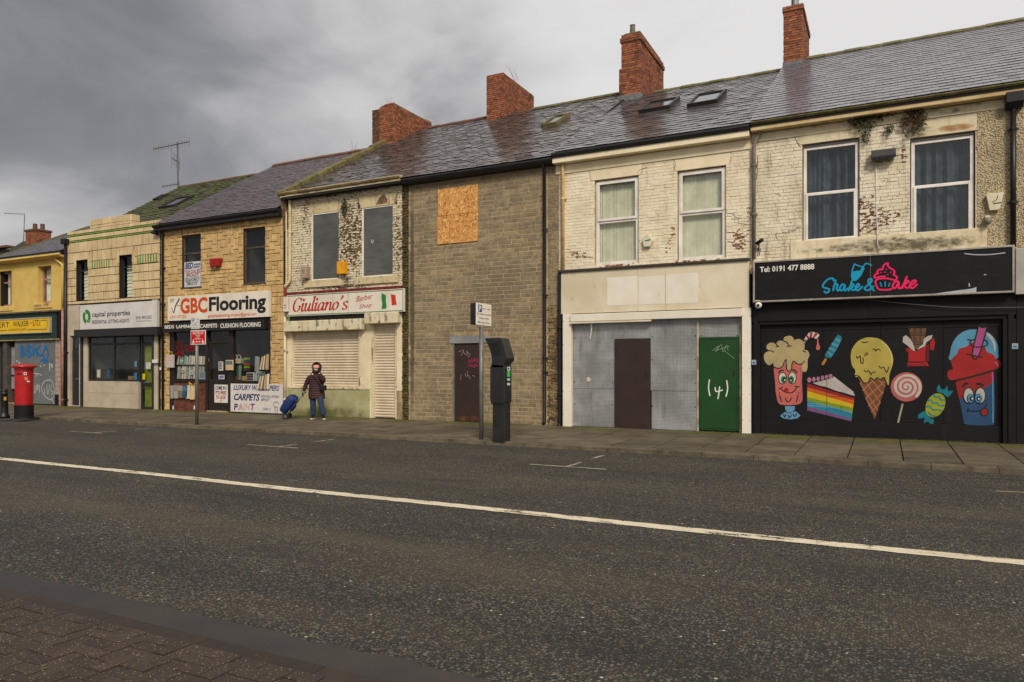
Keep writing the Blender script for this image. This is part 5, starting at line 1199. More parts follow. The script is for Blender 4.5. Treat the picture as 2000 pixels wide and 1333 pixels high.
# letting agency shopfront
MPAN = M('beige_panel', rgb(186, 172, 150), rgb(166, 152, 130), rough=.6, rnd=.04, nscale=1.6, bump=.15, bscale=10, stains=[dict(s=(5, 5, 1.5), lo=.58, hi=.74, c=rgb(140, 124, 100), a=.6)])
def b1(a): return c1b(a, 800)[0]
ztop1 = c1b(160, 445)[1]
sfo1 = MB().box(b1(42), b1(150), FY-.02, FY+.2, ztop1+.02, zsn1).build('shopfront', MPAN, h1, bevel=.006)
for xa_, xb_, ya_, zt_ in ((X1a+.02, b1(42), FY-.022, zsn1), (b1(150), b1(168), FY-.03, ztop1+.02), (b1(192), b1(236), FY-.01, ztop1+.05), (b1(975), b1(1040), FY-.04, zsn1+.02)): MB().box(xa_, xb_, ya_, FY+.2, PZ-.02, zt_).build('pilaster', MPAN, sfo1, bevel=.006)
zr_ = c1b(500, 956)[1]
for k, (a, c) in enumerate(((b1(236), b1(525)), (b1(525), b1(815)))):
    MB().box(a+.003, c-.003, FY-.02, FY+.1, PZ+.55, zr_-.003).build('stallriser_panel', MPAN, sfo1, bevel=.003); MB().box(a+.003, c-.003, FY-.02, FY+.1, PZ-.02, PZ+.545).build('stallriser_panel', MPAN, sfo1, bevel=.003)
ww = window(sfo1, (b1(240), b1(822), zr_, ztop1+.06), FY+.03, MANT, MGLD, .07, [c1b(500, 535)[1]], [b1(524)], name='window'); 
room(sfo1, (b1(240), b1(975), zr_, ztop1), FY+.12, 1.6, M('office_wall', rgb(120, 116, 100), rgb(80, 78, 66), rough=.9, rnd=0, bump=0, nscale=1.2))
d1 = window(sfo1, (b1(826), b1(975), PZ-.0, ztop1+.05), FY+.05, MANT, MGLD, .075, [c1b(900, 985)[1], c1b(900, 530)[1]], name='door', depth=.06); d1['label'] = 'glazed dark framed door with lime green panel'
MB().box(b1(845), b1(972), FY+.15, FY+.16, PZ, c1b(900, 540)[1]).build('lime_panel', M('lime_board', rgb(124, 132, 30), rgb(104, 112, 24), rough=.6, rnd=0), d1)
MB().box(b1(980), b1(1000), FY-.06, FY-.03, PZ, ztop1+.02).build('dark_post', MANT, sfo1)
zdk = c1b(95, 595)[1]
dk = MB().box(b1(48), b1(150), FY+.06, FY+.1, PZ+.03, zdk).build('door', MANT, sfo1, bevel=.004); dk['label'] = 'dark panelled side door'
for r in ((58, 97, 640, 900), (103, 142, 640, 900), (58, 97, 950, 1150), (103, 142, 950, 1150)): MB().box(b1(r[0]), b1(r[1]), FY+.05, FY+.062, c1b(95, r[3])[1], c1b(95, r[2])[1]).build('panel', MANT, dk, bevel=.01)
MB().box(b1(85), b1(135), FY+.035, FY+.05, c1b(95, 936)[1], c1b(95, 922)[1]).build('letter_plate', MSTL, dk)
MB().box(b1(48), b1(150), FY+.06, FY+.066, zdk+.03, ztop1+.02).build('fanlight', MGLD, sfo1); MB().box(b1(170), b1(190), FY-.06, FY+.05, PZ, ztop1).build('dark_post', MANT, sfo1)
MB().box(b1(42), b1(192), FY+.1, FY+.12, PZ, ztop1+.05).build('backing', MDARK, sfo1); MB().box(b1(42), b1(150), FY-.0, FY+.1, PZ-.02, PZ+.03).build('doorstep', MPAN, sfo1)
y1 = FY-.3
hb1 = c1b.R(80, 372, 1020, 450, y1)
MB().prismx([(y1, c1b(500, 447, y1)[1]), (y1, c1b(500, 358, y1)[1]), (FY, c1b(500, 358, y1)[1]+.01), (FY, c1b(500, 447, y1)[1])], hb1[0], hb1[1]).build('shutter_box', MANT, sfo1, bevel=.015)
# ================================================================== yellow betting shop
c0 = crop(0, 460, 8.329); c0b = crop(0, 590, 5.557)
X0a, X0b = -33.6, X1a-.06
h0 = thing('shop_house', ((X0a+X0b)/2, FY, PZ), 'mustard yellow rendered house with pink window frames above the betting shop', 'house')
MYEL = M('yellow_render', rgb(208, 176, 98), rgb(192, 160, 84), rough=.8, rnd=0, nscale=1.5, bump=.25, bscale=24, stains=[dict(s=(6, 6, 1.2), lo=.6, hi=.8, c=rgb(150, 118, 58), a=.5), dict(s=8, blobs=[(*c0(620, 1150), .6, .1, .4), (*c0(760, 1130), .35, .14, .4)], k=.6, lo=.62, hi=.7, c=rgb(116, 100, 74), a=.9)])
ze0 = P(60, 500, FY-.28)[1]+.02
o0A = (c0(0, 800)[0]-.35, c0(190, 800)[0], c0(100, 1150)[1], c0(100, 580)[1]); o0B = (c0(615, 800)[0], c0(832, 800)[0], c0(740, 1098)[1], c0(740, 497)[1])
zf0 = c0b(300, 105)[1]
w0 = wallsheet('wall', X0a, X0b, zf0-.2, ze0-.05, FY, .3, [o0A, o0B], MYEL, h0)
MPINK = M('pink_frame', rgb(160, 112, 104), rgb(130, 92, 86), rough=.6, rnd=0, bump=.2)
for r, m_, tr in ((o0A, c0(150, 800)[0], c0(100, 760)[1]), (o0B, c0(790, 800)[0], c0(770, 705)[1])):
    wn_ = window(h0, (r[0]+.02, r[1]-.01, r[2]+.02, r[3]-.02), FY+.2, MPINK, MGL, .06, [tr], [r[0]+(r[1]-r[0])*.62]); wn_['label'] = 'pink framed window in a deep yellow reveal'
    room(wn_, r, FY+.31, .8); curtain(wn_, (r[0], r[0]+(r[1]-r[0])*.45, r[2], r[3]), FY+.36, MBLIND, 4, .02); MB().box(r[0]-.25, r[1]+.12, FY-.04, FY+.1, r[2]-.22, r[2]-.002).build('sill', MYEL, wn_, bevel=.02)
MB().prismx([(FY-.3, ze0-.03), (FY-.31, ze0-.1), (FY-.22, ze0-.17), (FY, ze0-.2), (FY, ze0-.03)], X0a-.1, X0b+.02).build('gutter', MYEL, h0)
MB().box(X0a-.1, X0b+.02, FY-.29, FY-.1, ze0-.035, ze0+.04).build('gutter_lining', MGUT, h0)
rf0 = Roof(X0a, X1a-.02, YE, ze0+.04, FY+4.0, ze0+2.1)
r0 = roofdeck(rf0, MDECK, h0); slates(rf0, r0, .3, .22, .01, MSL6, ragged=.006); MB().prismx([(YE-.05, ze0), (YE-.05, ze0+.06), (rf0.yr, rf0.zr+.1), (rf0.yr, rf0.zr-.1)], X0a-.06, X0a+.06).build('verge', MMOSSY, h0)
MCYP = M('yellow_pipe', rgb(214, 178, 96), rough=.6, rnd=0, bump=.1); MPKP = M('pink_pipe', rgb(176, 122, 104), rgb(150, 100, 84), rough=.6, rnd=0, bump=.2)
xy = facing(122.5, FY-.08); xy0 = c0(935, 300)[0]; zk = c0b(675, 75)[1]
pipe(h0, [(xy0, FY-.12, ze0-.15), (xy0, FY-.1, c0(930, 385)[1]), (xy-.04, FY-.085, c0(1020, 480)[1]), (xy, FY-.085, c0(1020, 530)[1]), (xy, FY-.085, zk)], .045, MCYP, brackets=[(xy, FY-.085, c0(1020, 555)[1])])
pipe(h0, [(xy, FY-.085, zk), (xy, FY-.085, PZ)], .045, MPKP, brackets=[(xy, FY-.085, c0b(680, 570)[1]), (xy, FY-.085, c0b(680, 1060)[1]), (xy, FY-.085, zk-.03)])
xz = facing(128.3, FY-.09); pk = pipe(h0, [(xz, FY-.1, c1(30, 480)[1]), (xz, FY-.09, PZ)], .05, MBLKP, brackets=[(xz, FY-.09, c0b(705, 550)[1]), (xz, FY-.09, c0b(705, 1060)[1])])
zz = c1(30, 480)[1]; MB().box(xz-.14, xz+.12, FY-.22, FY-.02, zz-.05, zz+.16).build('hopper', MBLKP, pk, bevel=.02)
# betting shopfront
MGRN = M('dark_green_board', rgb(34, 56, 46), rgb(28, 46, 40), rough=.5, rnd=0, bump=.15, nscale=3)
yf0 = FY-.1
zc0, zc1 = c0b(300, 408, yf0)[1], c0b(300, 125, yf0)[1]
MB().box(X0a, c0b(612, 300, yf0)[0], yf0, FY+.05, zc0, zc1).build('fascia_board', MGRN, h0, bevel=.006)
MB().box(c0b(612, 300, yf0)[0], c0b(665, 300, yf0)[0], yf0+.01, FY+.05, zc0, zc1+.05).build('fascia_end', MBLK, h0, bevel=.006)
MB().box(X0a, c0b(668, 300)[0], yf0-.12, FY, zc1, zc1+.07).build('cornice', M('flaking_cornice', rgb(70, 60, 52), rgb(110, 98, 82), rough=.85, rnd=0, nscale=8, bump=.5), h0, bevel=.01)
MB().box(X0a, c0b(668, 300)[0], yf0-.03, FY, zc0-.04, zc0).build('trim_strip', MSTONE, h0)
MGSH = M('grey_shutter_sheet', rgb(106, 108, 106), rgb(92, 94, 94), rough=.6, rnd=0, nscale=1.5, bump=.15, bscale=10, stains=[dict(s=(5, 5, 2), lo=.6, hi=.72, c=rgb(76, 78, 78), a=.5)])
sh0 = MB().box(c0b(165, 700)[0], c0b(605, 700)[0], FY-.02, FY+.05, PZ+.04, zc0-.04).build('shutter_sheet', MGSH, h0, bevel=.004)
MPKT = M('pink_tile', rgb(170, 146, 132), rgb(150, 126, 112), rough=.4, rnd=.06, bump=.1)
xpt = (c0b(606, 700)[0], c0b(664, 700)[0]); zpt0 = PZ; pl0 = MB().box(xpt[0], xpt[1], FY-.015, FY+.1, PZ-.02, zc0).build('pilaster', MTJ, h0)
pt = []
for k in range(14):
    z0 = PZ+k*(zc0-PZ)/14
    for j in range(2): pt.append((xpt[0]+j*(xpt[1]-xpt[0])/2+.004, xpt[0]+(j+1)*(xpt[1]-xpt[0])/2-.004, z0+.004, z0+(zc0-PZ)/14-.004))
lay(pl0, 'tile', pt, FY-.015, .01, MPKT, 40, meshes=_tm)
MB().box(xpt[0]+.02, xpt[1]-.12, FY-.05, FY-.03, PZ, c0b(630, 1005)[1]).build('dark_box', MBLK, h0)
MB().box(X0a, c0b(165, 700)[0], FY+.25, FY+.3, PZ-.02, zc0).build('entrance_back', MBLK, h0)
for a, b_ in ((35, 78), (-60, -20)): MB().box(c0b(a, 700)[0], c0b(b_, 700)[0], FY-.02, FY+.3, PZ-.02, zc0).build('post', M('grey_post%d' % a, rgb(84, 76, 68), rgb(62, 56, 50), rough=.7, rnd=0), h0)
dq = MB().box(c0b(82, 700)[0], c0b(164, 700)[0], FY+.15, FY+.2, c0b(120, 945)[1], c0b(120, 490)[1]).build('entrance_panel', M('pale_panel_', rgb(136, 134, 132), rgb(112, 108, 104), rough=.6, rnd=0, stains=[dict(s=(2, 2, 40), lo=.5, hi=.56, c=rgb(150, 152, 154), a=.6)]), h0)
MB().box(c0b(82, 700)[0], c0b(164, 700)[0], FY+.13, FY+.15, c0b(120, 800)[1]-.03, c0b(120, 800)[1]+.03).build('rail', MBLK, dq)
MB().box(c0b(20, 700)[0], c0b(164, 700)[0], FY-.05, FY+.3, PZ-.03, PZ+.04).build('doorstep', MSTONE, h0)
# ================================================================== house in the back street
hB = thing('back_house', (-42, 27, 0), 'brick chimney and slate gable of a house behind the yellow shop', 'house')
yb = 27.0
gp = [P(-30, 520, yb), P(95, 520, yb), P(46, 471, yb), P(20, 487, yb), P(-30, 489, yb)]
MB().prism([gp[0], gp[1], gp[2], gp[3], gp[4]], yb, yb+.3).build('gable_wall', M('grey_gable', rgb(84, 80, 76), rgb(66, 62, 58), rough=.85, rnd=0), hB)
MB().box(P(-40, 480, yb)[0], P(22, 480, yb)[0], yb-.3, yb+.2, P(0, 487, yb)[1], P(0, 483, yb)[1]).build('ridge_tile', MRID, hB)
MB().box(P(-60, 480, yb)[0], P(90, 480, yb)[0], yb+.05, yb+6, -.1, P(0, 500, yb)[1]).build('wall', MRUIN, hB)
q0, q1 = P(49.5, 476, yb-.4), P(70, 450, yb-.4)
ch0 = chimney(hB, q0[0], q1[0], yb-.4, yb+.55, q0[1]-.6, P(60, 452, yb-.4)[1], MBR, MMORT, seed=11, limit=120)
zc_ = P(60, 452, yb-.4)[1]
MB().box(q0[0]-.05, q1[0]+.05, yb-.45, yb+.6, zc_, zc_+.14).build('chimney_cap', MBRD_, ch0, bevel=.03)
for a in (.3, .62): MB().lathe([(.14, zc_+.1), (.12, zc_+.5), (.13, zc_+.55)], q0[0]+(q1[0]-q0[0])*a, yb+(.0 if a < .5 else .25), 12).build('chimney_pot', MBRD_, ch0)

for par, x in ((h6, X6a), (h5, X5a), (h4, X4a-.1), (h2, X2b), (h1, X1b), (h0, X0b), (h0, X0a+.07), (h7, X6b)): MB().box(x-.06, x+.06, FY+.12, FY+4.5, PZ-.02, 5.9).build('party_wall', MDARK, par)
# ================================================================== shop signs
def sign(name, r, y0, y1, mat, label, cat='sign', frame=None, fmat=None, bevel=.004):
    t = thing(name, ((r[0]+r[1])/2, y0, r[2]), label, cat)
    MB().box(r[0], r[1], y0, y1, r[2], r[3]).build('panel', mat, t, bevel=bevel)
    if frame:
        a = frame; b = MB(); x0, x1, z0, z1 = r
        b.box(x0-a*.3, x0+a, y0-.02, y1, z0-a*.3, z1+a*.3); b.box(x1-a, x1+a*.3, y0-.02, y1, z0-a*.3, z1+a*.3); b.box(x0+a, x1-a, y0-.02, y1, z0-a*.3, z0+a); b.box(x0+a, x1-a, y0-.02, y1, z1-a, z1+a*.3)
        b.build('frame', fmat, t, bevel=.006)
    return t
E_ = .003
# ---- flooring shop
yS = FY-.13
r = c2b.R(38, 108, 1050, 302, yS)
MSGN = M('sign_white', rgb(222, 212, 196), rgb(206, 194, 176), rough=.45, rnd=0, nscale=1.5, bump=0, stains=[dict(s=(5, 5, 1.2), lo=.62, hi=.8, c=rgb(178, 162, 136), a=.5)])
gbc = sign('shop_sign', r, yS, FY+.0, MSGN, 'white sign board lettered GBC Flooring in orange and black')
ORG, INK = F(196, 74, 18), F(34, 32, 34)
text('GBC', c2b.R(165, 120, 437, 262, yS), yS-E_, ORG, gbc, .035)
text('Flooring', c2b.R(452, 106, 1023, 266, yS), yS-E_, INK, gbc, .035)
text('t:0191 477 2321', c2b.R(64, 292, 226, 316, yS), yS-E_, ORG, gbc, .01)
text('gatesheadbeddingcompany@gmail.com', c2b.R(442, 277, 928, 299, yS), yS-E_, ORG, gbc, .01)
b = MB(); stroke(b, [c2b(x, y, yS) for x, y in ((80, 212), (98, 262), (120, 190), (158, 122))], .055, yS-E_, nib=(2.2, .35), ends=False); b.build('tick_mark', INK, gbc, fix=False)
strokes('dots', [[c2b(137, 193, yS), c2b(140, 192, yS)], [c2b(152, 191, yS), c2b(155, 190, yS)]], .035, yS-E_, INK, gbc, sm=0)
strokes('small_print', [[c2b(62, 129+k*14, yS), c2b(108-k*6, 127+k*14, yS)] for k in range(3)], .018, yS-E_, F(90, 88, 88), gbc, sm=0, ends=False)
yK = FY-.20
r = c2b.R(-14, 368, 1000, 440, yK); r = (r[0], r[1], c2b(500, 442, yK)[1], c2b(500, 348, yK)[1])
MSB = M('sign_black', rgb(32, 30, 30), rgb(26, 25, 25), rough=.4, rnd=0, nscale=2, bump=0)
band = sign('shop_sign', r, yK, FY-.02, MSB, 'long black board listing beds, laminate, carpets and cushion flooring')
WHT = F(226, 220, 208)
for t_, a, b_, z0, z1 in (('BEDS', 10, 102, 389, 420), ('LAMINATE', 127, 330, 386, 413), ('CARPETS', 362, 535, 377, 411), ('CUSHION FLOORING', 566, 970, 371, 402)):
    text(t_, c2b.R(a, z0, b_, z1, yK), yK-E_, WHT, band, .02)
strokes('dots', [[c2b(112, 402, yK), c2b(117, 402, yK)], [c2b(545, 391, yK), c2b(550, 391, yK)]], .03, yK-E_, ORG, band, sm=0)
# ---- letting agency
yS = FY-.12
r = c1b.R(152, 98, 1020, 342, yS)
cap = sign('shop_sign', r, yS, FY, M('sign_grey_white', rgb(206, 200, 194), rgb(190, 184, 176), rough=.4, rnd=0, bump=0, nscale=1.5, stains=[dict(s=(6, 6, 1), lo=.62, hi=.8, c=rgb(160, 150, 136), a=.5)]), 'pale sign board lettered capital properties with a green ring')
NAV = F(30, 32, 42)
text('capital properties', c1b.R(290, 173, 719, 226, yS), yS-E_, NAV, cap, .012)
text('RESIDENTIAL LETTING AGENTS', c1b.R(291, 268, 713, 290, yS), yS-E_, NAV, cap, .008)
text('0191 4913255', c1b.R(785, 222, 962, 248, yS), yS-E_, NAV, cap, .008)
GRN = F(38, 122, 30)
strokes('small_print', [[c1b(788+k*22, 278-k*.9, yS), c1b(788+k*22+18, 277.2-k*.9, yS)] for k in range(8)], .02, yS-E_, GRN, cap, sm=0, ends=False)
arc = lambda t0, t1: [c1b(224+31*math.cos(t)+4, 226-58*math.sin(t), yS) for t in np.linspace(t0, t1, 12)]
strokes('ring_logo', [arc(2.0, -.75), arc(4.55, 2.25)], .15, yS-E_, GRN, cap, sm=0, ends=False)
poly('ring_logo', [c1b(x, y, yS) for x, y in ((232, 262), (268, 282), (258, 292), (228, 290))], yS-E_, GRN, cap)
# ---- barber
yS = FY-.17
r = c3b.R(118, 176, 1912, 422, yS)
barb = sign('shop_sign', r, yS, FY-.1, MSGN, "white sign board lettered Giuliano's Barber Shop with a small flag")
REDL = F(176, 40, 28); GRB = F(44, 112, 58)
bo = MB(); i_ = .03
for p0, p1 in (((r[0]+i_, r[2]+i_), (r[1]-i_, r[2]+i_)), ((r[0]+i_, r[3]-i_), (r[1]-i_, r[3]-i_)), ((r[0]+i_, r[2]+i_), (r[0]+i_, r[3]-i_)), ((r[1]-i_, r[2]+i_), (r[1]-i_, r[3]-i_))): stroke(bo, [p0, p1], .022, yS-E_, sm=0, ends=False)
bo.build('border', GRB, barb, fix=False)
for cxx in (825, 1060): 
    xx = c3b(cxx, 300, yS)[0]; MB().box(xx-.006, xx+.006, yS-.0025, yS-.0005, r[2]+.01, r[3]-.01).build('panel_joint', F(140, 128, 110), barb)
GL = dict(G=([[(.60, .80), (.56, .94), (.42, 1.0), (.22, .86), (.10, .5), (.14, .16), (.30, .0), (.44, .06), (.52, .2), (.54, .38)], [(.42, .40), (.66, .40)]], .66),
    i=([[(.0, .50), (.12, .58), (.06, .30), (.06, .05), (.12, 0), (.2, .1)]], .22), u=([[(.0, .50), (.12, .58), (.06, .25), (.10, .02), (.22, .06), (.36, .4)], [(.40, .58), (.34, .3), (.34, .04), (.40, 0), (.48, .1)]], .5),
    l=([[(.04, .98), (.16, 1.04), (.08, .5), (.06, .08), (.12, 0), (.2, .1)]], .22), a=([[(.38, .50), (.26, .58), (.10, .42), (.04, .16), (.10, .0), (.24, .1), (.38, .4)], [(.42, .58), (.36, .3), (.34, .06), (.40, 0), (.48, .1)]], .5),
    n=([[(.0, .50), (.12, .58), (.08, .3), (.04, 0)], [(.08, .3), (.24, .54), (.36, .54), (.36, .3), (.34, .06), (.40, 0), (.48, .1)]], .5), o=([[(.26, .58), (.10, .44), (.04, .18), (.14, 0), (.32, .14), (.38, .4), (.26, .58)]], .44),
    s=([[(.34, .46), (.26, .58), (.12, .50), (.12, .36), (.28, .22), (.28, .06), (.14, 0), (.02, .10)]], .4))
GL["'"] = ([[(.12, 1.0), (.18, .92), (.12, .78), (.04, .72)]], .22)
def script(word, r, y, mat, parent, w, slant=.12):
    x = 0; L = []; D = []
    for ch in word:
        st, adv = GL[ch]
        for s in st: L.append([(x+p[0]+slant*p[1], p[1]) for p in s])
        if ch == 'i': D.append((x+.12+slant*.8, .84))
        x += adv
    xm = x+slant*.5; f = lambda p: (r[0]+p[0]/xm*(r[1]-r[0]), r[2]+p[1]*(r[3]-r[2]))
    b = MB()
    for s in L: stroke(b, [f(p) for p in s], w, y, nib=(.15, .30), ends=False)
    for d in D:
        c = f(d); b.add([(c[0]+w*.6*math.cos(t), y-.002, c[1]+w*.6*math.sin(t)) for t in np.linspace(0, 5.6, 9)], [tuple(range(9))])
    b.build('lettering', mat, parent, fix=False)
script("Giuliano's", c3b.R(195, 222, 1066, 386, yS), yS-E_, REDL, barb, .075)
def tl_(t_, l, t, rt, bt, k):
    x0, z1 = c3b(l, t, yS); z0 = c3b(l, bt, yS)[1]; x1 = c3b(rt, t, yS)[0]; text(t_, (x0, x1, z0, z1), yS-E_, REDL, barb, .0, .25, tilt=k)
tl_('Barber', 1186, 192, 1436, 274, .12); tl_('Shop', 1228, 318, 1418, 402, .10)
poly('flag_stripe', [c3b(x, y, yS) for x, y in ((1570, 143), (1640, 172), (1638, 260), (1648, 340), (1645, 378), (1572, 385), (1582, 300), (1568, 220))], yS-E_, F(40, 124, 50), barb)
poly('flag_stripe', [c3b(x, y, yS) for x, y in ((1712, 157), (1786, 172), (1790, 240), (1804, 318), (1728, 330), (1722, 250))], yS-E_, F(196, 56, 34), barb)
sm_ = thing('side_sign', (*P(553, 600, FY-.35)[:1], FY-.3, P(553, 612)[1]), 'small white projecting sign fixed beside the red drainpipe', 'sign')
q = c3b.R(76, 200, 150, 425, FY-.22); MB().box(q[0], q[1]-.02, FY-.26, FY-.20, q[2], q[3]).build('panel', MSGN, sm_, bevel=.01); strokes('small_print', [[(q[0]+.04, q[2]+.2), (q[1]-.08, q[2]+.21)], [(q[0]+.06, q[2]+.12), (q[1]-.08, q[2]+.125)]], .035, FY-.263, REDL, sm_, sm=0, ends=False)
# ---- betting shop
yS = FY-.18
r = c0b.R(-260, 235, 540, 332, yS); r = (r[0], r[1], c0b(540, 332, yS)[1], c0b(540, 165, yS)[1])
bet = sign('shop_sign', r, yS, FY-.1, M('sign_yellow', rgb(222, 178, 26), rgb(206, 162, 22), rough=.4, rnd=0, bump=0, nscale=2), 'yellow betting office sign on the dark green board', frame=.035, fmat=M('sign_edge', rgb(176, 164, 140), rough=.5, rnd=0))
text('ROBERT', c0b.R(-150, 232, 102, 276, yS), yS-E_, F(26, 42, 34), bet, .0); text('WALKER', c0b.R(140, 212, 312, 263, yS), yS-E_, F(26, 42, 34), bet, .0); text('LTD.', c0b.R(360, 200, 442, 258, yS), yS-E_, F(26, 42, 34), bet, .0)
text('(TM)', c0b.R(320, 222, 352, 242, yS), yS-E_, F(60, 64, 40), bet); text('LICENCED BETTING OFFICE', c0b.R(84, 296, 284, 308, yS), yS-E_, F(40, 54, 40), bet)
strokes('green_rule', [[c0b(440, 204, yS), c0b(512, 199, yS), c0b(512, 297, yS), c0b(296, 304, yS)], [c0b(75, 311, yS), c0b(-220, 318, yS)]], .03, yS-E_, F(30, 96, 64), bet, sm=0, ends=False)
# ---- dessert shop
yS = FY-.24
ra = c7.R(66, 92, 1768, 326, yS); r = (ra[0]+.02, ra[1]-.0, P(1725, 581, yS)[1], P(1725, 496, yS)[1])
MSC = M('gloss_black_sign', rgb(20, 19, 20), rgb(26, 25, 25), rough=.4, spec=.2, rnd=0, nscale=3, bump=0)
MALU = M('aluminium_trim', rgb(176, 166, 154), rgb(140, 130, 120), rough=.4, metal=.5, rnd=0, bump=.1)
sc_ = sign('shop_sign', r, yS, FY-.02, MSC, 'long black sign lettered Shake & Cake in blue and pink', frame=.03, fmat=MALU)
cA = crop(1450, 490, 6.6667); cB = crop(1660, 500, 12.5)
a = lambda l: [cA(x, y, yS) for x, y in l]; bb = lambda l: [cB(x, y, yS) for x, y in l]
text('Tel: 0191 477 8888', cA.R(228, 212, 936, 243, yS), yS-E_, WHT, sc_, .022)
BLU, PNK = F(0, 146, 186), F(236, 24, 92)
strokes('lettering', [a(l) for l in (
    [(1188, 392), (1178, 362), (1120, 370), (1062, 425), (1048, 470), (1085, 488), (1128, 500), (1124, 532), (1092, 550), (1066, 530)],
    [(1216, 385), (1180, 520)], [(1186, 470), (1215, 436), (1240, 446), (1228, 498), (1245, 522), (1266, 500)],
    [(1332, 448), (1300, 440), (1270, 485), (1278, 518), (1308, 506), (1336, 450), (1326, 508), (1345, 520), (1370, 492)],
    [(1426, 400), (1386, 520)], [(1392, 482), (1420, 442), (1448, 440), (1438, 470), (1406, 482), (1438, 514), (1464, 506)],
    [(1466, 496), (1502, 476), (1522, 450), (1502, 432), (1476, 468), (1478, 508), (1512, 514), (1560, 468)],
    [(1712, 520), (1645, 425), (1645, 378), (1676, 368), (1682, 402), (1622, 458), (1590, 490), (1614, 514), (1660, 506), (1708, 462)])], .036, yS-E_, BLU, sc_)
strokes('glass_logo', [a(l) for l in ([(1460, 172), (1432, 255), (1420, 340)], [(1460, 174), (1500, 194), (1568, 212)], [(1535, 268), (1582, 196), (1608, 168), (1640, 172), (1680, 190)], [(1428, 385), (1412, 425)])], .026, yS-E_, BLU, sc_)
poly('glass_logo', a([(1436, 272), (1490, 262), (1528, 262), (1580, 215), (1592, 228), (1545, 330), (1480, 396), (1426, 392), (1417, 340)]), yS-E_, BLU, sc_)
strokes('cake_logo', [bb(l) for l in ([(858, 507), (760, 508), (612, 535), (598, 500), (632, 450), (685, 436), (665, 400), (690, 352), (740, 332), (795, 332), (802, 290), (845, 215), (930, 180), (925, 240), (985, 305), (1062, 345), (1088, 400), (1072, 468), (1132, 500), (1152, 545), (1112, 592)],
    [(640, 592), (700, 565), (860, 552), (985, 568), (1072, 595)], [(640, 592), (622, 630), (648, 730), (688, 805), (760, 828), (900, 830), (1010, 815)])], .034, yS-E_, PNK, sc_)
strokes('sprinkles', [bb([(x-8, y), (x+8, y)]) for x, y in ((755, 408), (860, 402), (885, 328), (995, 405), (920, 463))], .022, yS-E_, PNK, sc_, sm=0)
strokes('cup_lines', [bb(l) for l in ([(740, 655), (768, 745)], [(860, 632), (860, 745)], [(970, 668), (946, 745)])], .022, yS-E_, BLU, sc_, sm=0)
strokes('lettering', [bb(l) for l in ([(1185, 632), (1110, 630), (1045, 720), (1058, 788), (1120, 772), (1195, 640), (1182, 765), (1212, 795), (1255, 765)], [(1388, 512), (1272, 792)], [(1290, 722), (1375, 625), (1430, 612), (1420, 652), (1332, 712), (1370, 780), (1425, 780)], [(1450, 742), (1560, 682), (1612, 622), (1560, 602), (1482, 680), (1470, 758), (1530, 790), (1640, 700)])], .036, yS-E_, PNK, sc_)
xj = cA(1667, 300, yS)[0]; MB().box(xj-.006, xj+.006, yS-.0025, yS-.0005, r[2]+.03, r[3]-.03).build('panel_joint', F(92, 90, 88), sc_)
SIL = F(170, 170, 172)
poly('torn_vinyl', [c7(x, y, yS) for x, y in ((1252, 314), (1330, 302), (1400, 292), (1440, 288), (1495, 280), (1524, 270), (1522, 312), (1400, 318), (1290, 322))], yS-E_, SIL, sc_)
strokes('scratch', [[c7(1445, 52, yS), c7(1520, 60, yS), c7(1620, 58, yS), c7(1712, 47, yS)], [c7(1476, 245, yS), c7(1478, 268, yS)], [c7(1572, 190, yS), c7(1588, 189, yS)]], .02, yS-E_, SIL, sc_, ends=False)
for gx in range(10):                                    # faint repeat print on the board
    for gz in range(4):
        if 3 <= gx <= 6: continue
        x0 = r[0]+.25+gx*.5+(gz % 2)*.22; z0 = r[2]+.14+gz*.19
        if x0 > r[1]-.35 or (gx < 3 and gz == 3): continue
        strokes('faint_print', [[(x0, z0), (x0+.08, z0+.012), (x0+.2, z0+.004)], [(x0+.09, z0+.01), (x0+.1, z0+.05)]], .010, yS-E_, F(34, 33, 33), sc_, ends=False)
# ================================================================== mural on the black boards
mC = crop(1480, 620, 6.058); mD = crop(1720, 620, 6.058)
def MF(col):
    k = ('mural',)+col
    if k not in _fl: _fl[k] = M('mural_%d_%d_%d' % col, tuple(x*.78 for x in rgb(*col)[:3])+(1,), tuple(x*.6 for x in rgb(*col)[:3])+(1,), rough=.6, rnd=0, bump=.1, nscale=2.4, stains=[dict(s=(9, 9, 2), lo=.62, hi=.76, c=rgb(30, 28, 27), a=.4), dict(s=26, lo=.7, hi=.73, c=rgb(34, 32, 31), a=.7)])
    return _fl[k]
def mur(nm, cr_, col, shapes, layer, smooth=True):
    yy = ysh-.0015-layer*.0018; L = []
    for s in shapes: L.append([cr_(x, y, yy) for x, y in (smoothline(s, 5, True) if smooth else s)])
    return polys(nm, L, yy, MF(col), shf)
def mln(nm, cr_, col, lines, w, layer, **k):
    yy = ysh-.0015-layer*.0018
    return strokes(nm, [[cr_(x, y, yy) for x, y in l] for l in lines], w, yy, MF(col), shf, **k)
def ell(cx, cy, rx, ry, n=22, rot=0): return [(cx+rx*math.cos(t)*math.cos(rot)-ry*math.sin(t)*math.sin(rot), cy+rx*math.cos(t)*math.sin(rot)+ry*math.sin(t)*math.cos(rot)) for t in np.linspace(0, 2*math.pi, n, endpoint=False)]
BK = (24, 22, 22)
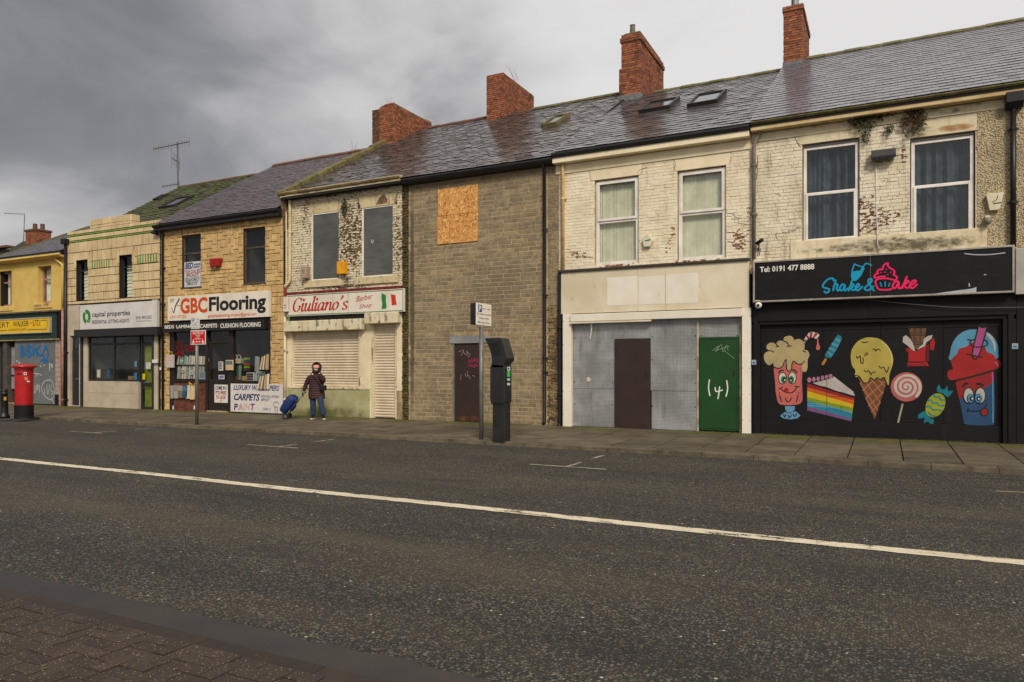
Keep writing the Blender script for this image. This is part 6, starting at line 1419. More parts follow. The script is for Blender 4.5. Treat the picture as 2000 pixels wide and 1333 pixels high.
# milkshake
mur('painted_milkshake', mC, (212, 110, 98), [[(200, 570), (205, 760), (215, 900), (240, 1005), (290, 1036), (450, 1036), (512, 1010), (530, 950), (522, 760), (515, 560), (350, 540)]], 1)
mur('painted_milkshake', mC, (108, 160, 196), [[(322, 1052), (440, 1052), (438, 1090), (410, 1128), (350, 1128), (326, 1092)], [(318, 1120), (264, 1168), (300, 1196), (385, 1210), (470, 1196), (506, 1162), (448, 1110), (380, 1140)]], 1, False)
mur('painted_foam', mC, (192, 172, 122), [[(72, 470), (85, 425), (130, 395), (102, 365), (118, 318), (165, 300), (215, 312), (245, 280), (300, 275), (312, 240), (350, 222), (400, 224), (435, 262), (490, 258), (540, 290), (556, 345), (552, 385), (590, 395), (612, 450), (590, 505), (588, 600), (570, 642), (540, 645), (522, 620), (520, 552), (470, 552), (420, 530), (405, 560), (400, 610), (375, 638), (345, 625), (330, 560), (310, 540), (290, 590), (240, 605), (195, 585), (178, 550), (130, 568), (88, 530)]], 2)
mln('painted_outline', mC, BK, [[(108, 402), (150, 396), (190, 412)], [(212, 312), (240, 345)], [(215, 350), (252, 342)], [(300, 278), (345, 300), (370, 340)], [(350, 345), (398, 340)], [(425, 272), (445, 260)], [(178, 545), (182, 580), (240, 605), (290, 585), (312, 535), (335, 500), (338, 560), (345, 620), (375, 638), (400, 610), (405, 560), (425, 520), (470, 552), (520, 550), (552, 520)], [(536, 398), (565, 412)]], .022, 3)
mln('painted_outline', mC, BK, [[(248, 655), (270, 632), (302, 628)], [(412, 622), (440, 630), (460, 655)]], .03, 3)
mur('painted_eyes', mC, BK, [ell(293, 722, 52, 72), ell(408, 718, 52, 74)], 3); mur('painted_eyes', mC, (216, 210, 200), [ell(293, 722, 42, 62), ell(408, 718, 42, 64)], 4)
mur('painted_eyes', mC, (44, 120, 60), [ell(308, 738, 34, 42), ell(396, 738, 32, 42)], 5); mur('painted_eyes', mC, BK, [ell(314, 740, 19, 25), ell(394, 742, 18, 25)], 6); mur('painted_eyes', mC, (230, 226, 218), [ell(320, 744, 9, 10), ell(394, 746, 9, 10)], 7)
mln('painted_outline', mC, BK, [[(270, 838), (300, 870), (350, 892), (400, 892), (440, 865), (462, 822)], [(250, 848), (298, 826)], [(442, 818), (492, 822)], [(258, 925), (282, 998)], [(478, 925), (458, 1000)], [(328, 958), (345, 995), (375, 995), (398, 958)], [(306, 1150), (318, 1180), (335, 1150)], [(360, 1160), (378, 1190), (398, 1160)], [(418, 1150), (440, 1175), (458, 1145)]], .022, 3)
mur('painted_tongue', mC, (176, 22, 24), [ell(338, 862, 28, 26)], 4)
mur('painted_outline', mC, BK, [ell(257, 897, 7, 7), ell(483, 896, 7, 7)], 3)
mln('painted_milkshake', mC, (190, 96, 130), [[(500, 570), (512, 700), (518, 900), (500, 1000)]], .014, 2, ends=False)
# striped straw and drop
mur('painted_straw', mC, (214, 208, 196), [[(545, 285), (572, 225), (625, 175), (690, 185), (728, 212), (690, 255), (660, 240), (620, 240), (585, 265), (560, 305)]], 1)
mur('painted_straw', mC, (166, 26, 34), [[(545, 285), (555, 265), (578, 272), (565, 300)], [(570, 225), (586, 208), (612, 240), (592, 256)], [(622, 175), (652, 178), (636, 240), (612, 240)], [(680, 182), (712, 200), (668, 245), (652, 238)]], 2, False)
mur('painted_drop', mC, (214, 112, 104), [[(703, 240), (712, 240), (720, 310), (736, 355), (725, 385), (700, 386), (690, 360), (702, 310)]], 2)
# ice lolly
mur('painted_lolly', mC, (22, 128, 152), [[(935, 222), (962, 212), (990, 232), (988, 270), (940, 370), (870, 475), (840, 482), (805, 470), (796, 445), (840, 380)]], 1)
mur('painted_lolly', mC, (92, 150, 176), [[(905, 268), (920, 245), (985, 262), (975, 300)], [(868, 322), (885, 295), (958, 330), (945, 358)], [(835, 375), (850, 350), (925, 388), (910, 412)], [(812, 418), (822, 400), (890, 440), (868, 470)]], 2, False)
mur('painted_lolly', mC, (190, 128, 52), [[(795, 488), (818, 500), (785, 558), (765, 566), (756, 552)]], 1)
# rainbow cake
L0, L1 = (586, 1140), None
tp = [780, 828, 872, 945, 985, 1055, 1103]; tq = [960, 985, 1032, 1075, 1140, 1200, 1232]; cols = [(160, 30, 34), (216, 98, 18), (222, 188, 22), (132, 158, 34), (36, 134, 164), (126, 80, 130)]
for k in range(6): mur('painted_cake', mC, cols[k], [[(586, tp[k]), (586, tp[k+1]), (1140-k*7, tq[k+1]), (1140-(k-1)*7, tq[k])]], 1, False)
mln('painted_cake', mC, (104, 168, 196), [[(588, 1040), (700, 1052), (830, 1065)], [(600, 1015), (760, 1040), (1110, 1120)]], .02, 2, ends=False)
mur('painted_cake', mC, (196, 188, 178), [[(632, 772), (900, 700), (1130, 880), (1150, 935), (1080, 920), (930, 878), (780, 828)]], 2, False)
mln('painted_outline', mC, BK, [[(590, 775), (640, 790), (690, 805), (740, 818), (800, 830), (860, 852), (930, 878), (1010, 898), (1080, 920), (1145, 938)], [(588, 770), (640, 772), (760, 745), (890, 705)]], .026, 3)
mur('painted_icing_balls', mC, (186, 118, 152), [ell(610, 742, 24, 30), ell(664, 735, 20, 28), ell(715, 730, 20, 28), ell(766, 718, 20, 28), ell(812, 706, 18, 24), ell(860, 696, 24, 24)], 4)
mln('painted_outline', mC, BK, [[(818, 720), (818, 1165)], [(834, 940), (1010, 940)]], .006, 5, ends=False)
# cone
mur('painted_cone', mC, (128, 78, 42), [[(1185, 700), (1520, 720), (1505, 830), (1385, 1210), (1300, 1020)]], 1, False)
mln('painted_cone', mC, (186, 118, 82), [[(1210, 790), (1300, 700)], [(1240, 870), (1400, 720)], [(1275, 960), (1500, 760)], [(1310, 1050), (1490, 880)], [(1345, 1120), (1450, 1010)], [(1210, 780), (1420, 1100)], [(1260, 740), (1450, 1010)], [(1340, 730), (1480, 910)], [(1420, 730), (1505, 820)], [(1280, 960), (1395, 1160)]], .022, 2, sm=0, ends=False)
mur('painted_ice_cream', mC, (192, 172, 78), [[(1100, 470), (1115, 380), (1180, 290), (1270, 245), (1350, 240), (1450, 262), (1540, 340), (1595, 450), (1600, 540), (1570, 640), (1555, 700), (1552, 790), (1535, 806), (1518, 790), (1510, 720), (1480, 712), (1450, 738), (1415, 715), (1380, 745), (1335, 715), (1310, 765), (1272, 778), (1240, 760), (1205, 705), (1165, 710), (1148, 680), (1155, 630), (1115, 570)]], 3)
mln('painted_outline', mC, BK, [[(1150, 690), (1200, 700), (1240, 760), (1272, 778), (1310, 765), (1335, 715), (1380, 745), (1415, 715), (1450, 738), (1490, 712), (1515, 760), (1535, 806)], [(1232, 292), (1262, 300), (1305, 290)], [(1362, 380), (1385, 375), (1395, 402), (1415, 378), (1450, 390)], [(1168, 460), (1180, 485), (1212, 458), (1215, 520), (1235, 550), (1248, 520), (1245, 480)], [(1258, 628), (1285, 648), (1310, 632), (1340, 680), (1355, 652), (1395, 650)], [(1435, 580), (1460, 605), (1490, 590), (1520, 650), (1535, 640), (1548, 590)]], .02, 4)
mln('painted_ice_cream', mC, (222, 214, 160), [[(1455, 285), (1530, 345), (1580, 440), (1585, 540)]], .014, 4, ends=False)
mur('painted_scuff', mC, (140, 100, 54), [[(1262, 440), (1285, 415), (1310, 425), (1300, 450), (1262, 462)]], 4)
# chocolate bar
mur('painted_chocolate', mD, (112, 78, 48), [[(322, 110), (545, 110), (520, 260), (440, 380), (400, 370), (360, 240)]], 1, False)
mln('painted_outline', mD, (52, 36, 26), [[(395, 112), (395, 330)], [(468, 112), (468, 330)], [(325, 210), (540, 215)], [(370, 320), (480, 325)], [(340, 125), (340, 195), (385, 195)], [(415, 125), (415, 195), (455, 195)], [(485, 125), (485, 195), (525, 195)], [(415, 240), (415, 300), (455, 300)]], .014, 2, sm=0, ends=False)
mur('painted_wrapper', mD, (178, 24, 28), [[(300, 365), (325, 370), (330, 400), (312, 412)], [(330, 350), (400, 400), (440, 395), (545, 330), (530, 420), (530, 525), (328, 525)], [(322, 530), (548, 530), (572, 578), (312, 580)], [(585, 290), (625, 240), (645, 300), (628, 395), (585, 385)]], 2, False)
mur('painted_wrapper', mD, (110, 18, 24), [[(545, 330), (572, 320), (575, 520), (535, 525)]], 2, False)
mur('painted_foil', mD, (196, 188, 178), [[(265, 235), (300, 212), (345, 250), (378, 300), (410, 398), (385, 395), (335, 350), (262, 295)], [(432, 388), (465, 345), (500, 320), (512, 255), (560, 222), (615, 212), (600, 255), (540, 300), (525, 340), (475, 365)]], 3, False)
mln('painted_outline', mD, BK, [[(x, 555), (x, 578)] for x in range(338, 560, 28)]+[[(325, 530), (440, 538), (548, 528)]], .012, 3, sm=0, ends=False)
# lollipop
yy = ysh-.0015-.0018
mur('painted_lollipop', mD, (196, 100, 96), [ell(306, 825, 186, 172, 36)], 1)
sp = [(306+max(5, 172*(t/(2*math.pi*3)))*math.cos(t+1.2), 825+max(5, 160*(t/(2*math.pi*3)))*math.sin(t+1.2)) for t in np.linspace(.8, 2*math.pi*3-.4, 70)]
mln('painted_spiral', mD, (206, 196, 180), [sp], .055, 2, sm=2)
mur('painted_lollipop', mD, (168, 158, 124), [[(250, 1022), (272, 1026), (214, 1262), (192, 1260)]], 1, False)
# wrapped sweet
mur('painted_sweet', mD, (160, 164, 22), [ell(648, 1042, 150, 108, 26, 2.05)], 2)
mur('painted_sweet_wrapper', mD, (0, 124, 142), [[(672, 880), (668, 830), (692, 800), (718, 850), (760, 850), (790, 812), (798, 870), (852, 872), (820, 925), (785, 942), (740, 905)], [(535, 1115), (480, 1130), (442, 1165), (455, 1200), (520, 1190), (510, 1250), (560, 1235), (600, 1275), (628, 1255), (622, 1205), (580, 1190)]], 1)
mln('painted_sweet', mD, (0, 124, 150), [[(622, 915), (650, 945), (690, 940), (710, 975), (758, 980)], [(565, 985), (600, 980), (620, 1020), (660, 1010), (690, 1045), (752, 1045)], [(538, 1065), (580, 1055), (600, 1080), (630, 1100), (675, 1095), (722, 1110)], [(560, 1125), (580, 1140), (605, 1165), (655, 1170)]], .028, 3)
# slush cup
mur('painted_dome', mD, (92, 156, 186), [[(828, 510), (822, 420), (850, 310), (920, 210), (1020, 155), (1110, 145), (1230, 160), (1330, 230), (1385, 330), (1392, 430), (1375, 490), (1100, 520)]], 1)
mur('painted_slush', mD, (170, 26, 28), [[(832, 512), (905, 430), (930, 375), (1010, 350), (1060, 310), (1110, 300), (1180, 320), (1230, 350), (1260, 410), (1330, 440), (1365, 490), (1405, 515), (1425, 560), (1400, 605), (1330, 630), (1020, 715), (870, 745), (805, 730), (788, 670), (810, 625), (855, 612)]], 2)
mur('painted_cup', mD, (38, 78, 118), [[(885, 765), (1340, 640), (1352, 1080), (1340, 1272), (1120, 1292), (990, 1262), (930, 960)]], 1, False)
mur('painted_cup', mD, (156, 28, 30), [[(885, 765), (1340, 640), (1335, 765), (1270, 815), (1200, 860), (1150, 850), (960, 960), (925, 965)]], 2, False)
mln('painted_outline', mD, BK, [[(872, 748), (1020, 718), (1330, 632), (1395, 610)]], .035, 4, ends=False)
mur('painted_straw', mD, (184, 84, 142), [[(1160, 100), (1258, 105), (1160, 462), (1085, 450)]], 3, False)
mur('painted_straw', mD, BK, [ell(1215, 100, 52, 30)], 4)
mln('painted_outline', mD, BK, [[(1158, 110), (1082, 448), (1160, 462), (1262, 110)], [(1020, 436), (1100, 452), (1205, 474)], [(1105, 262), (1062, 285), (1065, 320), (1110, 350), (1200, 350), (1258, 330), (1262, 290), (1225, 262)], [(1032, 264), (1066, 270)]], .022, 5, sm=3)
mur('painted_shine', mD, (196, 194, 190), [[(1250, 205), (1285, 195), (1330, 245), (1360, 330), (1355, 405), (1340, 380), (1320, 290)]], 3)
mur('painted_shine', mD, (206, 90, 148), [[(1350, 530), (1380, 530), (1398, 570), (1385, 592)], [(1315, 650), (1330, 648), (1334, 752), (1318, 756)]], 4, False)
mln('painted_shine', mD, (96, 156, 196), [[(1326, 760), (1328, 1000), (1330, 1250)]], .02, 3, ends=False)
mur('painted_eyes', mD, BK, [ell(1040, 928, 66, 98), ell(1178, 928, 66, 100)], 5); mur('painted_eyes', mD, (200, 194, 184), [ell(1040, 926, 54, 84), ell(1180, 926, 54, 86)], 6)
mur('painted_eyes', mD, BK, [ell(1062, 962, 44, 56), ell(1155, 962, 42, 56)], 7); mur('painted_eyes', mD, (80, 150, 190), [ell(1064, 960, 36, 48), ell(1154, 960, 36, 48)], 8); mur('painted_eyes', mD, BK, [ell(1074, 964, 22, 28), ell(1158, 964, 22, 28)], 9); mur('painted_eyes', mD, (226, 222, 214), [ell(1084, 964, 11, 12), ell(1162, 966, 11, 12)], 10)
mln('painted_outline', mD, BK, [[(970, 825), (1000, 790), (1038, 780)], [(1130, 790), (1180, 790), (1218, 812)]], .045, 5, taper=True)
mln('painted_outline', mD, BK, [[(1025, 1098), (1100, 1112), (1180, 1100), (1235, 1065), (1255, 1030)], [(1040, 1080), (1036, 1112)]], .022, 5)
mur('painted_tongue', mD, (160, 26, 32), [ell(1228, 1122, 42, 42)], 6); mln('painted_outline', mD, BK, [ell(1228, 1122, 42, 42)+[(1270, 1122)]], .016, 7)
# ================================================================== painted marks on doors and walls
def cD(a, b_): return c5(a, b_, ys5-.043)
strokes('white_number', [[cD(x, y) for x, y in l] for l in ([(701, 1072), (697, 1105), (703, 1140)], [(726, 1105), (730, 1122), (757, 1116)], [(745, 1102), (742, 1130), (738, 1153)], [(776, 1075), (780, 1110), (773, 1143)])], .029, ys5-.034-.004, F(216, 220, 206), dgr)
strokes('scribble', [[cD(x, y) for x, y in l] for l in ([(715, 945), (740, 925), (728, 950), (752, 918), (760, 950), (775, 920), (782, 945)], [(725, 945), (790, 925)], [(765, 945), (808, 978)])], .008, ys5-.034-.004, F(150, 170, 140), dgr, ends=False)
cE = crop(840, 540, 8.331)
MAG = F(190, 30, 96)
yd = FY+.018
q4 = lambda l: [c4(x, y, yd) for x, y in l]
strokes('pink_scrawl', [q4(l) for l in ([(322, 908), (328, 928), (338, 905)], [(340, 925), (348, 903), (352, 922)], [(342, 917), (352, 915)], [(362, 904), (358, 922), (366, 920)], [(322, 945), (326, 935), (332, 944), (338, 934), (340, 946)], [(346, 938), (352, 936), (352, 946), (346, 946), (346, 938)], [(358, 935), (360, 942), (368, 940)])], .014, yd-.002, MAG, d4, ends=False)
strokes('pale_scrawl', [q4(l) for l in ([(276, 875), (300, 868), (286, 895)], [(295, 872), (310, 890), (315, 870), (320, 892)], [(318, 880), (328, 885), (326, 897), (316, 895)], [(288, 980), (285, 1005)], [(305, 975), (312, 990), (322, 985), (330, 1002)], [(340, 985), (352, 990)], [(318, 965), (316, 985)])], .011, yd-.002, F(150, 140, 128), d4, ends=False)
y0_ = FY-.022
g0 = lambda l: [c0b(x, y, y0_) for x, y in l]
strokes('blue_graffiti', [g0(l) for l in ([(228, 480), (232, 600)], [(228, 482), (255, 500), (235, 530), (262, 560), (236, 595)], [(275, 500), (280, 580)], [(300, 470), (305, 600)], [(300, 475), (335, 490), (310, 530), (340, 570), (310, 605)], [(360, 465), (362, 580), (390, 500), (400, 590)], [(440, 475), (405, 530), (440, 585), (470, 560)], [(500, 480), (470, 560), (500, 640), (522, 560), (495, 480)], [(445, 640), (470, 630), (485, 660), (520, 640)])], .10, y0_-.002, F(28, 96, 152), sh0)
strokes('white_graffiti', [g0(l) for l in ([(350, 905), (350, 985), (375, 980), (378, 905)], [(385, 990), (405, 890), (405, 960), (425, 900), (430, 985)], [(450, 930), (470, 880), (510, 850), (560, 855), (580, 900), (590, 1000), (560, 1060), (520, 1050), (480, 1010), (455, 960), (450, 930)], [(480, 940), (490, 1000)], [(510, 900), (520, 1000), (540, 900)], [(560, 910), (552, 960), (578, 980), (555, 1005)], [(355, 775), (420, 780), (455, 800)], [(390, 810), (410, 780)], [(560, 1040), (585, 1100)])], .035, y0_-.002, F(176, 176, 170), sh0)
for x, y, w, h in ((535, 665, 10, 90), (558, 675, 14, 40), (180, 635, 10, 18), (200, 655, 20, 16), (480, 680, 10, 14), (440, 690, 8, 20)): poly('paper_scrap', [c0b(x, y, y0_), c0b(x+w, y, y0_), c0b(x+w*.8, y+h, y0_), c0b(x+w*.1, y+h*.9, y0_)][::-1], y0_-.002, F(196, 194, 188), sh0)
strokes('chalk_v', [[c3(1015, 688, FY+.013), c3(1028, 725, FY+.013), c3(1040, 690, FY+.013)]], .03, FY+.0125, F(176, 178, 176), h3)

# cracks and lost joints in the painted brick
MCK = F(84, 62, 44)
def cracks(cc, lines, par, w=.011): strokes('crack', [[cc(x, y, FY-.012) for x, y in l] for l in lines], w, FY-.0125, MCK, par, sm=0, ends=False)
cracks(c5, [[(555, 150), (552, 130), (545, 112), (528, 96), (490, 100)], [(782, 348), (806, 352), (812, 366), (838, 370)], [(800, 372), (828, 376), (826, 392), (858, 396)], [(775, 430), (812, 434), (816, 450), (850, 452), (852, 470), (884, 472)], [(780, 470), (800, 474), (804, 492), (846, 494)], [(780, 130), (800, 62)], [(78, 505), (96, 506), (98, 520), (130, 522), (132, 538), (196, 540)], [(430, 150), (396, 160), (388, 178)]], w5)
cracks(c6, [[(380, 945), (350, 950), (348, 968), (300, 972), (296, 985), (230, 980), (218, 992), (222, 1020), (236, 1028)], [(330, 338), (360, 400), (380, 430)], [(1042, 280), (1052, 330), (1080, 372)], [(1528, 190), (1540, 215), (1522, 250), (1516, 300)], [(100, 480), (100, 560), (92, 640)], [(30, 820), (62, 824), (64, 850), (30, 852)], [(20, 930), (66, 934), (70, 965), (30, 968)]], w6, .013)
cracks(c3, [[(860, 205), (880, 260), (886, 320)], [(1308, 120), (1278, 250)], [(296, 250), (320, 320), (330, 390)], [(320, 500), (324, 620), (318, 700)]], w3)
# ================================================================== fittings on the fronts
def alarm(r, y, d, mat, label, pts=None, face=None, grp=None):
    t = thing('alarm_box', ((r[0]+r[1])/2, y, r[2]), label, 'alarm box', grp)
    if pts: MB().prism([(r[0]+(r[1]-r[0])*a, r[2]+(r[3]-r[2])*b_) for a, b_ in pts], y-d, y).build('case', mat, t, bevel=.02)
    else: MB().box(r[0], r[1], y-d, y, r[2], r[3]).build('case', mat, t, bevel=.015)
    return t
MALW = M('alarm_cream', rgb(214, 208, 180), rgb(196, 188, 156), rough=.5, rnd=0, bump=0)
al6 = alarm(c6.R(1582, 738, 1697, 838), FY-.02, .10, MALW, 'cream tapered alarm box on the pebbledash', [(.2, 0), (.75, 0), (1, .95), (.96, 1), (.04, 1), (0, .93)])
q = c6.R(1582, 738, 1697, 838); strokes('maker_mark', [[(q[0]+.2, q[3]-.05), (q[0]+.17, q[3]-.14), (q[0]+.1, q[3]-.18)]], .014, FY-.124, F(150, 40, 50), al6, ends=False); strokes('maker_text', [[(q[0]+.12, q[2]+.13), (q[0]+.27, q[2]+.14)]], .022, FY-.124, F(80, 80, 84), al6, sm=0, ends=False)
al5 = alarm(c5.R(413, 440, 462, 495), FY-.01, .09, MALW, 'white five-sided alarm box between the blind windows', [(.14, 0), (.72, 0), (1, .45), (.55, 1), (0, .62)])
q = c5.R(413, 440, 462, 495); strokes('maker_text', [[(q[0]+.07, q[2]+.15), (q[1]-.06, q[2]+.17)]], .03, FY-.103, F(84, 104, 140), al5, sm=0, ends=False)
MYB = M('alarm_yellow', rgb(226, 160, 20), rgb(206, 140, 18), rough=.5, rnd=0, bump=0); MPB = M('alarm_faded', rgb(170, 146, 128), rgb(146, 124, 106), rough=.6, rnd=0, bump=0); MRB = M('alarm_red', rgb(158, 30, 18), rgb(130, 26, 16), rough=.5, rnd=0, bump=0)
ay = alarm(c3.R(640, 940, 726, 1075, FY-.1), FY-.01, .16, MYB, 'bright yellow alarm box beside the sheeted window')
q = c3.R(640, 940, 726, 1075, FY-.1); strokes('vent', [[(q[0]+.2, q[3]-.1-k*.035), (q[1]-.08, q[3]-.1-k*.035)] for k in range(3)], .012, FY-.173, F(120, 76, 12), ay, sm=0, ends=False)
ap = alarm(c3.R(240, 995, 305, 1125, FY-.1), FY-.01, .2, MPB, 'faded pinkish alarm box beside the cream drainpipe')
q = c3.R(240, 995, 305, 1125, FY-.1); strokes('vent', [[(q[0]+.08, q[3]-.12-k*.035), (q[1]-.06, q[3]-.12-k*.035)] for k in range(3)], .012, FY-.213, F(90, 76, 66), ap, sm=0, ends=False)
ar = alarm(c2.R(270, 562, 318, 598, FY-.06), FY-.02, .16, MRB, 'red alarm box on the yellow stone front', [(.1, 0), (.9, .05), (1, .95), (0, 1)])
MB().lathe([(.03, c2(290, 602)[1]-.04), (.045, c2(290, 602)[1]), (.03, c2(290, 602)[1]+.04)], c2(293, 590)[0], FY-.08, 10).build('strobe', MUPVC, ar, smooth=True)
# floodlight with its cable
fl = c6.R(838, 450, 1000, 496, FY-.12); t = thing('floodlight', ((fl[0]+fl[1])/2, FY-.1, fl[2]), 'long dark floodlight on the brick between the white windows', 'light')
MB().prismx([(FY-.2, fl[2]), (FY-.22, fl[2]+.06), (FY-.14, fl[3]), (FY-.05, fl[3]), (FY-.04, fl[2]+.04)], fl[0], fl[1]).build('housing', M('floodlight_grey', rgb(58, 55, 54), rough=.5, rnd=0), t, bevel=.012)
for xx in (fl[0]+.12, fl[1]-.12): MB().box(xx-.02, xx+.02, FY-.21, FY-.02, fl[2]-.03, fl[2]+.0).build('bracket', MGUT, t)
xc = c6(868, 520)[0]; MB().tube([(xc, FY-.03, fl[2]-.01), (xc+.01, FY-.02, c6(872, 700)[1]), (xc+.02, FY-.02, c6(876, 900)[1]), (xc+.04, FY-.06, c6(882, 1020)[1]), (xc+.03, FY-.07, c6(880, 1060)[1]), (xc+.1, FY-.1, c6(900, 1105)[1])], .009, 6).build('cable', MUPVC, t, smooth=True)
# small lamp and cameras
q = c6(1592, 905); t = thing('wall_lamp', (q[0], FY-.08, q[1]-.1), 'small grey bulb lamp under the cream alarm box', 'light')
MB().lathe([(.01, q[1]-.1), (.055, q[1]-.08), (.075, q[1]-.02), (.06, q[1]+.03), (.02, q[1]+.05)], q[0], FY-.12, 14).build('shade', MGPIPE, t, smooth=True); MB().box(q[0]-.04, q[0]+.04, FY-.1, FY-.02, q[1]+.03, q[1]+.09).build('bracket', MALW, t, bevel=.01)
q = cA(212, 712, FY-.2); t = thing('security_camera', (q[0], FY-.2, q[1]), 'white ball camera under the black dessert sign', 'camera')
bm = bmesh.new(); bmesh.ops.create_uvsphere(bm, u_segments=16, v_segments=12, radius=.075, matrix=Matrix.Translation((q[0], FY-.22, q[1]))); me = bpy.data.meshes.new('ball'); bm.to_mesh(me); bm.free(); me.materials.append(MUPVC); me.polygons.foreach_set('use_smooth', [True]*len(me.polygons)); o = bpy.data.objects.new('ball', me); COL.objects.link(o); attach(o, t)
MB().box(q[0]-.07, q[0]+.04, FY-.26, FY-.12, q[1]+.07, q[1]+.11).build('mount', MALW, t, bevel=.01)
MB().tube([(q[0], FY-.27, q[1]), (q[0]+.005, FY-.305, q[1]-.005)], .03, 12).build('lens', MBLK, t)
q = c6(112, 1045, FY-.12); t = thing('security_camera', (q[0], FY-.1, q[1]), 'dark bullet camera beside the grey drainpipe', 'camera')
MB().tube([(q[0]-.06, FY-.1, q[1]-.02), (q[0]+.07, FY-.22, q[1]+.03)], .045, 10).build('body', MGUT, t); MB().tube([(q[0]-.02, FY-.1, q[1]-.03), (q[0]-.03, FY-.02, q[1]-.16)], .015, 6).build('arm', MGUT, t)
strokes('cable', [[c6(100, 1085), c6(106, 1110), c6(96, 1140)], [c6(118, 1090), c6(112, 1130)]], .014, FY-.02, F(40, 36, 34), t, ends=False)
q = c1(1105, 360, FY-.1); t = thing('security_camera', (q[0], FY-.1, q[1]), 'dark camera under the green tile band', 'camera'); MB().tube([(q[0]-.12, FY-.16, q[1]+.05), (q[0]+.12, FY-.12, q[1]-.02)], .06, 10).build('body', MGUT, t); MB().tube([(q[0], FY-.12, q[1]), (q[0]+.02, FY, q[1]-.06)], .02, 6).build('arm', MGUT, t)
# thin cable sagging under the dessert sign
ca = [c7(x, y, FY-.1) for x, y in ((560, 356), (820, 354), (1050, 378), (1350, 402), (1560, 406), (1830, 402))]
MB().tube([(x, FY-.12, z) for x, z in ca], .006, 5).build('loose_cable', F(112, 100, 112)).__class__
o = bpy.data.objects['loose_cable']; tag(o, 'thin pale cable sagging below the black dessert sign', 'cable')
for i, (cx_, cy_, s_) in enumerate(((1775, 655, 14), (75, 760, 9))):
    q = c7(cx_, cy_, FY-.08); o = MB().box(q[0]-.05, q[0]+.05, FY-.082, FY-.077, q[1]-.055, q[1]+.055).build('sticker', F(150, 158, 164)); tag(o, 'small blue and white sticker on the %s black pilaster' % ('wide' if i == 0 else 'narrow'), 'sticker'); poly('print', [(q[0]-.03, q[1]-.03), (q[0]+.03, q[1]-.03), (q[0]+.03, q[1]+.01), (q[0]-.03, q[1]+.01)], FY-.0825, F(50, 110, 150), o)
# torn flap hanging on the steel boards
q = c5(190, 815, ys5-.05); o = MB().add([(q[0]-.03, ys5-.05, q[1]), (q[0]+.03, ys5-.05, q[1]), (q[0]+.02, ys5-.08, q[1]-.25), (q[0]-.02, ys5-.06, q[1]-.45), (q[0]-.06, ys5-.05, q[1]-.47), (q[0]-.01, ys5-.075, q[1]-.25)], [(0, 1, 2, 5), (5, 2, 3, 4)]).build('torn_strip', MSHEETW); tag(o, 'torn white strip hanging over the steel boards', 'strip')
# ================================================================== plants growing out of the masonry
def leaves(name, loc, rx, rz, n, mat, label, size=.05, seed=1, depth=.12, droop=0):
    rr = random.Random(seed); t = thing(name, loc, label, 'plant'); b = MB(); st = MB()
    for i in range(n):
        a = rr.uniform(0, 6.28); d = rr.random()**.6
        c = Vector((loc[0]+rx*d*math.cos(a), loc[1]-rr.uniform(.01, depth), loc[2]+rz*d*math.sin(a)-droop*d*rr.random()))
        u_ = Vector((rr.gauss(0, 1), rr.gauss(0, .6), rr.gauss(-.3, 1))).normalized(); w_ = u_.cross(Vector((rr.gauss(0, 1), rr.gauss(0, 1), rr.gauss(0, 1)))).normalized(); s = size*rr.uniform(.5, 1.3)
        b.add([c, c+u_*s*.5+w_*s*.3, c+u_*s*1.2, c+u_*s*.5-w_*s*.3], [(0, 1, 2, 3)])
    for i in range(max(3, n//14)):
        a = rr.uniform(0, 6.28); e = Vector((loc[0]+rx*.8*math.cos(a), loc[1]-depth*.7, loc[2]+rz*.8*math.sin(a))); st.tube([loc, e], [.006, .003], 4)
    b.build('foliage', mat, t, fix=False, kind='stuff'); st.build('stem', MRUIN, t, fix=False); return t
MLF = M('wall_fern_leaf', rgb(62, 66, 30), rgb(38, 42, 20), rough=.8, rnd=.35, bump=0); MLFB = M('withered_leaf', rgb(84, 60, 36), rgb(52, 44, 26), rough=.85, rnd=.35, bump=0)
def pl(a, b_, rx, rz, n, m, lab, seed, size=.05, droop=0, cc=c6): q = cc(a, b_, FY-.03); return leaves('wall_plant', (q[0], FY-.03, q[1]), rx, rz, n, m, lab, size, seed, droop=droop)
pl(800, 225, .33, .22, 420, MLF, 'leafy weed clump growing under the cream gutter', 1, .055, .12)
pl(800, 340, .08, .22, 110, MLF, 'trailing weed hanging beside the stained lintel', 2, .045)
pl(1120, 240, .24, .26, 330, MLFB, 'dark withered plant above the right stained lintel', 3, .05, .1)
pl(955, 312, .1, .09, 120, MLF, 'small fern tuft on the bare brick', 4, .04)
pl(940, 215, .2, .06, 120, MLFB, 'brown moss tuft along the frieze', 5, .035)
pl(720, 330, .12, .28, 160, MLF, 'green weed growing from the flaking brick of the barber house', 6, .05, cc=c3)
pl(745, 1130, .08, .1, 60, MLF, 'small moss tuft under the yellow alarm box', 7, .035, cc=c3)
for i, (p0, lab) in enumerate((((690, 298), 'bare twig sprouting from the mossy gable coping'), ((1005, 150), 'dry grass stalks on the brick stack'), ((758, 208), 'dry stalks on the low brick stack'))):
    yy = FY+(2.6 if i == 0 else 5.4); q = P(*p0, yy); t = thing('dry_twig', (q[0], yy, q[1]-.1), lab, 'plant'); b = MB(); rr = random.Random(i)
    for k in range(5): e = (q[0]+rr.uniform(-.35, .2), yy+rr.uniform(-.1, .1), q[1]+rr.uniform(.15, .5)); b.tube([(q[0]+rr.uniform(-.05, .2), yy, q[1]-.15), ((q[0]*.4+e[0]*.6), yy, q[1]*.5+e[1+1]*.5), e], [.005, .004, .002], 4)
    b.build('stem', MRUIN, t, fix=False)
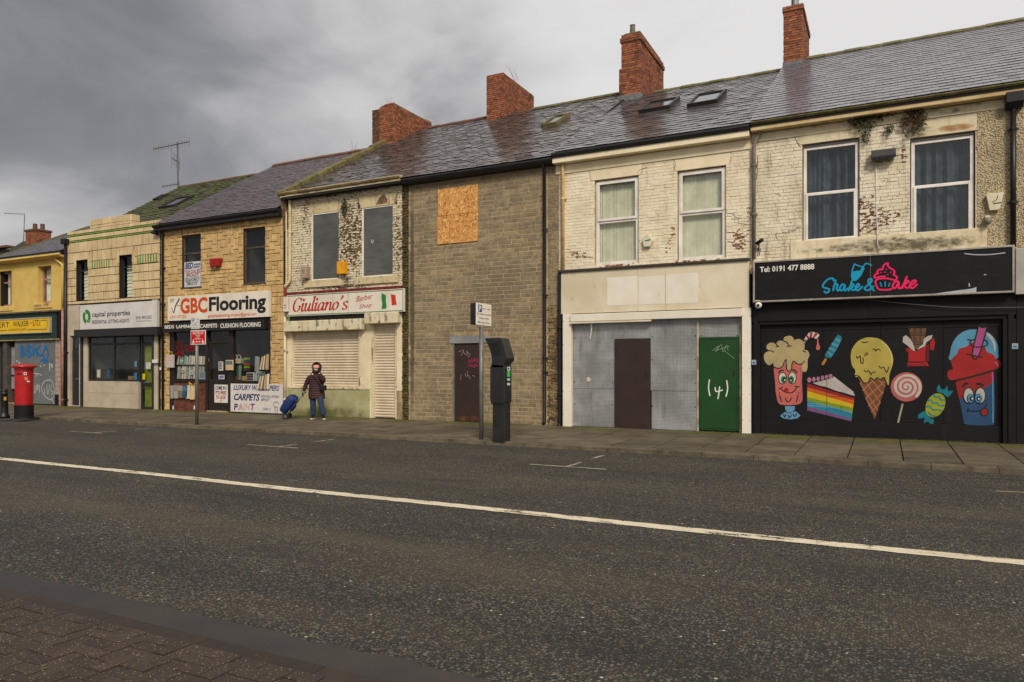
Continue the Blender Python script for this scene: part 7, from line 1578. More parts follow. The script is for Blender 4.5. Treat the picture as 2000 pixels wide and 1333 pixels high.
# grass and moss along the foot of the walls
b = MB(); rr = random.Random(5)
for k in range(2600):
    x = rr.uniform(X3a, X6b-.3)
    if rr.random() > .35+.65*max(0, math.sin(x*1.7)+.4): continue
    y = FY-.02-abs(rr.gauss(0, .035)); h = rr.uniform(.008, .035); b.add([(x, y, PZ-.01), (x+.008, y, PZ-.01), (x+rr.uniform(-.02, .02), y-rr.uniform(0, .03), PZ+h)], [(0, 1, 2)])
tag(b.build('moss', M('wall_foot_moss', rgb(110, 110, 40), rgb(84, 84, 34), rough=.9, rnd=.3, bump=0), fix=False), 'yellow green moss along the foot of the shopfronts', 'moss', kind='stuff')
# ================================================================== aerials
def yagi(b, c, d, L, n, h, vert=True, rad=.012):
    d = Vector(d).normalized(); c = Vector(c); s = c-d*L/2; b.tube([s, s+d*L], rad, 6)
    for i in range(n):
        p = s+d*L*i/(n-1); e = Vector((0, 0, h*(1 if i < n-1 else 1.6))) if vert else d.cross(Vector((0, 0, 1)))*h
        b.tube([p-e, p+e], rad*.7, 4)
MAER = M('aerial_metal', rgb(104, 100, 94), rgb(78, 74, 70), rough=.5, metal=.3, rnd=0, bump=0)
ya = FY+5.0; pb, pt_ = P(348, 366, ya), P(347, 283, ya)
t = thing('tv_aerial', (pb[0], ya, pb[1]-.3), 'tall mast with a long comb aerial on the mossy roof ridge', 'aerial')
MB().tube([(pb[0], ya, pb[1]-.4), (pt_[0], ya, pt_[1]+.1)], .032, 8).build('mast', MAER, t)
k0, k1 = P(300, 284, ya), P(370, 285, ya); b = MB(); yagi(b, ((k0[0]+k1[0])/2, ya, (k0[1]+k1[1])/2), (1, .0, 0), k1[0]-k0[0], 15, .13, rad=.02); b.build('comb_aerial', MAER, t, fix=False)
k2 = P(343, 314, ya); b = MB(); yagi(b, (k2[0], ya, k2[1]), (.4, -.9, .1), .7, 6, .3, rad=.016); b.build('small_aerial', MAER, t, fix=False)
k3, k4 = P(313, 364, ya), P(346, 366, ya); b = MB(); yagi(b, ((k3[0]+k4[0])/2, ya+.1, k3[1]), (1, 0, 0), k4[0]-k3[0], 7, .08, rad=.018); b.build('low_aerial', MAER, t, fix=False)
yb_ = 26.6; pb, pt_ = P(46, 474, yb_), P(48, 419, yb_); t = thing('tv_aerial', (pb[0], yb_, pb[1]), 'thin aerial standing beside the far brick stack', 'aerial')
MB().tube([(pb[0], yb_, pb[1]), (pt_[0], yb_, pt_[1])], .022, 6).build('mast', MAER, t); k0 = P(8, 417, yb_); b = MB(); yagi(b, ((k0[0]+pt_[0])/2, yb_, (k0[1]+pt_[1])/2), (pt_[0]-k0[0], 0, pt_[1]-k0[1]), pt_[0]-k0[0], 16, .04, rad=.014); b.build('comb_aerial', MAER, t, fix=False)
# ================================================================== street furniture on the pavement
# parking post by the ticket machine
gx, gy = G(940, 858, KH+.01); zt = P(940, 640, gy)[1]
t = thing('parking_sign', (gx, gy, KH), 'grey post with a white parking sign beside the black ticket machine', 'street sign')
MB().tube([(gx, gy, KH-.05), (gx, gy, zt)], .047, 14).build('post', MGALV, t, smooth=True)
xf = gx+.05; ya0 = None
d0 = ray(931, 600); d1_ = ray(960, 600); ya0 = xf*d0.y/d0.x; ya1 = xf*d1_.y/d1_.x
zs1, zs0 = P(931, 592, ya0)[1], P(931, 634, ya0)[1]
MPS = M('parking_white', rgb(232, 222, 206), rgb(220, 208, 190), rough=.4, rnd=0, bump=0)
MB().box(xf-.16, xf-.02, ya0+.0, ya1-.0, zs0, zs1).build('case', MGUT, t, bevel=.01)
MB().box(xf-.02, xf-.005, ya0-.005, ya1+.005, zs0-.01, zs1+.01).build('plate', MPS, t, bevel=.006)
def side_text(txt, u0, u1, v0, v1, mat, bold=0, name='lettering'):      # on the plate that faces along the street
    o = text(txt, (0, 1, 0, 1), 0, mat, t, bold, name=name)
    for v in o.data.vertices: v.co = (xf-.004, ya0+(ya1-ya0)*(u0+(u1-u0)*v.co.x), zs0+(zs1-zs0)*(v0+(v1-v0)*v.co.z))
PBL = F(0, 62, 140)
MB().box(xf-.005, xf-.0035, ya0+(ya1-ya0)*.12, ya0+(ya1-ya0)*.36, zs0+(zs1-zs0)*.60, zs0+(zs1-zs0)*.94).build('blue_square', PBL, t)
def front(o): return o
_xf = xf; xf = xf+.002; side_text('P', .17, .31, .64, .90, WHT, .04); xf = _xf
side_text('8am - 6pm', .40, .92, .72, .82, INK, .01); side_text('Pay here at machine', .04, .97, .44, .56, INK, .01); side_text('Display ticket', .18, .82, .25, .37, INK, .01); side_text('Max stay 2 hours', .1, .92, .05, .17, INK, .01)
# ticket machine
cM = crop(900, 570, 4.3)
gx, gy = G(971, 862, KH+.01)
t = thing('ticket_machine', (gx+.1, gy+.15, KH), 'black pay and display ticket machine with a leaning hood', 'ticket machine')
MMC = M('machine_black', rgb(38, 37, 37), rgb(30, 29, 29), rough=.45, spec=.4, rnd=0, nscale=4, bump=.2, bscale=40)
mp = lambda l: [cM(x, y, gy) for x, y in l]
xe = cM(368, 1000, gy)[0]; d0 = ray(900+418/4.3, 800); dep = xe*d0.y/d0.x-gy; dep = min(max(dep, .22), .5)
a_ = mp([(266, 1255), (368, 1255), (368, 940), (266, 940)]); zb_ = KH-.02
MB().prism([(a_[0][0], zb_), (a_[1][0], zb_), a_[2], a_[3]], gy, gy+dep).build('column', MMC, t, bevel=.012)
MB().prism(mp([(258, 945), (365, 945), (374, 925), (374, 640), (362, 612), (260, 608), (250, 640), (249, 900)]), gy-.03, gy+dep+.03).build('body', MMC, t, bevel=.02)
hd = smoothline(mp([(262, 640), (264, 560), (252, 500), (228, 440)]), 4)+mp([(207, 402), (214, 390), (345, 388), (352, 398), (372, 470), (398, 560), (392, 580), (370, 606), (368, 640)])
MB().prism(hd, gy-.03, gy+dep+.03).build('hood', MMC, t, bevel=.012)
MB().prism(mp([(236, 432), (252, 480), (264, 540), (340, 540), (330, 420)]), gy-.034, gy-.029).build('hood_recess', M('hood_side', rgb(24, 23, 23), rough=.6, rnd=0), t)
xr = cM(374, 800, gy)[0]; zl = lambda y: cM(374, y, gy)[1]
MB().box(xr+.001, xr+.006, gy+.06, gy+dep-.06, zl(790), zl(640)).build('instruction_panel', F(30, 32, 44), t)
for y0, y1, col in ((632, 662, (222, 218, 208)), (664, 716, (70, 190, 60)), (730, 748, (200, 200, 196)), (768, 788, (206, 200, 190))): MB().box(xr+.006, xr+.008, gy+.07, gy+dep-.07, zl(y1), zl(y0)).build('label', F(*col), t)
MB().box(xr+.008, xr+.0095, gy+.09, gy+.16, zl(655), zl(638)).build('blue_square', PBL, t)
# covid and parking plates on the left post
gx, gy = G(384.5, 829, KH+.01); zt = P(384, 622, gy)[1]
t = thing('street_sign', (gx, gy, KH), 'grey post with a red COVID-19 sign and small parking plate', 'street sign')
MB().tube([(gx, gy, KH-.05), (gx, gy, zt)], .045, 14).build('post', MGALV, t, smooth=True)
yp = gy-.06; q = c2b.R(268, 441, 418, 580, yp)
MB().box(q[0], q[1], yp, yp+.012, q[2], q[3]).build('plate', F(232, 222, 212, .4), t, bevel=.004); poly('red_field', [(q[0]+.02, q[2]+.02), (q[1]-.02, q[2]+.02), (q[1]-.02, q[3]-.02), (q[0]+.02, q[3]-.02)], yp-.0015, F(190, 24, 22), t)
w_, h_ = q[1]-q[0], q[3]-q[2]; ff = lambda a, b_, c, d: (q[0]+w_*a, q[0]+w_*c, q[2]+h_*b_, q[2]+h_*d)
text('COVID-19', ff(.14, .78, .86, .92), yp-.0035, WHT, t, .02); strokes('underline', [[(q[0]+w_*.14, q[2]+h_*.74), (q[0]+w_*.86, q[2]+h_*.74)]], .01, yp-.0035, WHT, t, sm=0, ends=False)
text('Keep', ff(.36, .58, .64, .69), yp-.0035, WHT, t, .01); text('your', ff(.38, .46, .62, .56), yp-.0035, WHT, t, .01); text('distance', ff(.28, .36, .72, .46), yp-.0035, WHT, t, .01)
strokes('arrow', [[(q[0]+w_*.36, q[2]+h_*.2), (q[0]+w_*.66, q[2]+h_*.2)], [(q[0]+w_*.42, q[2]+h_*.25), (q[0]+w_*.35, q[2]+h_*.2), (q[0]+w_*.42, q[2]+h_*.15)], [(q[0]+w_*.6, q[2]+h_*.25), (q[0]+w_*.67, q[2]+h_*.2), (q[0]+w_*.6, q[2]+h_*.15)]], .012, yp-.0035, WHT, t, sm=0)
for s_, cx_ in ((1, .2), (-1, .82)):
    f_ = lambda a, b_: (q[0]+w_*(cx_+s_*a), q[2]+h_*b_)
    strokes('walking_figure', [[f_(0, .28), f_(-.01, .18)], [f_(-.01, .18), f_(.04, .08)], [f_(-.01, .18), f_(-.08, .07)], [f_(0, .26), f_(.06, .2)], [f_(0, .26), f_(-.07, .19)]], .02, yp-.0035, WHT, t, sm=0); strokes('walking_figure', [[f_(.0, .345), f_(.005, .345)]], .03, yp-.004, WHT, t, sm=0)
q = c2b.R(270, 313, 357, 422, yp); MB().box(q[0], q[1], yp, yp+.012, q[2], q[3]).build('plate', F(206, 204, 196, .4), t, bevel=.004); w_, h_ = q[1]-q[0], q[3]-q[2]
poly('blue_square', [(q[0]+w_*.1, q[2]+h_*.68), (q[0]+w_*.36, q[2]+h_*.68), (q[0]+w_*.36, q[2]+h_*.94), (q[0]+w_*.1, q[2]+h_*.94)], yp-.0015, PBL, t); text('P', ff(.16, .72, .3, .9), yp-.0035, WHT, t, .04)
text('8am - 6pm', ff(.42, .78, .92, .86), yp-.0035, INK, t); text('Pay at machine', ff(.1, .55, .9, .62), yp-.0035, INK, t); strokes('arrow', [[(q[0]+w_*.4, q[2]+h_*.42), (q[0]+w_*.6, q[2]+h_*.42)], [(q[0]+w_*.53, q[2]+h_*.47), (q[0]+w_*.61, q[2]+h_*.42), (q[0]+w_*.53, q[2]+h_*.37)]], .012, yp-.0035, INK, t, sm=0); text('Display ticket', ff(.15, .24, .85, .31), yp-.0035, INK, t); text('Max stay 2 hours', ff(.08, .08, .92, .15), yp-.0035, INK, t)
# pillar box
gx, gy = G(47, 816, KH+.02); z0 = KH; zt = P(47, 711, gy)[1]; H = zt-z0; rr_ = (P(62.5, 760, gy)[0]-P(31.5, 760, gy)[0])/2
rr_ = .25*H/1.62 if not .15 < rr_ < .4 else rr_*.92
MPR = M('post_red', rgb(176, 18, 20), rgb(150, 16, 20), rough=.3, spec=.5, rnd=0, nscale=5, bump=.08, stains=[dict(s=(9, 9, 2), lo=.66, hi=.78, c=rgb(110, 16, 18), a=.5)])
t = thing('pillar_box', (gx, gy, z0), 'round red pillar box with a black base', 'post box')
MB().lathe([(rr_*1.02, z0), (rr_*1.02, z0+H*.02), (rr_*1.0, z0+H*.03), (rr_*1.0, z0+H*.245)], gx, gy, 32).build('base', MBLK, t, smooth=False)
MB().lathe([(rr_*.96, z0+H*.246), (rr_*.96, z0+H*.90), (rr_*1.04, z0+H*.905), (rr_*1.04, z0+H*.925)], gx, gy, 32).build('body', MPR, t)
MB().lathe([(rr_*1.05, z0+H*.926), (rr_*1.32, z0+H*.935), (rr_*1.34, z0+H*.955), (rr_*1.26, z0+H*.97), (rr_*.9, z0+H*.988), (rr_*.4, z0+H*.999), (.01, z0+H)], gx, gy, 32).build('cap', MPR, t, smooth=True)
MB().lathe([(rr_*1.0, z0+H*.875), (rr_*1.03, z0+H*.88), (rr_*1.0, z0+H*.885)], gx, gy, 32).build('rim', MPR, t)
vd = Vector((-gx, -gy, 0)).normalized(); sd_ = Vector((-vd.y, vd.x, 0))
def patch(nm, ang, za, zb2, wd, mat):
    b = MB(); n = 6; V = []
    for i in range(n+1):
        a = ang+(i/n-.5)*wd; dr = vd*math.cos(a)+sd_*math.sin(a); V += [(gx+dr.x*(rr_*.97), gy+dr.y*(rr_*.97), z0+H*za), (gx+dr.x*(rr_*.97), gy+dr.y*(rr_*.97), z0+H*zb2)]
    b.add(V, [(2*i, 2*i+2, 2*i+3, 2*i+1) for i in range(n)]); return b.build(nm, mat, t)
patch('notice', .12, .795, .845, .3, F(216, 214, 214)); patch('notice_print', .12, .805, .835, .18, F(50, 80, 150)); patch('cipher', .22, .70, .76, .35, F(206, 120, 110)); patch('collection_plate', .45, .665, .69, .36, F(214, 208, 202)); patch('door_edge', .2, .27, .272, 1.6, F(90, 10, 12)); patch('aperture', -.55, .80, .825, .5, MBLK)
# bollard
gx, gy = G(8.5, 816, KH+.02); H = P(8, 759, gy)[1]-KH; br = .115*H/.95
t = thing('bollard', (gx, gy, KH), 'black cast bollard with a gold crest beside the pillar box', 'bollard')
MB().lathe([(br*1.35, KH), (br*1.35, KH+H*.08), (br*1.1, KH+H*.12), (br*1.0, KH+H*.2), (br*.82, KH+H*.8), (br*.95, KH+H*.82), (br*.95, KH+H*.85), (br*.7, KH+H*.87), (br*.9, KH+H*.91), (br*.8, KH+H*.96), (br*.3, KH+H*.995), (.01, KH+H)], gx, gy, 20).build('body', MBLKP, t, smooth=True)
vd = Vector((-gx, -gy, 0)).normalized(); sd_ = Vector((-vd.y, vd.x, 0)); rr_ = br*.98/.97; z0 = KH; patch('crest', .2, .60, .72, .7, F(180, 140, 60))
# ================================================================== goods and notices of the flooring shop
def notice(nm, r, y, col, label, cat='poster', thick=.006): 
    t = thing(nm, ((r[0]+r[1])/2, y, r[2]), label, cat); MB().box(r[0], r[1], y, y+thick, r[2], r[3]).build('sheet', F(*col), t); return t
NVY = F(34, 36, 96); DRD = F(150, 24, 30)
yN = FY-.1; r = c2b.R(668, 972, 1190, 1280, yN); r = (r[0], r[1], PZ+.04, r[3])
bn = notice('shop_banner', r, yN, (206, 200, 192), 'white board lettered luxury wallpapers, carpets and paint below the shop window', 'banner', .02)
c2t = lambda a, b_, c, d: c2b.R(a, b_, c, d, yN)
text('LUXURY WALLPAPERS', c2t(698, 985, 1158, 1046), yN-E_, NVY, bn, .02, .3); text('CARPETS', c2t(703, 1072, 962, 1146), yN-E_, NVY, bn, .03, .3); text('WITH FULL FITTING', c2t(974, 1088, 1154, 1118), yN-E_, NVY, bn, .01, .3); text('SERVICE !', c2t(974, 1120, 1062, 1148), yN-E_, NVY, bn, .01, .3)
for ch, a, b_, col in (('P', 702, 742, (52, 40, 110)), ('A', 742, 790, (204, 130, 136)), ('I', 796, 812, (150, 190, 140)), ('N', 815, 862, (214, 160, 160)), ('T', 868, 912, (116, 48, 104))): text(ch, c2t(a, 1172, b_, 1240), yN-E_, F(*col), bn, .03, .15)
text('HERE !!!', c2t(994, 1214, 1072, 1244), yN-E_, F(110, 96, 140), bn, .01, .3)
strokes('brush_sketch', [[c2b(x, y, yN) for x, y in l] for l in ([(1100, 1180), (1110, 1160), (1140, 1158), (1148, 1180)], [(1100, 1190), (1118, 1210), (1140, 1205)], [(1112, 1215), (1118, 1275)], [(1136, 1210), (1134, 1275)])], .022, yN-E_, F(140, 44, 56), bn)
yN = FY+.025; ci = notice('door_poster', c2b.R(506, 982, 640, 1166, yN), yN, (214, 206, 196), "white poster saying come in, it's free to look on the dark door"); c2t = lambda a, b_, c, d: c2b.R(a, b_, c, d, yN)
text('COME IN !', c2t(514, 996, 632, 1036), yN-E_, NVY, ci, .03); text("IT'S FREE", c2t(518, 1044, 624, 1082), yN-E_, DRD, ci, .03); text('TO LOOK', c2t(522, 1090, 622, 1128), yN-E_, DRD, ci, .03); poly('yellow_dot', [c2b(572+8*math.cos(a), 1145-12*math.sin(a), yN) for a in np.linspace(0, 5.7, 10)], yN-E_, F(200, 150, 20), ci)
yN = FY+.035; bz_ = notice('bed_poster', c2.R(143, 578, 218, 688, yN), yN, (196, 196, 196), 'white bed specialist poster in the upper window'); c2t = lambda a, b_, c, d: c2.R(a, b_, c, d, yN)
text('BED', c2t(147, 581, 184, 606), yN-E_, NVY, bz_, .03, .2); text('zzzz', c2t(185, 585, 217, 600), yN-E_, NVY, bz_, .01, .3); text('YOUR LOCAL BED', c2t(146, 614, 216, 625), yN-E_, DRD, bz_, .02); text('SPECIALIST!', c2t(152, 631, 210, 643), yN-E_, DRD, bz_, .02)
for k, s_ in enumerate(('SPECIAL BEDS MADE TO', 'MEASURE - CALL IN OR', 'EMAIL US')): text(s_, c2t(148+k*4, 651+k*11, 214-k*6, 659+k*11), yN-E_, INK, bz_, .01)
yN = FY+.045; n1_ = notice('door_notice', c2b.R(548, 752, 593, 842, yN), yN, (196, 192, 186), 'tall white notice on the shop door glass'); strokes('print', [[c2b(554, 765+k*9, yN), c2b(586-(k % 3)*5, 763+k*9, yN)] for k in range(8)], .018, yN-E_, F(70, 66, 66), n1_, sm=0, ends=False)
n2_ = notice('door_notice', c2b.R(548, 885, 606, 928, yN), yN, (190, 190, 204), 'tilted lilac notice low on the shop door glass'); strokes('print', [[c2b(554, 900+k*9, yN), c2b(600, 894+k*9, yN)] for k in range(3)], .02, yN-E_, F(60, 60, 120), n2_, sm=0, ends=False)
lw = thing('window_lettering', (*c2b(150, 600)[:1], FY+.036, c2b(150, 700)[1]), 'red carpet your home lettering stuck on the left shop window', 'lettering'); yN = FY+.036; c2t = lambda a, b_, c, d: c2b.R(a, b_, c, d, yN)
text('CARPET', c2t(112, 552, 190, 582), yN, F(110, 26, 26), lw, .01); text('YOUR', c2t(112, 592, 200, 642), yN, F(110, 22, 26), lw, .03); text('HOME', c2t(112, 650, 198, 698), yN, F(130, 22, 26), lw, .03); text('CARPETS', c2t(212, 580, 318, 652), yN, F(120, 22, 28), lw, .03)
rr = random.Random(12); tn = [(176, 166, 150), (190, 182, 168), (156, 160, 150), (200, 190, 170), (150, 136, 120), (168, 172, 168), (120, 150, 140)]
for row_, (y0, y1) in enumerate(((690, 782), (790, 925))):
    for k in range(13):
        x = 112+k*23.5+rr.uniform(-3, 3); a = c2b(x, y1, FY+.12); e = c2b(x+rr.uniform(-5, 9), y0+rr.uniform(0, 14), FY+.12)
        o = MB().tube([(a[0], FY+.14, a[1]), (e[0], FY+.16, e[1])], .042, 10).build('wallpaper_roll', F(*rr.choice(tn))); tag(o, 'pale wallpaper roll standing in the %s row of the left shop window' % ('upper' if row_ == 0 else 'lower'), 'wallpaper roll', 'wallpaper rolls in the %s row of the left shop window' % ('upper' if row_ == 0 else 'lower'))
MB().box(wl_[0], wl_[1], FY+.1, FY+.3, c2b(250, 788)[1]-.02, c2b(250, 788)[1]).build('shelf', MBR_, sfo2); MB().box(wl_[0], wl_[1], FY+.1, FY+.3, zw0-.02, zw0+.0).build('shelf', MBR_, sfo2)
for i, (x, y, w, h, lab) in enumerate(((165, 735, 22, 26, 'upper'), (175, 820, 30, 40, 'lower'), (262, 838, 26, 44, 'lower'), (300, 828, 26, 36, 'lower'))):
    t = notice('price_tag', c2b.R(x, y, x+w, y+h, FY+.07), FY+.075, (206, 204, 196), 'white price tag on the %s wallpaper rolls' % lab, 'price tag'); t['group'] = 'price tags on the %s wallpaper row' % lab; strokes('print', [[c2b(x+6, y+h*.6, FY+.07), c2b(x+w-6, y+h*.5, FY+.07)]], .03, FY+.072, INK, t, sm=0, ends=False)
n3_ = notice('window_notice', c2b.R(352, 852, 416, 930, FY+.03), FY+.03, (128, 144, 150), 'blue grey notice in the lower corner of the left shop window'); strokes('print', [[c2b(358, 866+k*11, FY+.03), c2b(408, 864+k*11, FY+.03)] for k in range(5)], .016, FY+.027, F(50, 56, 62), n3_, sm=0, ends=False)
def book(r, y, d, col, label, lean=.0, spine=None, grp='pattern books shown outside the flooring shop'):
    t = thing('pattern_book', ((r[0]+r[1])/2, y, r[2]), label, 'pattern book'); 
    MB().add([(r[0]+lean, y-d, r[2]), (r[1]+lean, y-d, r[2]), (r[1]+lean, y, r[2]), (r[0]+lean, y, r[2]), (r[0], y-d, r[3]), (r[1], y-d, r[3]), (r[1], y, r[3]), (r[0], y, r[3])], [(0,3,2,1),(4,5,6,7),(0,1,5,4),(1,2,6,5),(2,3,7,6),(3,0,4,7)]).build('cover', F(*col), t, bevel=.004)
    if spine: poly('cover_print', [(r[0]+lean*.5+.02, r[2]+(r[3]-r[2])*.55), (r[1]+lean*.5-.02, r[2]+(r[3]-r[2])*.55), (r[1]+lean*.2-.02, r[3]-.03), (r[0]+lean*.2+.02, r[3]-.03)], y-d-.003, F(*spine), t)
    return t
yo = FY-.03
for a, b_, c, d, col, lab, ln, sp_ in ((76, 992, 104, 1122, (150, 146, 142), 'grey pattern book against the brick stallriser', 0, None), (108, 990, 144, 1120, (166, 152, 132), 'beige pattern book leaning against the brick stallriser', .03, (140, 126, 108)), (152, 986, 202, 1116, (112, 104, 100), 'dark grey pattern book with a small picture', 0, (150, 146, 140)), (204, 992, 250, 1118, (36, 78, 104), 'teal pattern book leaning on the brick stallriser', -.04, (70, 110, 130)), (240, 990, 282, 1124, (196, 188, 170), 'pale tilted pattern book with yellow hook', -.05, None), (276, 992, 318, 1132, (206, 180, 136), 'cream pattern book with a dark square', -.03, None)): book(c2b.R(a, b_, c, d, yo), yo, .05, col, lab, ln, sp_)
book(c2b.R(36, 684, 108, 812, FY-.06), FY-.06, .07, (186, 176, 168), 'clear bagged sample book hanging by the left shop window', .0, (196, 166, 150)); book(c2b.R(628, 736, 700, 838, FY-.05), FY-.05, .04, (196, 170, 130), 'striped sample card hanging beside the shop door', 0, (84, 112, 116))
hk = [[c2b(x, y, FY-.1) for x, y in l] for l in ([(40, 680), (48, 658), (80, 655), (78, 682)], [(255, 990), (250, 960), (282, 985)], [(300, 990), (312, 962)])]
for i, l in enumerate(hk):
    o = MB().tube([(x, FY-.09, z) for x, z in l], .014, 6).build('yellow_hook', F(226, 180, 10)); tag(o, ('yellow carrying handle above the bagged sample book', 'yellow cord above the pale tilted pattern book', 'short yellow cord above the cream pattern book')[i], 'hook')
for i, (x0, y0, x1, y1, n, ln, lab) in enumerate(((985, 672, 1050, 832, 6, -.10, 'fan of striped fabric samples hanging high by the right shop window'), (968, 870, 1052, 1030, 7, -.14, 'fan of striped fabric samples hanging over the white board'))):
    t = thing('fabric_samples', (*c2b(x1, y1, FY-.1)[:1], FY-.12, c2b(x1, y1, FY-.1)[1]), lab, 'fabric samples'); r = c2b.R(x0, y0, x1, y1, FY-.14); w = (r[1]-r[0])/n
    for k in range(n):
        xa = r[0]+k*w; col = [(196, 180, 148), (120, 104, 88), (206, 190, 150), (84, 72, 64), (180, 150, 110), (150, 136, 118), (206, 196, 176)][k % 7]
        MB().add([(xa+ln*(1-k/n), FY-.16, r[2]), (xa+w*.95+ln*(1-k/n), FY-.15, r[2]), (xa+w*.95, FY-.14, r[3]-(1-k/n)*.1), (xa, FY-.15, r[3]-(1-k/n)*.1), (xa+ln*(1-k/n), FY-.13, r[2]), (xa+w*.95+ln*(1-k/n), FY-.12, r[2]), (xa+w*.95, FY-.11, r[3]-(1-k/n)*.1), (xa, FY-.12, r[3]-(1-k/n)*.1)], [(0,1,2,3),(4,7,6,5),(0,4,5,1),(1,5,6,2),(2,6,7,3),(3,7,4,0)]).build('sample', F(*col), t)
yi = FY+.14
for i, (x0, y0, x1, y1, col, lab) in enumerate(((706, 800, 728, 935, (46, 84, 60), 'dark green roll in the right shop window'), (730, 792, 752, 935, (40, 74, 52), 'green roll next to the pale one in the right shop window'), (752, 790, 772, 935, (110, 120, 110), 'pale green roll in the right shop window'), (916, 700, 932, 850, (130, 134, 132), 'grey roll behind the white card in the right shop window'), (936, 705, 950, 850, (150, 146, 138), 'pale grey roll behind the white card'))):
    a, e = c2b((x0+x1)/2, y1, yi), c2b((x0+x1)/2, y0, yi); o = MB().tube([(a[0], yi, a[1]), (e[0], yi+.02, e[1])], .05, 10).build('carpet_roll', F(*col)); tag(o, lab, 'roll')
q = c2b.R(825, 862, 900, 945, yi-.05); t = thing('drawer_unit', ((q[0]+q[1])/2, yi, q[2]), 'small white drawer unit in the right shop window', 'drawers'); MB().box(q[0], q[1], yi-.04, yi+.2, q[2], q[3]).build('case', F(206, 204, 200), t, bevel=.006)
for k in range(3): MB().box(q[0]+.03, q[1]-.03, yi-.055, yi-.041, q[2]+.03+k*(q[3]-q[2]-.04)/3, q[2]+.0+(k+1)*(q[3]-q[2]-.02)/3).build('drawer', F(70, 62, 64), t)
t = notice('window_card', c2b.R(922, 852, 1012, 946, FY+.06), FY+.06, (176, 184, 176), 'large pale price card in the right shop window'); strokes('print', [[c2b(930, 868+k*13, FY+.06), c2b(1004-(k % 2)*16, 864+k*13, FY+.06)] for k in range(6)], .022, FY+.057, F(60, 74, 66), t, sm=0, ends=False)
t = notice('product_box', c2b.R(780, 896, 820, 942, yi-.05), yi-.05, (170, 128, 84), 'small brown box beside the drawer unit', 'box', .12); t = notice('product_box', c2b.R(690, 900, 724, 938, yi-.06), yi-.06, (150, 36, 34), 'red and white box below the green rolls', 'box', .1)
q = c2b.R(692, 705, 776, 772, yi-.04); t = thing('wicker_basket', ((q[0]+q[1])/2, yi, q[2]), 'pale basket with round handles in the right shop window', 'basket'); MB().prism([(q[0]+.04, q[2]), (q[1]-.04, q[2]), (q[1], q[3]-.06), (q[0], q[3]-.06)], yi-.05, yi+.12).build('body', F(180, 164, 132), t, bevel=.01)
for xx in (.28, .72): c_ = q[0]+(q[1]-q[0])*xx; MB().tube([(c_+.1*math.cos(a), yi-.04, q[3]-.06+.12*math.sin(a)) for a in np.linspace(0, math.pi, 9)], .012, 6).build('handle', F(190, 178, 150), t)
for k in range(5): q = c2b.R(802, 712+k*28, 830, 734+k*28, yi); t = notice('paint_tin', q, yi, [(110, 150, 40), (40, 40, 44), (150, 60, 40), (120, 150, 44), (60, 62, 66)][k], ['lime tin at the top of the tin stack in the shop window', 'black tin second in the tin stack', 'red tin in the middle of the tin stack', 'lime tin low in the tin stack', 'grey tin at the bottom of the tin stack'][k], 'tin', .14)
for a in (88, 300): q = c2b.R(a, 1188, a+10, 1232, FY-.02); o = MB().prism([(q[0], q[2]), (q[1]+.02, q[2]), (q[1]+.01, q[3]), (q[0], q[3]-.04)], FY-.03, FY-.022).build('torn_paper', F(206, 200, 190)); tag(o, 'scrap of white paper on the brick below the %s book' % ('grey' if a < 200 else 'cream'), 'paper')
# letting agency notices
for x0, y0, x1, y1, col, lab in ((342, 825, 380, 915, (176, 172, 160), 'white notice in the letting agency left pane'), (455, 830, 490, 914, (28, 84, 118), 'blue poster in the letting agency left pane'), (768, 730, 795, 790, (96, 128, 142), 'pale blue sticker on the letting agency right pane'), (765, 860, 794, 948, (50, 110, 138), 'blue poster low in the letting agency right pane'), (897, 742, 950, 818, (186, 184, 170), 'white notice on the lime green door'), (858, 870, 886, 938, (206, 178, 20), 'yellow warning sticker on the lime green door')): notice('window_notice', c1b.R(x0, y0, x1, y1, FY+.04), FY+.045, col, lab)
t = notice('product_box', c1b.R(695, 898, 740, 948, FY+.14), FY+.14, (150, 116, 80), 'small cardboard box on the letting agency sill', 'box', .1)
q = c1b.R(882, 962, 938, 978, FY+.03); o = MB().box(q[0], q[1], FY+.03, FY+.045, q[2], q[3]).build('letter_plate', MSTL, d1)
q = c1b.R(978, 712, 1028, 750, FY-.1); t = thing('keypad_box', ((q[0]+q[1])/2, FY-.1, q[2]), 'white control box on the letting agency door post', 'box'); MB().box(q[0], q[1], FY-.14, FY-.06, q[2], q[3]).build('case', MUPVC, t, bevel=.008)
q = c1b.R(1054, 798, 1068, 832, FY-.05); t = thing('doorbell', ((q[0]+q[1])/2, FY-.05, q[2]), 'small white bell push on the stone beside the drainpipe', 'doorbell'); MB().box(q[0], q[1], FY-.06, FY-.02, q[2], q[3]).build('case', MUPVC, t, bevel=.006)
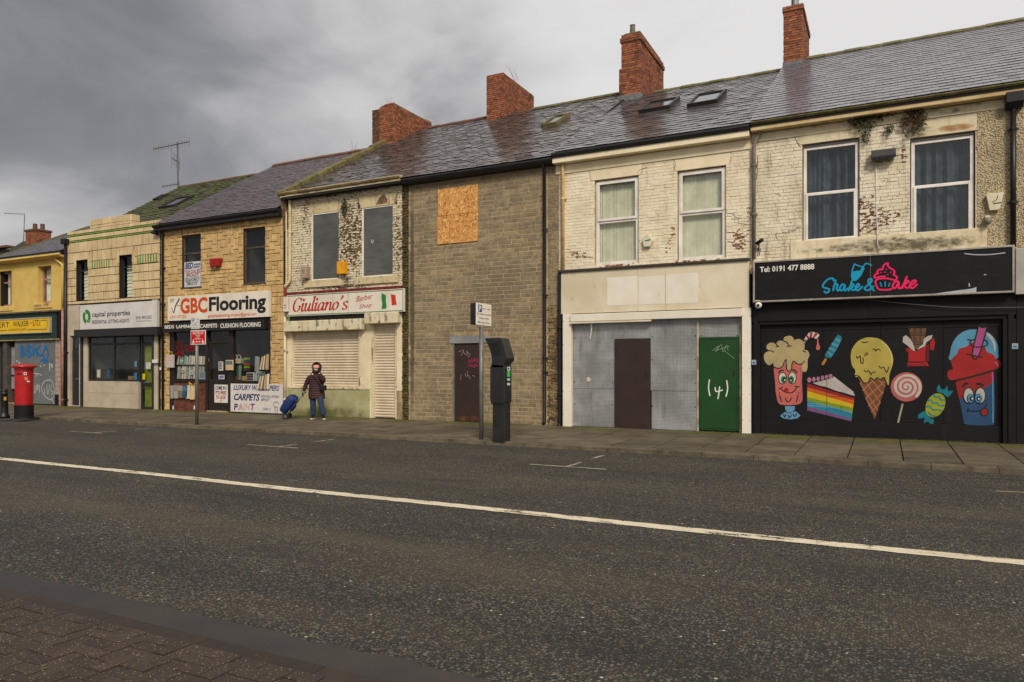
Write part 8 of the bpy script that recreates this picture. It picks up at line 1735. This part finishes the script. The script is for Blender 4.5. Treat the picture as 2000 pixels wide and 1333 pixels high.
# ================================================================== woman with a shopping trolley
gx, gy = G(618, 819, pz(16.0)); gz = pz(gy)
t = thing('person', (gx, gy, gz), 'person in a maroon hooded padded coat and jeans pulling a blue trolley', 'person')
ang = math.atan2(gx, gy)*-1.0                              # faces roughly towards the road
PM = Matrix.Translation((gx, gy, gz)) @ Matrix.Rotation(math.radians(30), 4, 'Z') @ Matrix.Scale(1.06, 4)
tr_ = None
def loc(o, par):
    for v in o.data.vertices:
        c_ = v.co.copy()
        if par is not tr_: c_.y -= .13*max(0, c_.z-.75); c_.x += .05*max(0, c_.z-.9)
        v.co = PM @ c_
    attach(o, par); o.data.update(); return o
def skin(name, V, E_l, Rd, mat, par, sub=2):
    me = bpy.data.meshes.new(name); me.from_pydata(V, E_l, []); o = bpy.data.objects.new(name, me); COL.objects.link(o)
    bm = bmesh.new(); bm.from_mesh(me); bm.verts.ensure_lookup_table(); ly = bm.verts.layers.skin.verify()
    for i, v in enumerate(bm.verts):
        v[ly].radius = Rd[i] if isinstance(Rd[i], tuple) else (Rd[i], Rd[i]); v[ly].use_root = (i == 0)
    bm.to_mesh(me); bm.free()
    o.modifiers.new('s', 'SKIN').use_smooth_shade = True; o.modifiers.new('d', 'SUBSURF').levels = sub; o.modifiers['d'].render_levels = sub
    m2 = bpy.data.meshes.new_from_object(o.evaluated_get(bpy.context.evaluated_depsgraph_get())); bpy.data.objects.remove(o)
    m2.name = name; m2.materials.clear(); m2.materials.append(mat); m2.polygons.foreach_set('use_smooth', [True]*len(m2.polygons))
    o = bpy.data.objects.new(name, m2); COL.objects.link(o); return loc(o, par)
def loft(name, secs, mat, par, n=20):                       # sections (z, cx, cy, rx, ry)
    b = MB()
    V = [(cx+rx*math.cos(2*math.pi*k/n), cy+ry*math.sin(2*math.pi*k/n), z) for z, cx, cy, rx, ry in secs for k in range(n)]
    m = len(secs); b.add(V, [(i*n+k, i*n+(k+1) % n, (i+1)*n+(k+1) % n, (i+1)*n+k) for i in range(m-1) for k in range(n)]+[tuple(range(n-1, -1, -1)), tuple((m-1)*n+k for k in range(n))])
    return loc(b.build(name, mat, None, smooth=True), par)
MSKN = M('skin_tone', rgb(206, 150, 120), rgb(186, 128, 100), rough=.55, rnd=0, bump=0)
def quilt():
    T = NT('quilted_maroon'); sp = T.n('ShaderNodeSeparateXYZ'); T.l(T.pos, sp.inputs[0])
    w_ = T.math('ABSOLUTE', T.math('SINE', T.math('ADD', T.math('MULTIPLY', sp.outputs[2], 46), T.math('MULTIPLY', T.noise(9, 3), 1.6))))
    c = T.mix(T.step(w_, 0, .5), rgb(40, 20, 23), rgb(62, 31, 33)); T.put(c, T.b.inputs['Base Color']); T.b.inputs['Roughness'].default_value = .75
    b = T.n('ShaderNodeBump'); b.inputs['Strength'].default_value = .6; b.inputs['Distance'].default_value = .02; T.l(T.math('POWER', w_, .6), b.inputs['Height']); T.l(b.outputs[0], T.b.inputs['Normal']); return T.m
MCOAT = quilt(); MJEAN = M('blue_jeans', rgb(44, 62, 84), rgb(32, 46, 66), rough=.85, rnd=0, nscale=8, bump=.4, bscale=18, bdist=.01); MBLKC = M('black_cloth', rgb(24, 22, 24), rough=.8, rnd=0, bump=.1)
# bare figure: pelvis, spine, neck, head, arms, legs in one surface
body = skin('body', [(0, 0, .82), (0, 0, 1.0), (0, -.02, 1.2), (.0, -.05, 1.33), (.02, -.105, 1.445), (-.14, -.02, 1.17), (-.27, .03, 1.0), (-.36, .02, .78), (.14, -.03, 1.17), (.22, -.12, 1.03), (.115, -.215, 1.30), (-.08, 0, .78), (-.09, -.01, .44), (-.09, .02, .08), (.08, 0, .78), (.15, -.14, .46), (.22, -.10, .09), (.02, -.125, 1.525)],
    [(0, 1), (1, 2), (2, 3), (3, 4), (2, 5), (5, 6), (6, 7), (2, 8), (8, 9), (9, 10), (0, 11), (11, 12), (12, 13), (0, 14), (14, 15), (15, 16), (4, 17)], [.10, .10, .09, .05, .135, .03, .035, .03, .035, .035, .03, .07, .055, .04, .075, .055, .04, .115], MSKN, t)
loft('coat', [(.56, .01, .01, .225, .165), (.6, .01, .01, .232, .172), (.75, 0, .01, .225, .17), (.95, 0, 0, .205, .16), (1.1, 0, -.01, .205, .15), (1.2, .0, -.02, .20, .14), (1.27, .0, -.03, .15, .12), (1.33, .01, -.05, .09, .09)], MCOAT, t)
skin('sleeve', [(-.14, -.02, 1.21), (-.22, .01, 1.12), (-.28, .03, .99), (-.33, .03, .86), (-.36, .02, .76)], [(0, 1), (1, 2), (2, 3), (3, 4)], [.085, .08, .07, .06, .052], MCOAT, t)
skin('sleeve', [(.14, -.03, 1.21), (.20, -.08, 1.12), (.23, -.13, 1.03), (.185, -.185, 1.15), (.13, -.22, 1.28)], [(0, 1), (1, 2), (2, 3), (3, 4)], [.085, .08, .07, .06, .05], MCOAT, t)
# hood: open shell round the face
b = MB(); n, m = 18, 10; V = []
for j in range(m+1):
    ph = math.pi*(.04+.70*j/m)
    for k in range(n+1):
        a = math.pi*(.5+.18)+2*math.pi*(1-.18)*k/n-math.pi*.0
        a = -math.pi/2+.8+(2*math.pi-1.6)*k/n if j > 2 else -math.pi/2+2*math.pi*k/n
        V.append((.02+.135*math.sin(ph)*math.cos(a), -.08+.15*math.sin(ph)*math.sin(a)-.02*math.cos(ph), 1.45+.155*math.cos(ph)))
b.add(V, [(j*(n+1)+k, j*(n+1)+k+1, (j+1)*(n+1)+k+1, (j+1)*(n+1)+k) for j in range(m) for k in range(n)])
hd_ = b.build('hood', MCOAT, None, smooth=True); so_ = hd_.modifiers.new('s', 'SOLIDIFY'); so_.thickness = .018; loc(hd_, t)
loft('collar', [(1.26, .0, -.04, .13, .11), (1.33, .01, -.06, .12, .11), (1.37, .015, -.07, .115, .105)], MCOAT, t)
# face: scarf, brow, nose, mouth, eyes
b = MB(); b.lathe([(.03, 1.36), (.07, 1.365), (.07, 1.385), (.05, 1.39)], .025, -.125, 14); loc(b.build('mask', F(206, 200, 192), None, smooth=True), t)
b = MB(); b.add([(.02, -.205, 1.46), (.005, -.198, 1.43), (.035, -.198, 1.43), (.02, -.22, 1.432)], [(0, 1, 3), (0, 3, 2), (1, 2, 3)]); loc(b.build('nose', MSKN, None), t)
for s_ in (-1, 1): b = MB(); b.box(.02+s_*.03-.006, .02+s_*.03+.006, -.194, -.185, 1.464, 1.469); loc(b.build('eye', F(96, 66, 54), None), t)
b = MB(); b.box(0, .042, -.196, -.185, 1.408, 1.413); loc(b.build('mouth', F(150, 70, 66), None), t)
def hand(wr, fw_, up, side, mat, nm, s=1.0, curl=.6):
    wr = Vector(wr); f = Vector(fw_).normalized(); u_ = Vector(up).normalized(); sd2 = f.cross(u_)*side; V = [wr, wr+f*.045*s]; E2 = [(0, 1)]; Rr2 = [.026*s, .034*s]
    for i, (o_, l_) in enumerate(((-.026, .07), (-.009, .08), (.009, .075), (.025, .06))):
        k = len(V); V += [wr+f*.075*s+sd2*o_*s, wr+f*(.075+l_*.5)*s+sd2*o_*s-u_*.012*curl, wr+f*(.075+l_*.75)*s+sd2*o_*s-u_*.04*curl]; E2 += [(1, k), (k, k+1), (k+1, k+2)]; Rr2 += [.011*s, .010*s, .009*s]
    k = len(V); V += [wr+f*.03*s+sd2*-.035*s-u_*.01, wr+f*.06*s+sd2*-.055*s-u_*.03]; E2 += [(1, k), (k, k+1)]; Rr2 += [.012*s, .010*s]
    return skin(nm, [tuple(v) for v in V], E2, Rr2, mat, t, 1)
hand((-.37, .02, .755), (-.25, -.1, -1), (-1, 0, .2), 1, MBLKC, 'glove', 1.0, 1.0)
hand((.125, -.225, 1.30), (-.15, .1, 1), (0, 1, -.1), 1, MBLKC, 'glove', 1.0, .5)
for sx, L_, Rr3 in ((-1, [(-.09, .0, .70), (-.095, -.01, .44), (-.095, .02, .2), (-.095, .02, .06)], [.105, .085, .078, .085]), (1, [(.08, .0, .70), (.15, -.13, .46), (.20, -.11, .22), (.23, -.10, .07)], [.105, .085, .078, .085])): skin('trouser_leg', L_, [(0, 1), (1, 2), (2, 3)], Rr3, MJEAN, t)
for px_, py_, rz in ((-.09, -.04, -.15), (.235, -.16, .35)):
    c_, s_ = math.cos(rz), math.sin(rz); b = MB()
    for z0, z1, w_, l0, l1 in ((0, .03, .045, -.15, .10), (.028, .085, .040, -.135, .09)):
        pts = [(-w_*.8, l1), (w_*.8, l1), (w_, 0), (w_*.85, l0*.75), (w_*.3, l0), (-w_*.3, l0), (-w_*.85, l0*.75), (-w_, 0)]
        n = len(pts); tp_ = .7 if z0 > 0 else 1
        V = [(px_+(x*c_-y*s_), py_+(x*s_+y*c_), z0) for x, y in pts]+[(px_+(x*tp_*c_-y*tp_*s_), py_+(x*tp_*s_+y*tp_*c_), z1) for x, y in pts]
        if z0 == 0: so1 = MB().add(V, [tuple(range(n-1, -1, -1)), tuple(range(n, 2*n))]+[(i, (i+1) % n, (i+1) % n+n, i+n) for i in range(n)]); loc(so1.build('sole', F(206, 198, 180), None), t)
        else: b.add(V, [tuple(range(n-1, -1, -1)), tuple(range(n, 2*n))]+[(i, (i+1) % n, (i+1) % n+n, i+n) for i in range(n)])
    loc(b.build('shoe', MBLKC, None, smooth=False, bevel=.012), t)
bgx = thing('shoulder_bag', (gx, gy, gz+.7), 'small black shoulder bag slung across the maroon coat', 'bag')
b = MB(); b.box(.13, .31, -.20, -.10, .80, .95); bo_ = b.build('bag', MBLKC, None, bevel=.02); loc(bo_, bgx)
b = MB(); b.tube([(-.10, -.13, 1.27), (-.04, -.165, 1.18), (.06, -.175, 1.05), (.16, -.17, .93)], .014, 6); loc(b.build('strap', MBLKC, None), bgx); 
b = MB(); b.tube([(-.075, -.16, 1.255), (-.075, -.172, 1.255)], .022, 10); loc(b.build('badge', F(220, 220, 216), None), t)
# trolley
tr_ = thing('shopping_trolley', (gx-.5, gy, gz), 'blue fabric shopping trolley on two wheels pulled by the person', 'trolley')
MTR = M('trolley_blue', rgb(10, 42, 98), rgb(8, 30, 72), rough=.6, rnd=0, nscale=7, bump=.5, bscale=12, bdist=.01); MTRD = M('trolley_dark', rgb(9, 34, 82), rough=.6, rnd=0, bump=.2)
u_ = Vector((.47, 0, .62)).normalized(); v_ = Vector((-u_.z, 0, u_.x)); o0 = Vector((-.86, .08, .12))
def tb(a0, a1, b0, b1, y0, y1, nm, mat, bev=.03, tp_=1.0):
    V = [o0+u_*a*1.05+v_*(.12+(bq-.12)*(1.25 if a > .2 else .95))+Vector((0, y*(1 if a > .2 else .85), 0)) for a in (a0, a1) for bq, y in ((b0, y0), (b1, y0), (b1, y1), (b0, y1))]
    return loc(MB().add(V, [(0, 1, 2, 3), (7, 6, 5, 4), (0, 4, 5, 1), (1, 5, 6, 2), (2, 6, 7, 3), (3, 7, 4, 0)]).build(nm, mat, None, bevel=bev), tr_)
def bagloft(nm, secs, mat, n=20, seed=1):                   # (a along the frame, b centre, half b, half y)
    rr = random.Random(seed); b = MB(); V = []
    for a, bc, hb_, hy in secs:
        for k in range(n):
            t_ = 2*math.pi*k/n; c_, s_ = math.cos(t_), math.sin(t_); e = .55
            V.append(o0+u_*(a+rr.uniform(-.008, .008))+v_*(bc+hb_*math.copysign(abs(c_)**e, c_)*rr.uniform(.95, 1.03))+Vector((0, hy*math.copysign(abs(s_)**e, s_)*rr.uniform(.96, 1.03), 0)))
    m = len(secs); b.add(V, [(i*n+k, i*n+(k+1) % n, (i+1)*n+(k+1) % n, (i+1)*n+k) for i in range(m-1) for k in range(n)]+[tuple(range(n-1, -1, -1)), tuple((m-1)*n+k for k in range(n))])
    return loc(b.build(nm, mat, None, smooth=True), tr_)
bagloft('bag', [(0, .11, .06, .12), (.02, .11, .10, .15), (.12, .12, .125, .165), (.28, .125, .14, .175), (.42, .125, .145, .175), (.5, .125, .13, .165), (.55, .12, .09, .13), (.565, .12, .04, .08)], MTR)
bagloft('flap', [(.40, -.022, .012, .14), (.47, -.015, .018, .15), (.55, .03, .05, .14), (.575, .10, .07, .11), (.58, .12, .05, .08)], MTRD, seed=2)
bagloft('pocket', [(.16, -.03, .02, .10), (.18, -.045, .035, .12), (.3, -.05, .04, .125), (.36, -.04, .03, .12), (.37, -.03, .015, .10)], MTRD, seed=3)
MTW = M('wheel_grey', rgb(86, 84, 82), rough=.6, rnd=0); MFRM = M('trolley_frame', rgb(150, 146, 140), rough=.4, metal=.4, rnd=0, bump=0)
for y in (-.19, .19):
    b = MB(); c_ = o0+Vector((.03, y, -.04)); b.tube([(c_.x, c_.y-.018, c_.z), (c_.x, c_.y+.018, c_.z)], .082, 18); wh = loc(b.build('wheel', MBLKC, None), tr_)
    b = MB(); b.tube([(c_.x, c_.y-.022, c_.z), (c_.x, c_.y+.022, c_.z)], .045, 14); loc(b.build('hub', MTW, None), wh)
for y in (-.12, .12): b = MB(); b.tube([o0+u_*-.02+v_*-.03+Vector((0, y, 0)), o0+u_*.70+v_*-.03+Vector((0, y*.7, 0)), o0+u_*.82+v_*-.05+Vector((0, y*.3, 0))], .011, 6); loc(b.build('frame_tube', MFRM, None), tr_)
b = MB(); b.tube([o0+u_*.82+v_*-.05+Vector((0, -.06, 0)), o0+u_*.82+v_*-.05+Vector((0, .06, 0))], .018, 8); loc(b.build('handle', MBLKC, None), tr_)
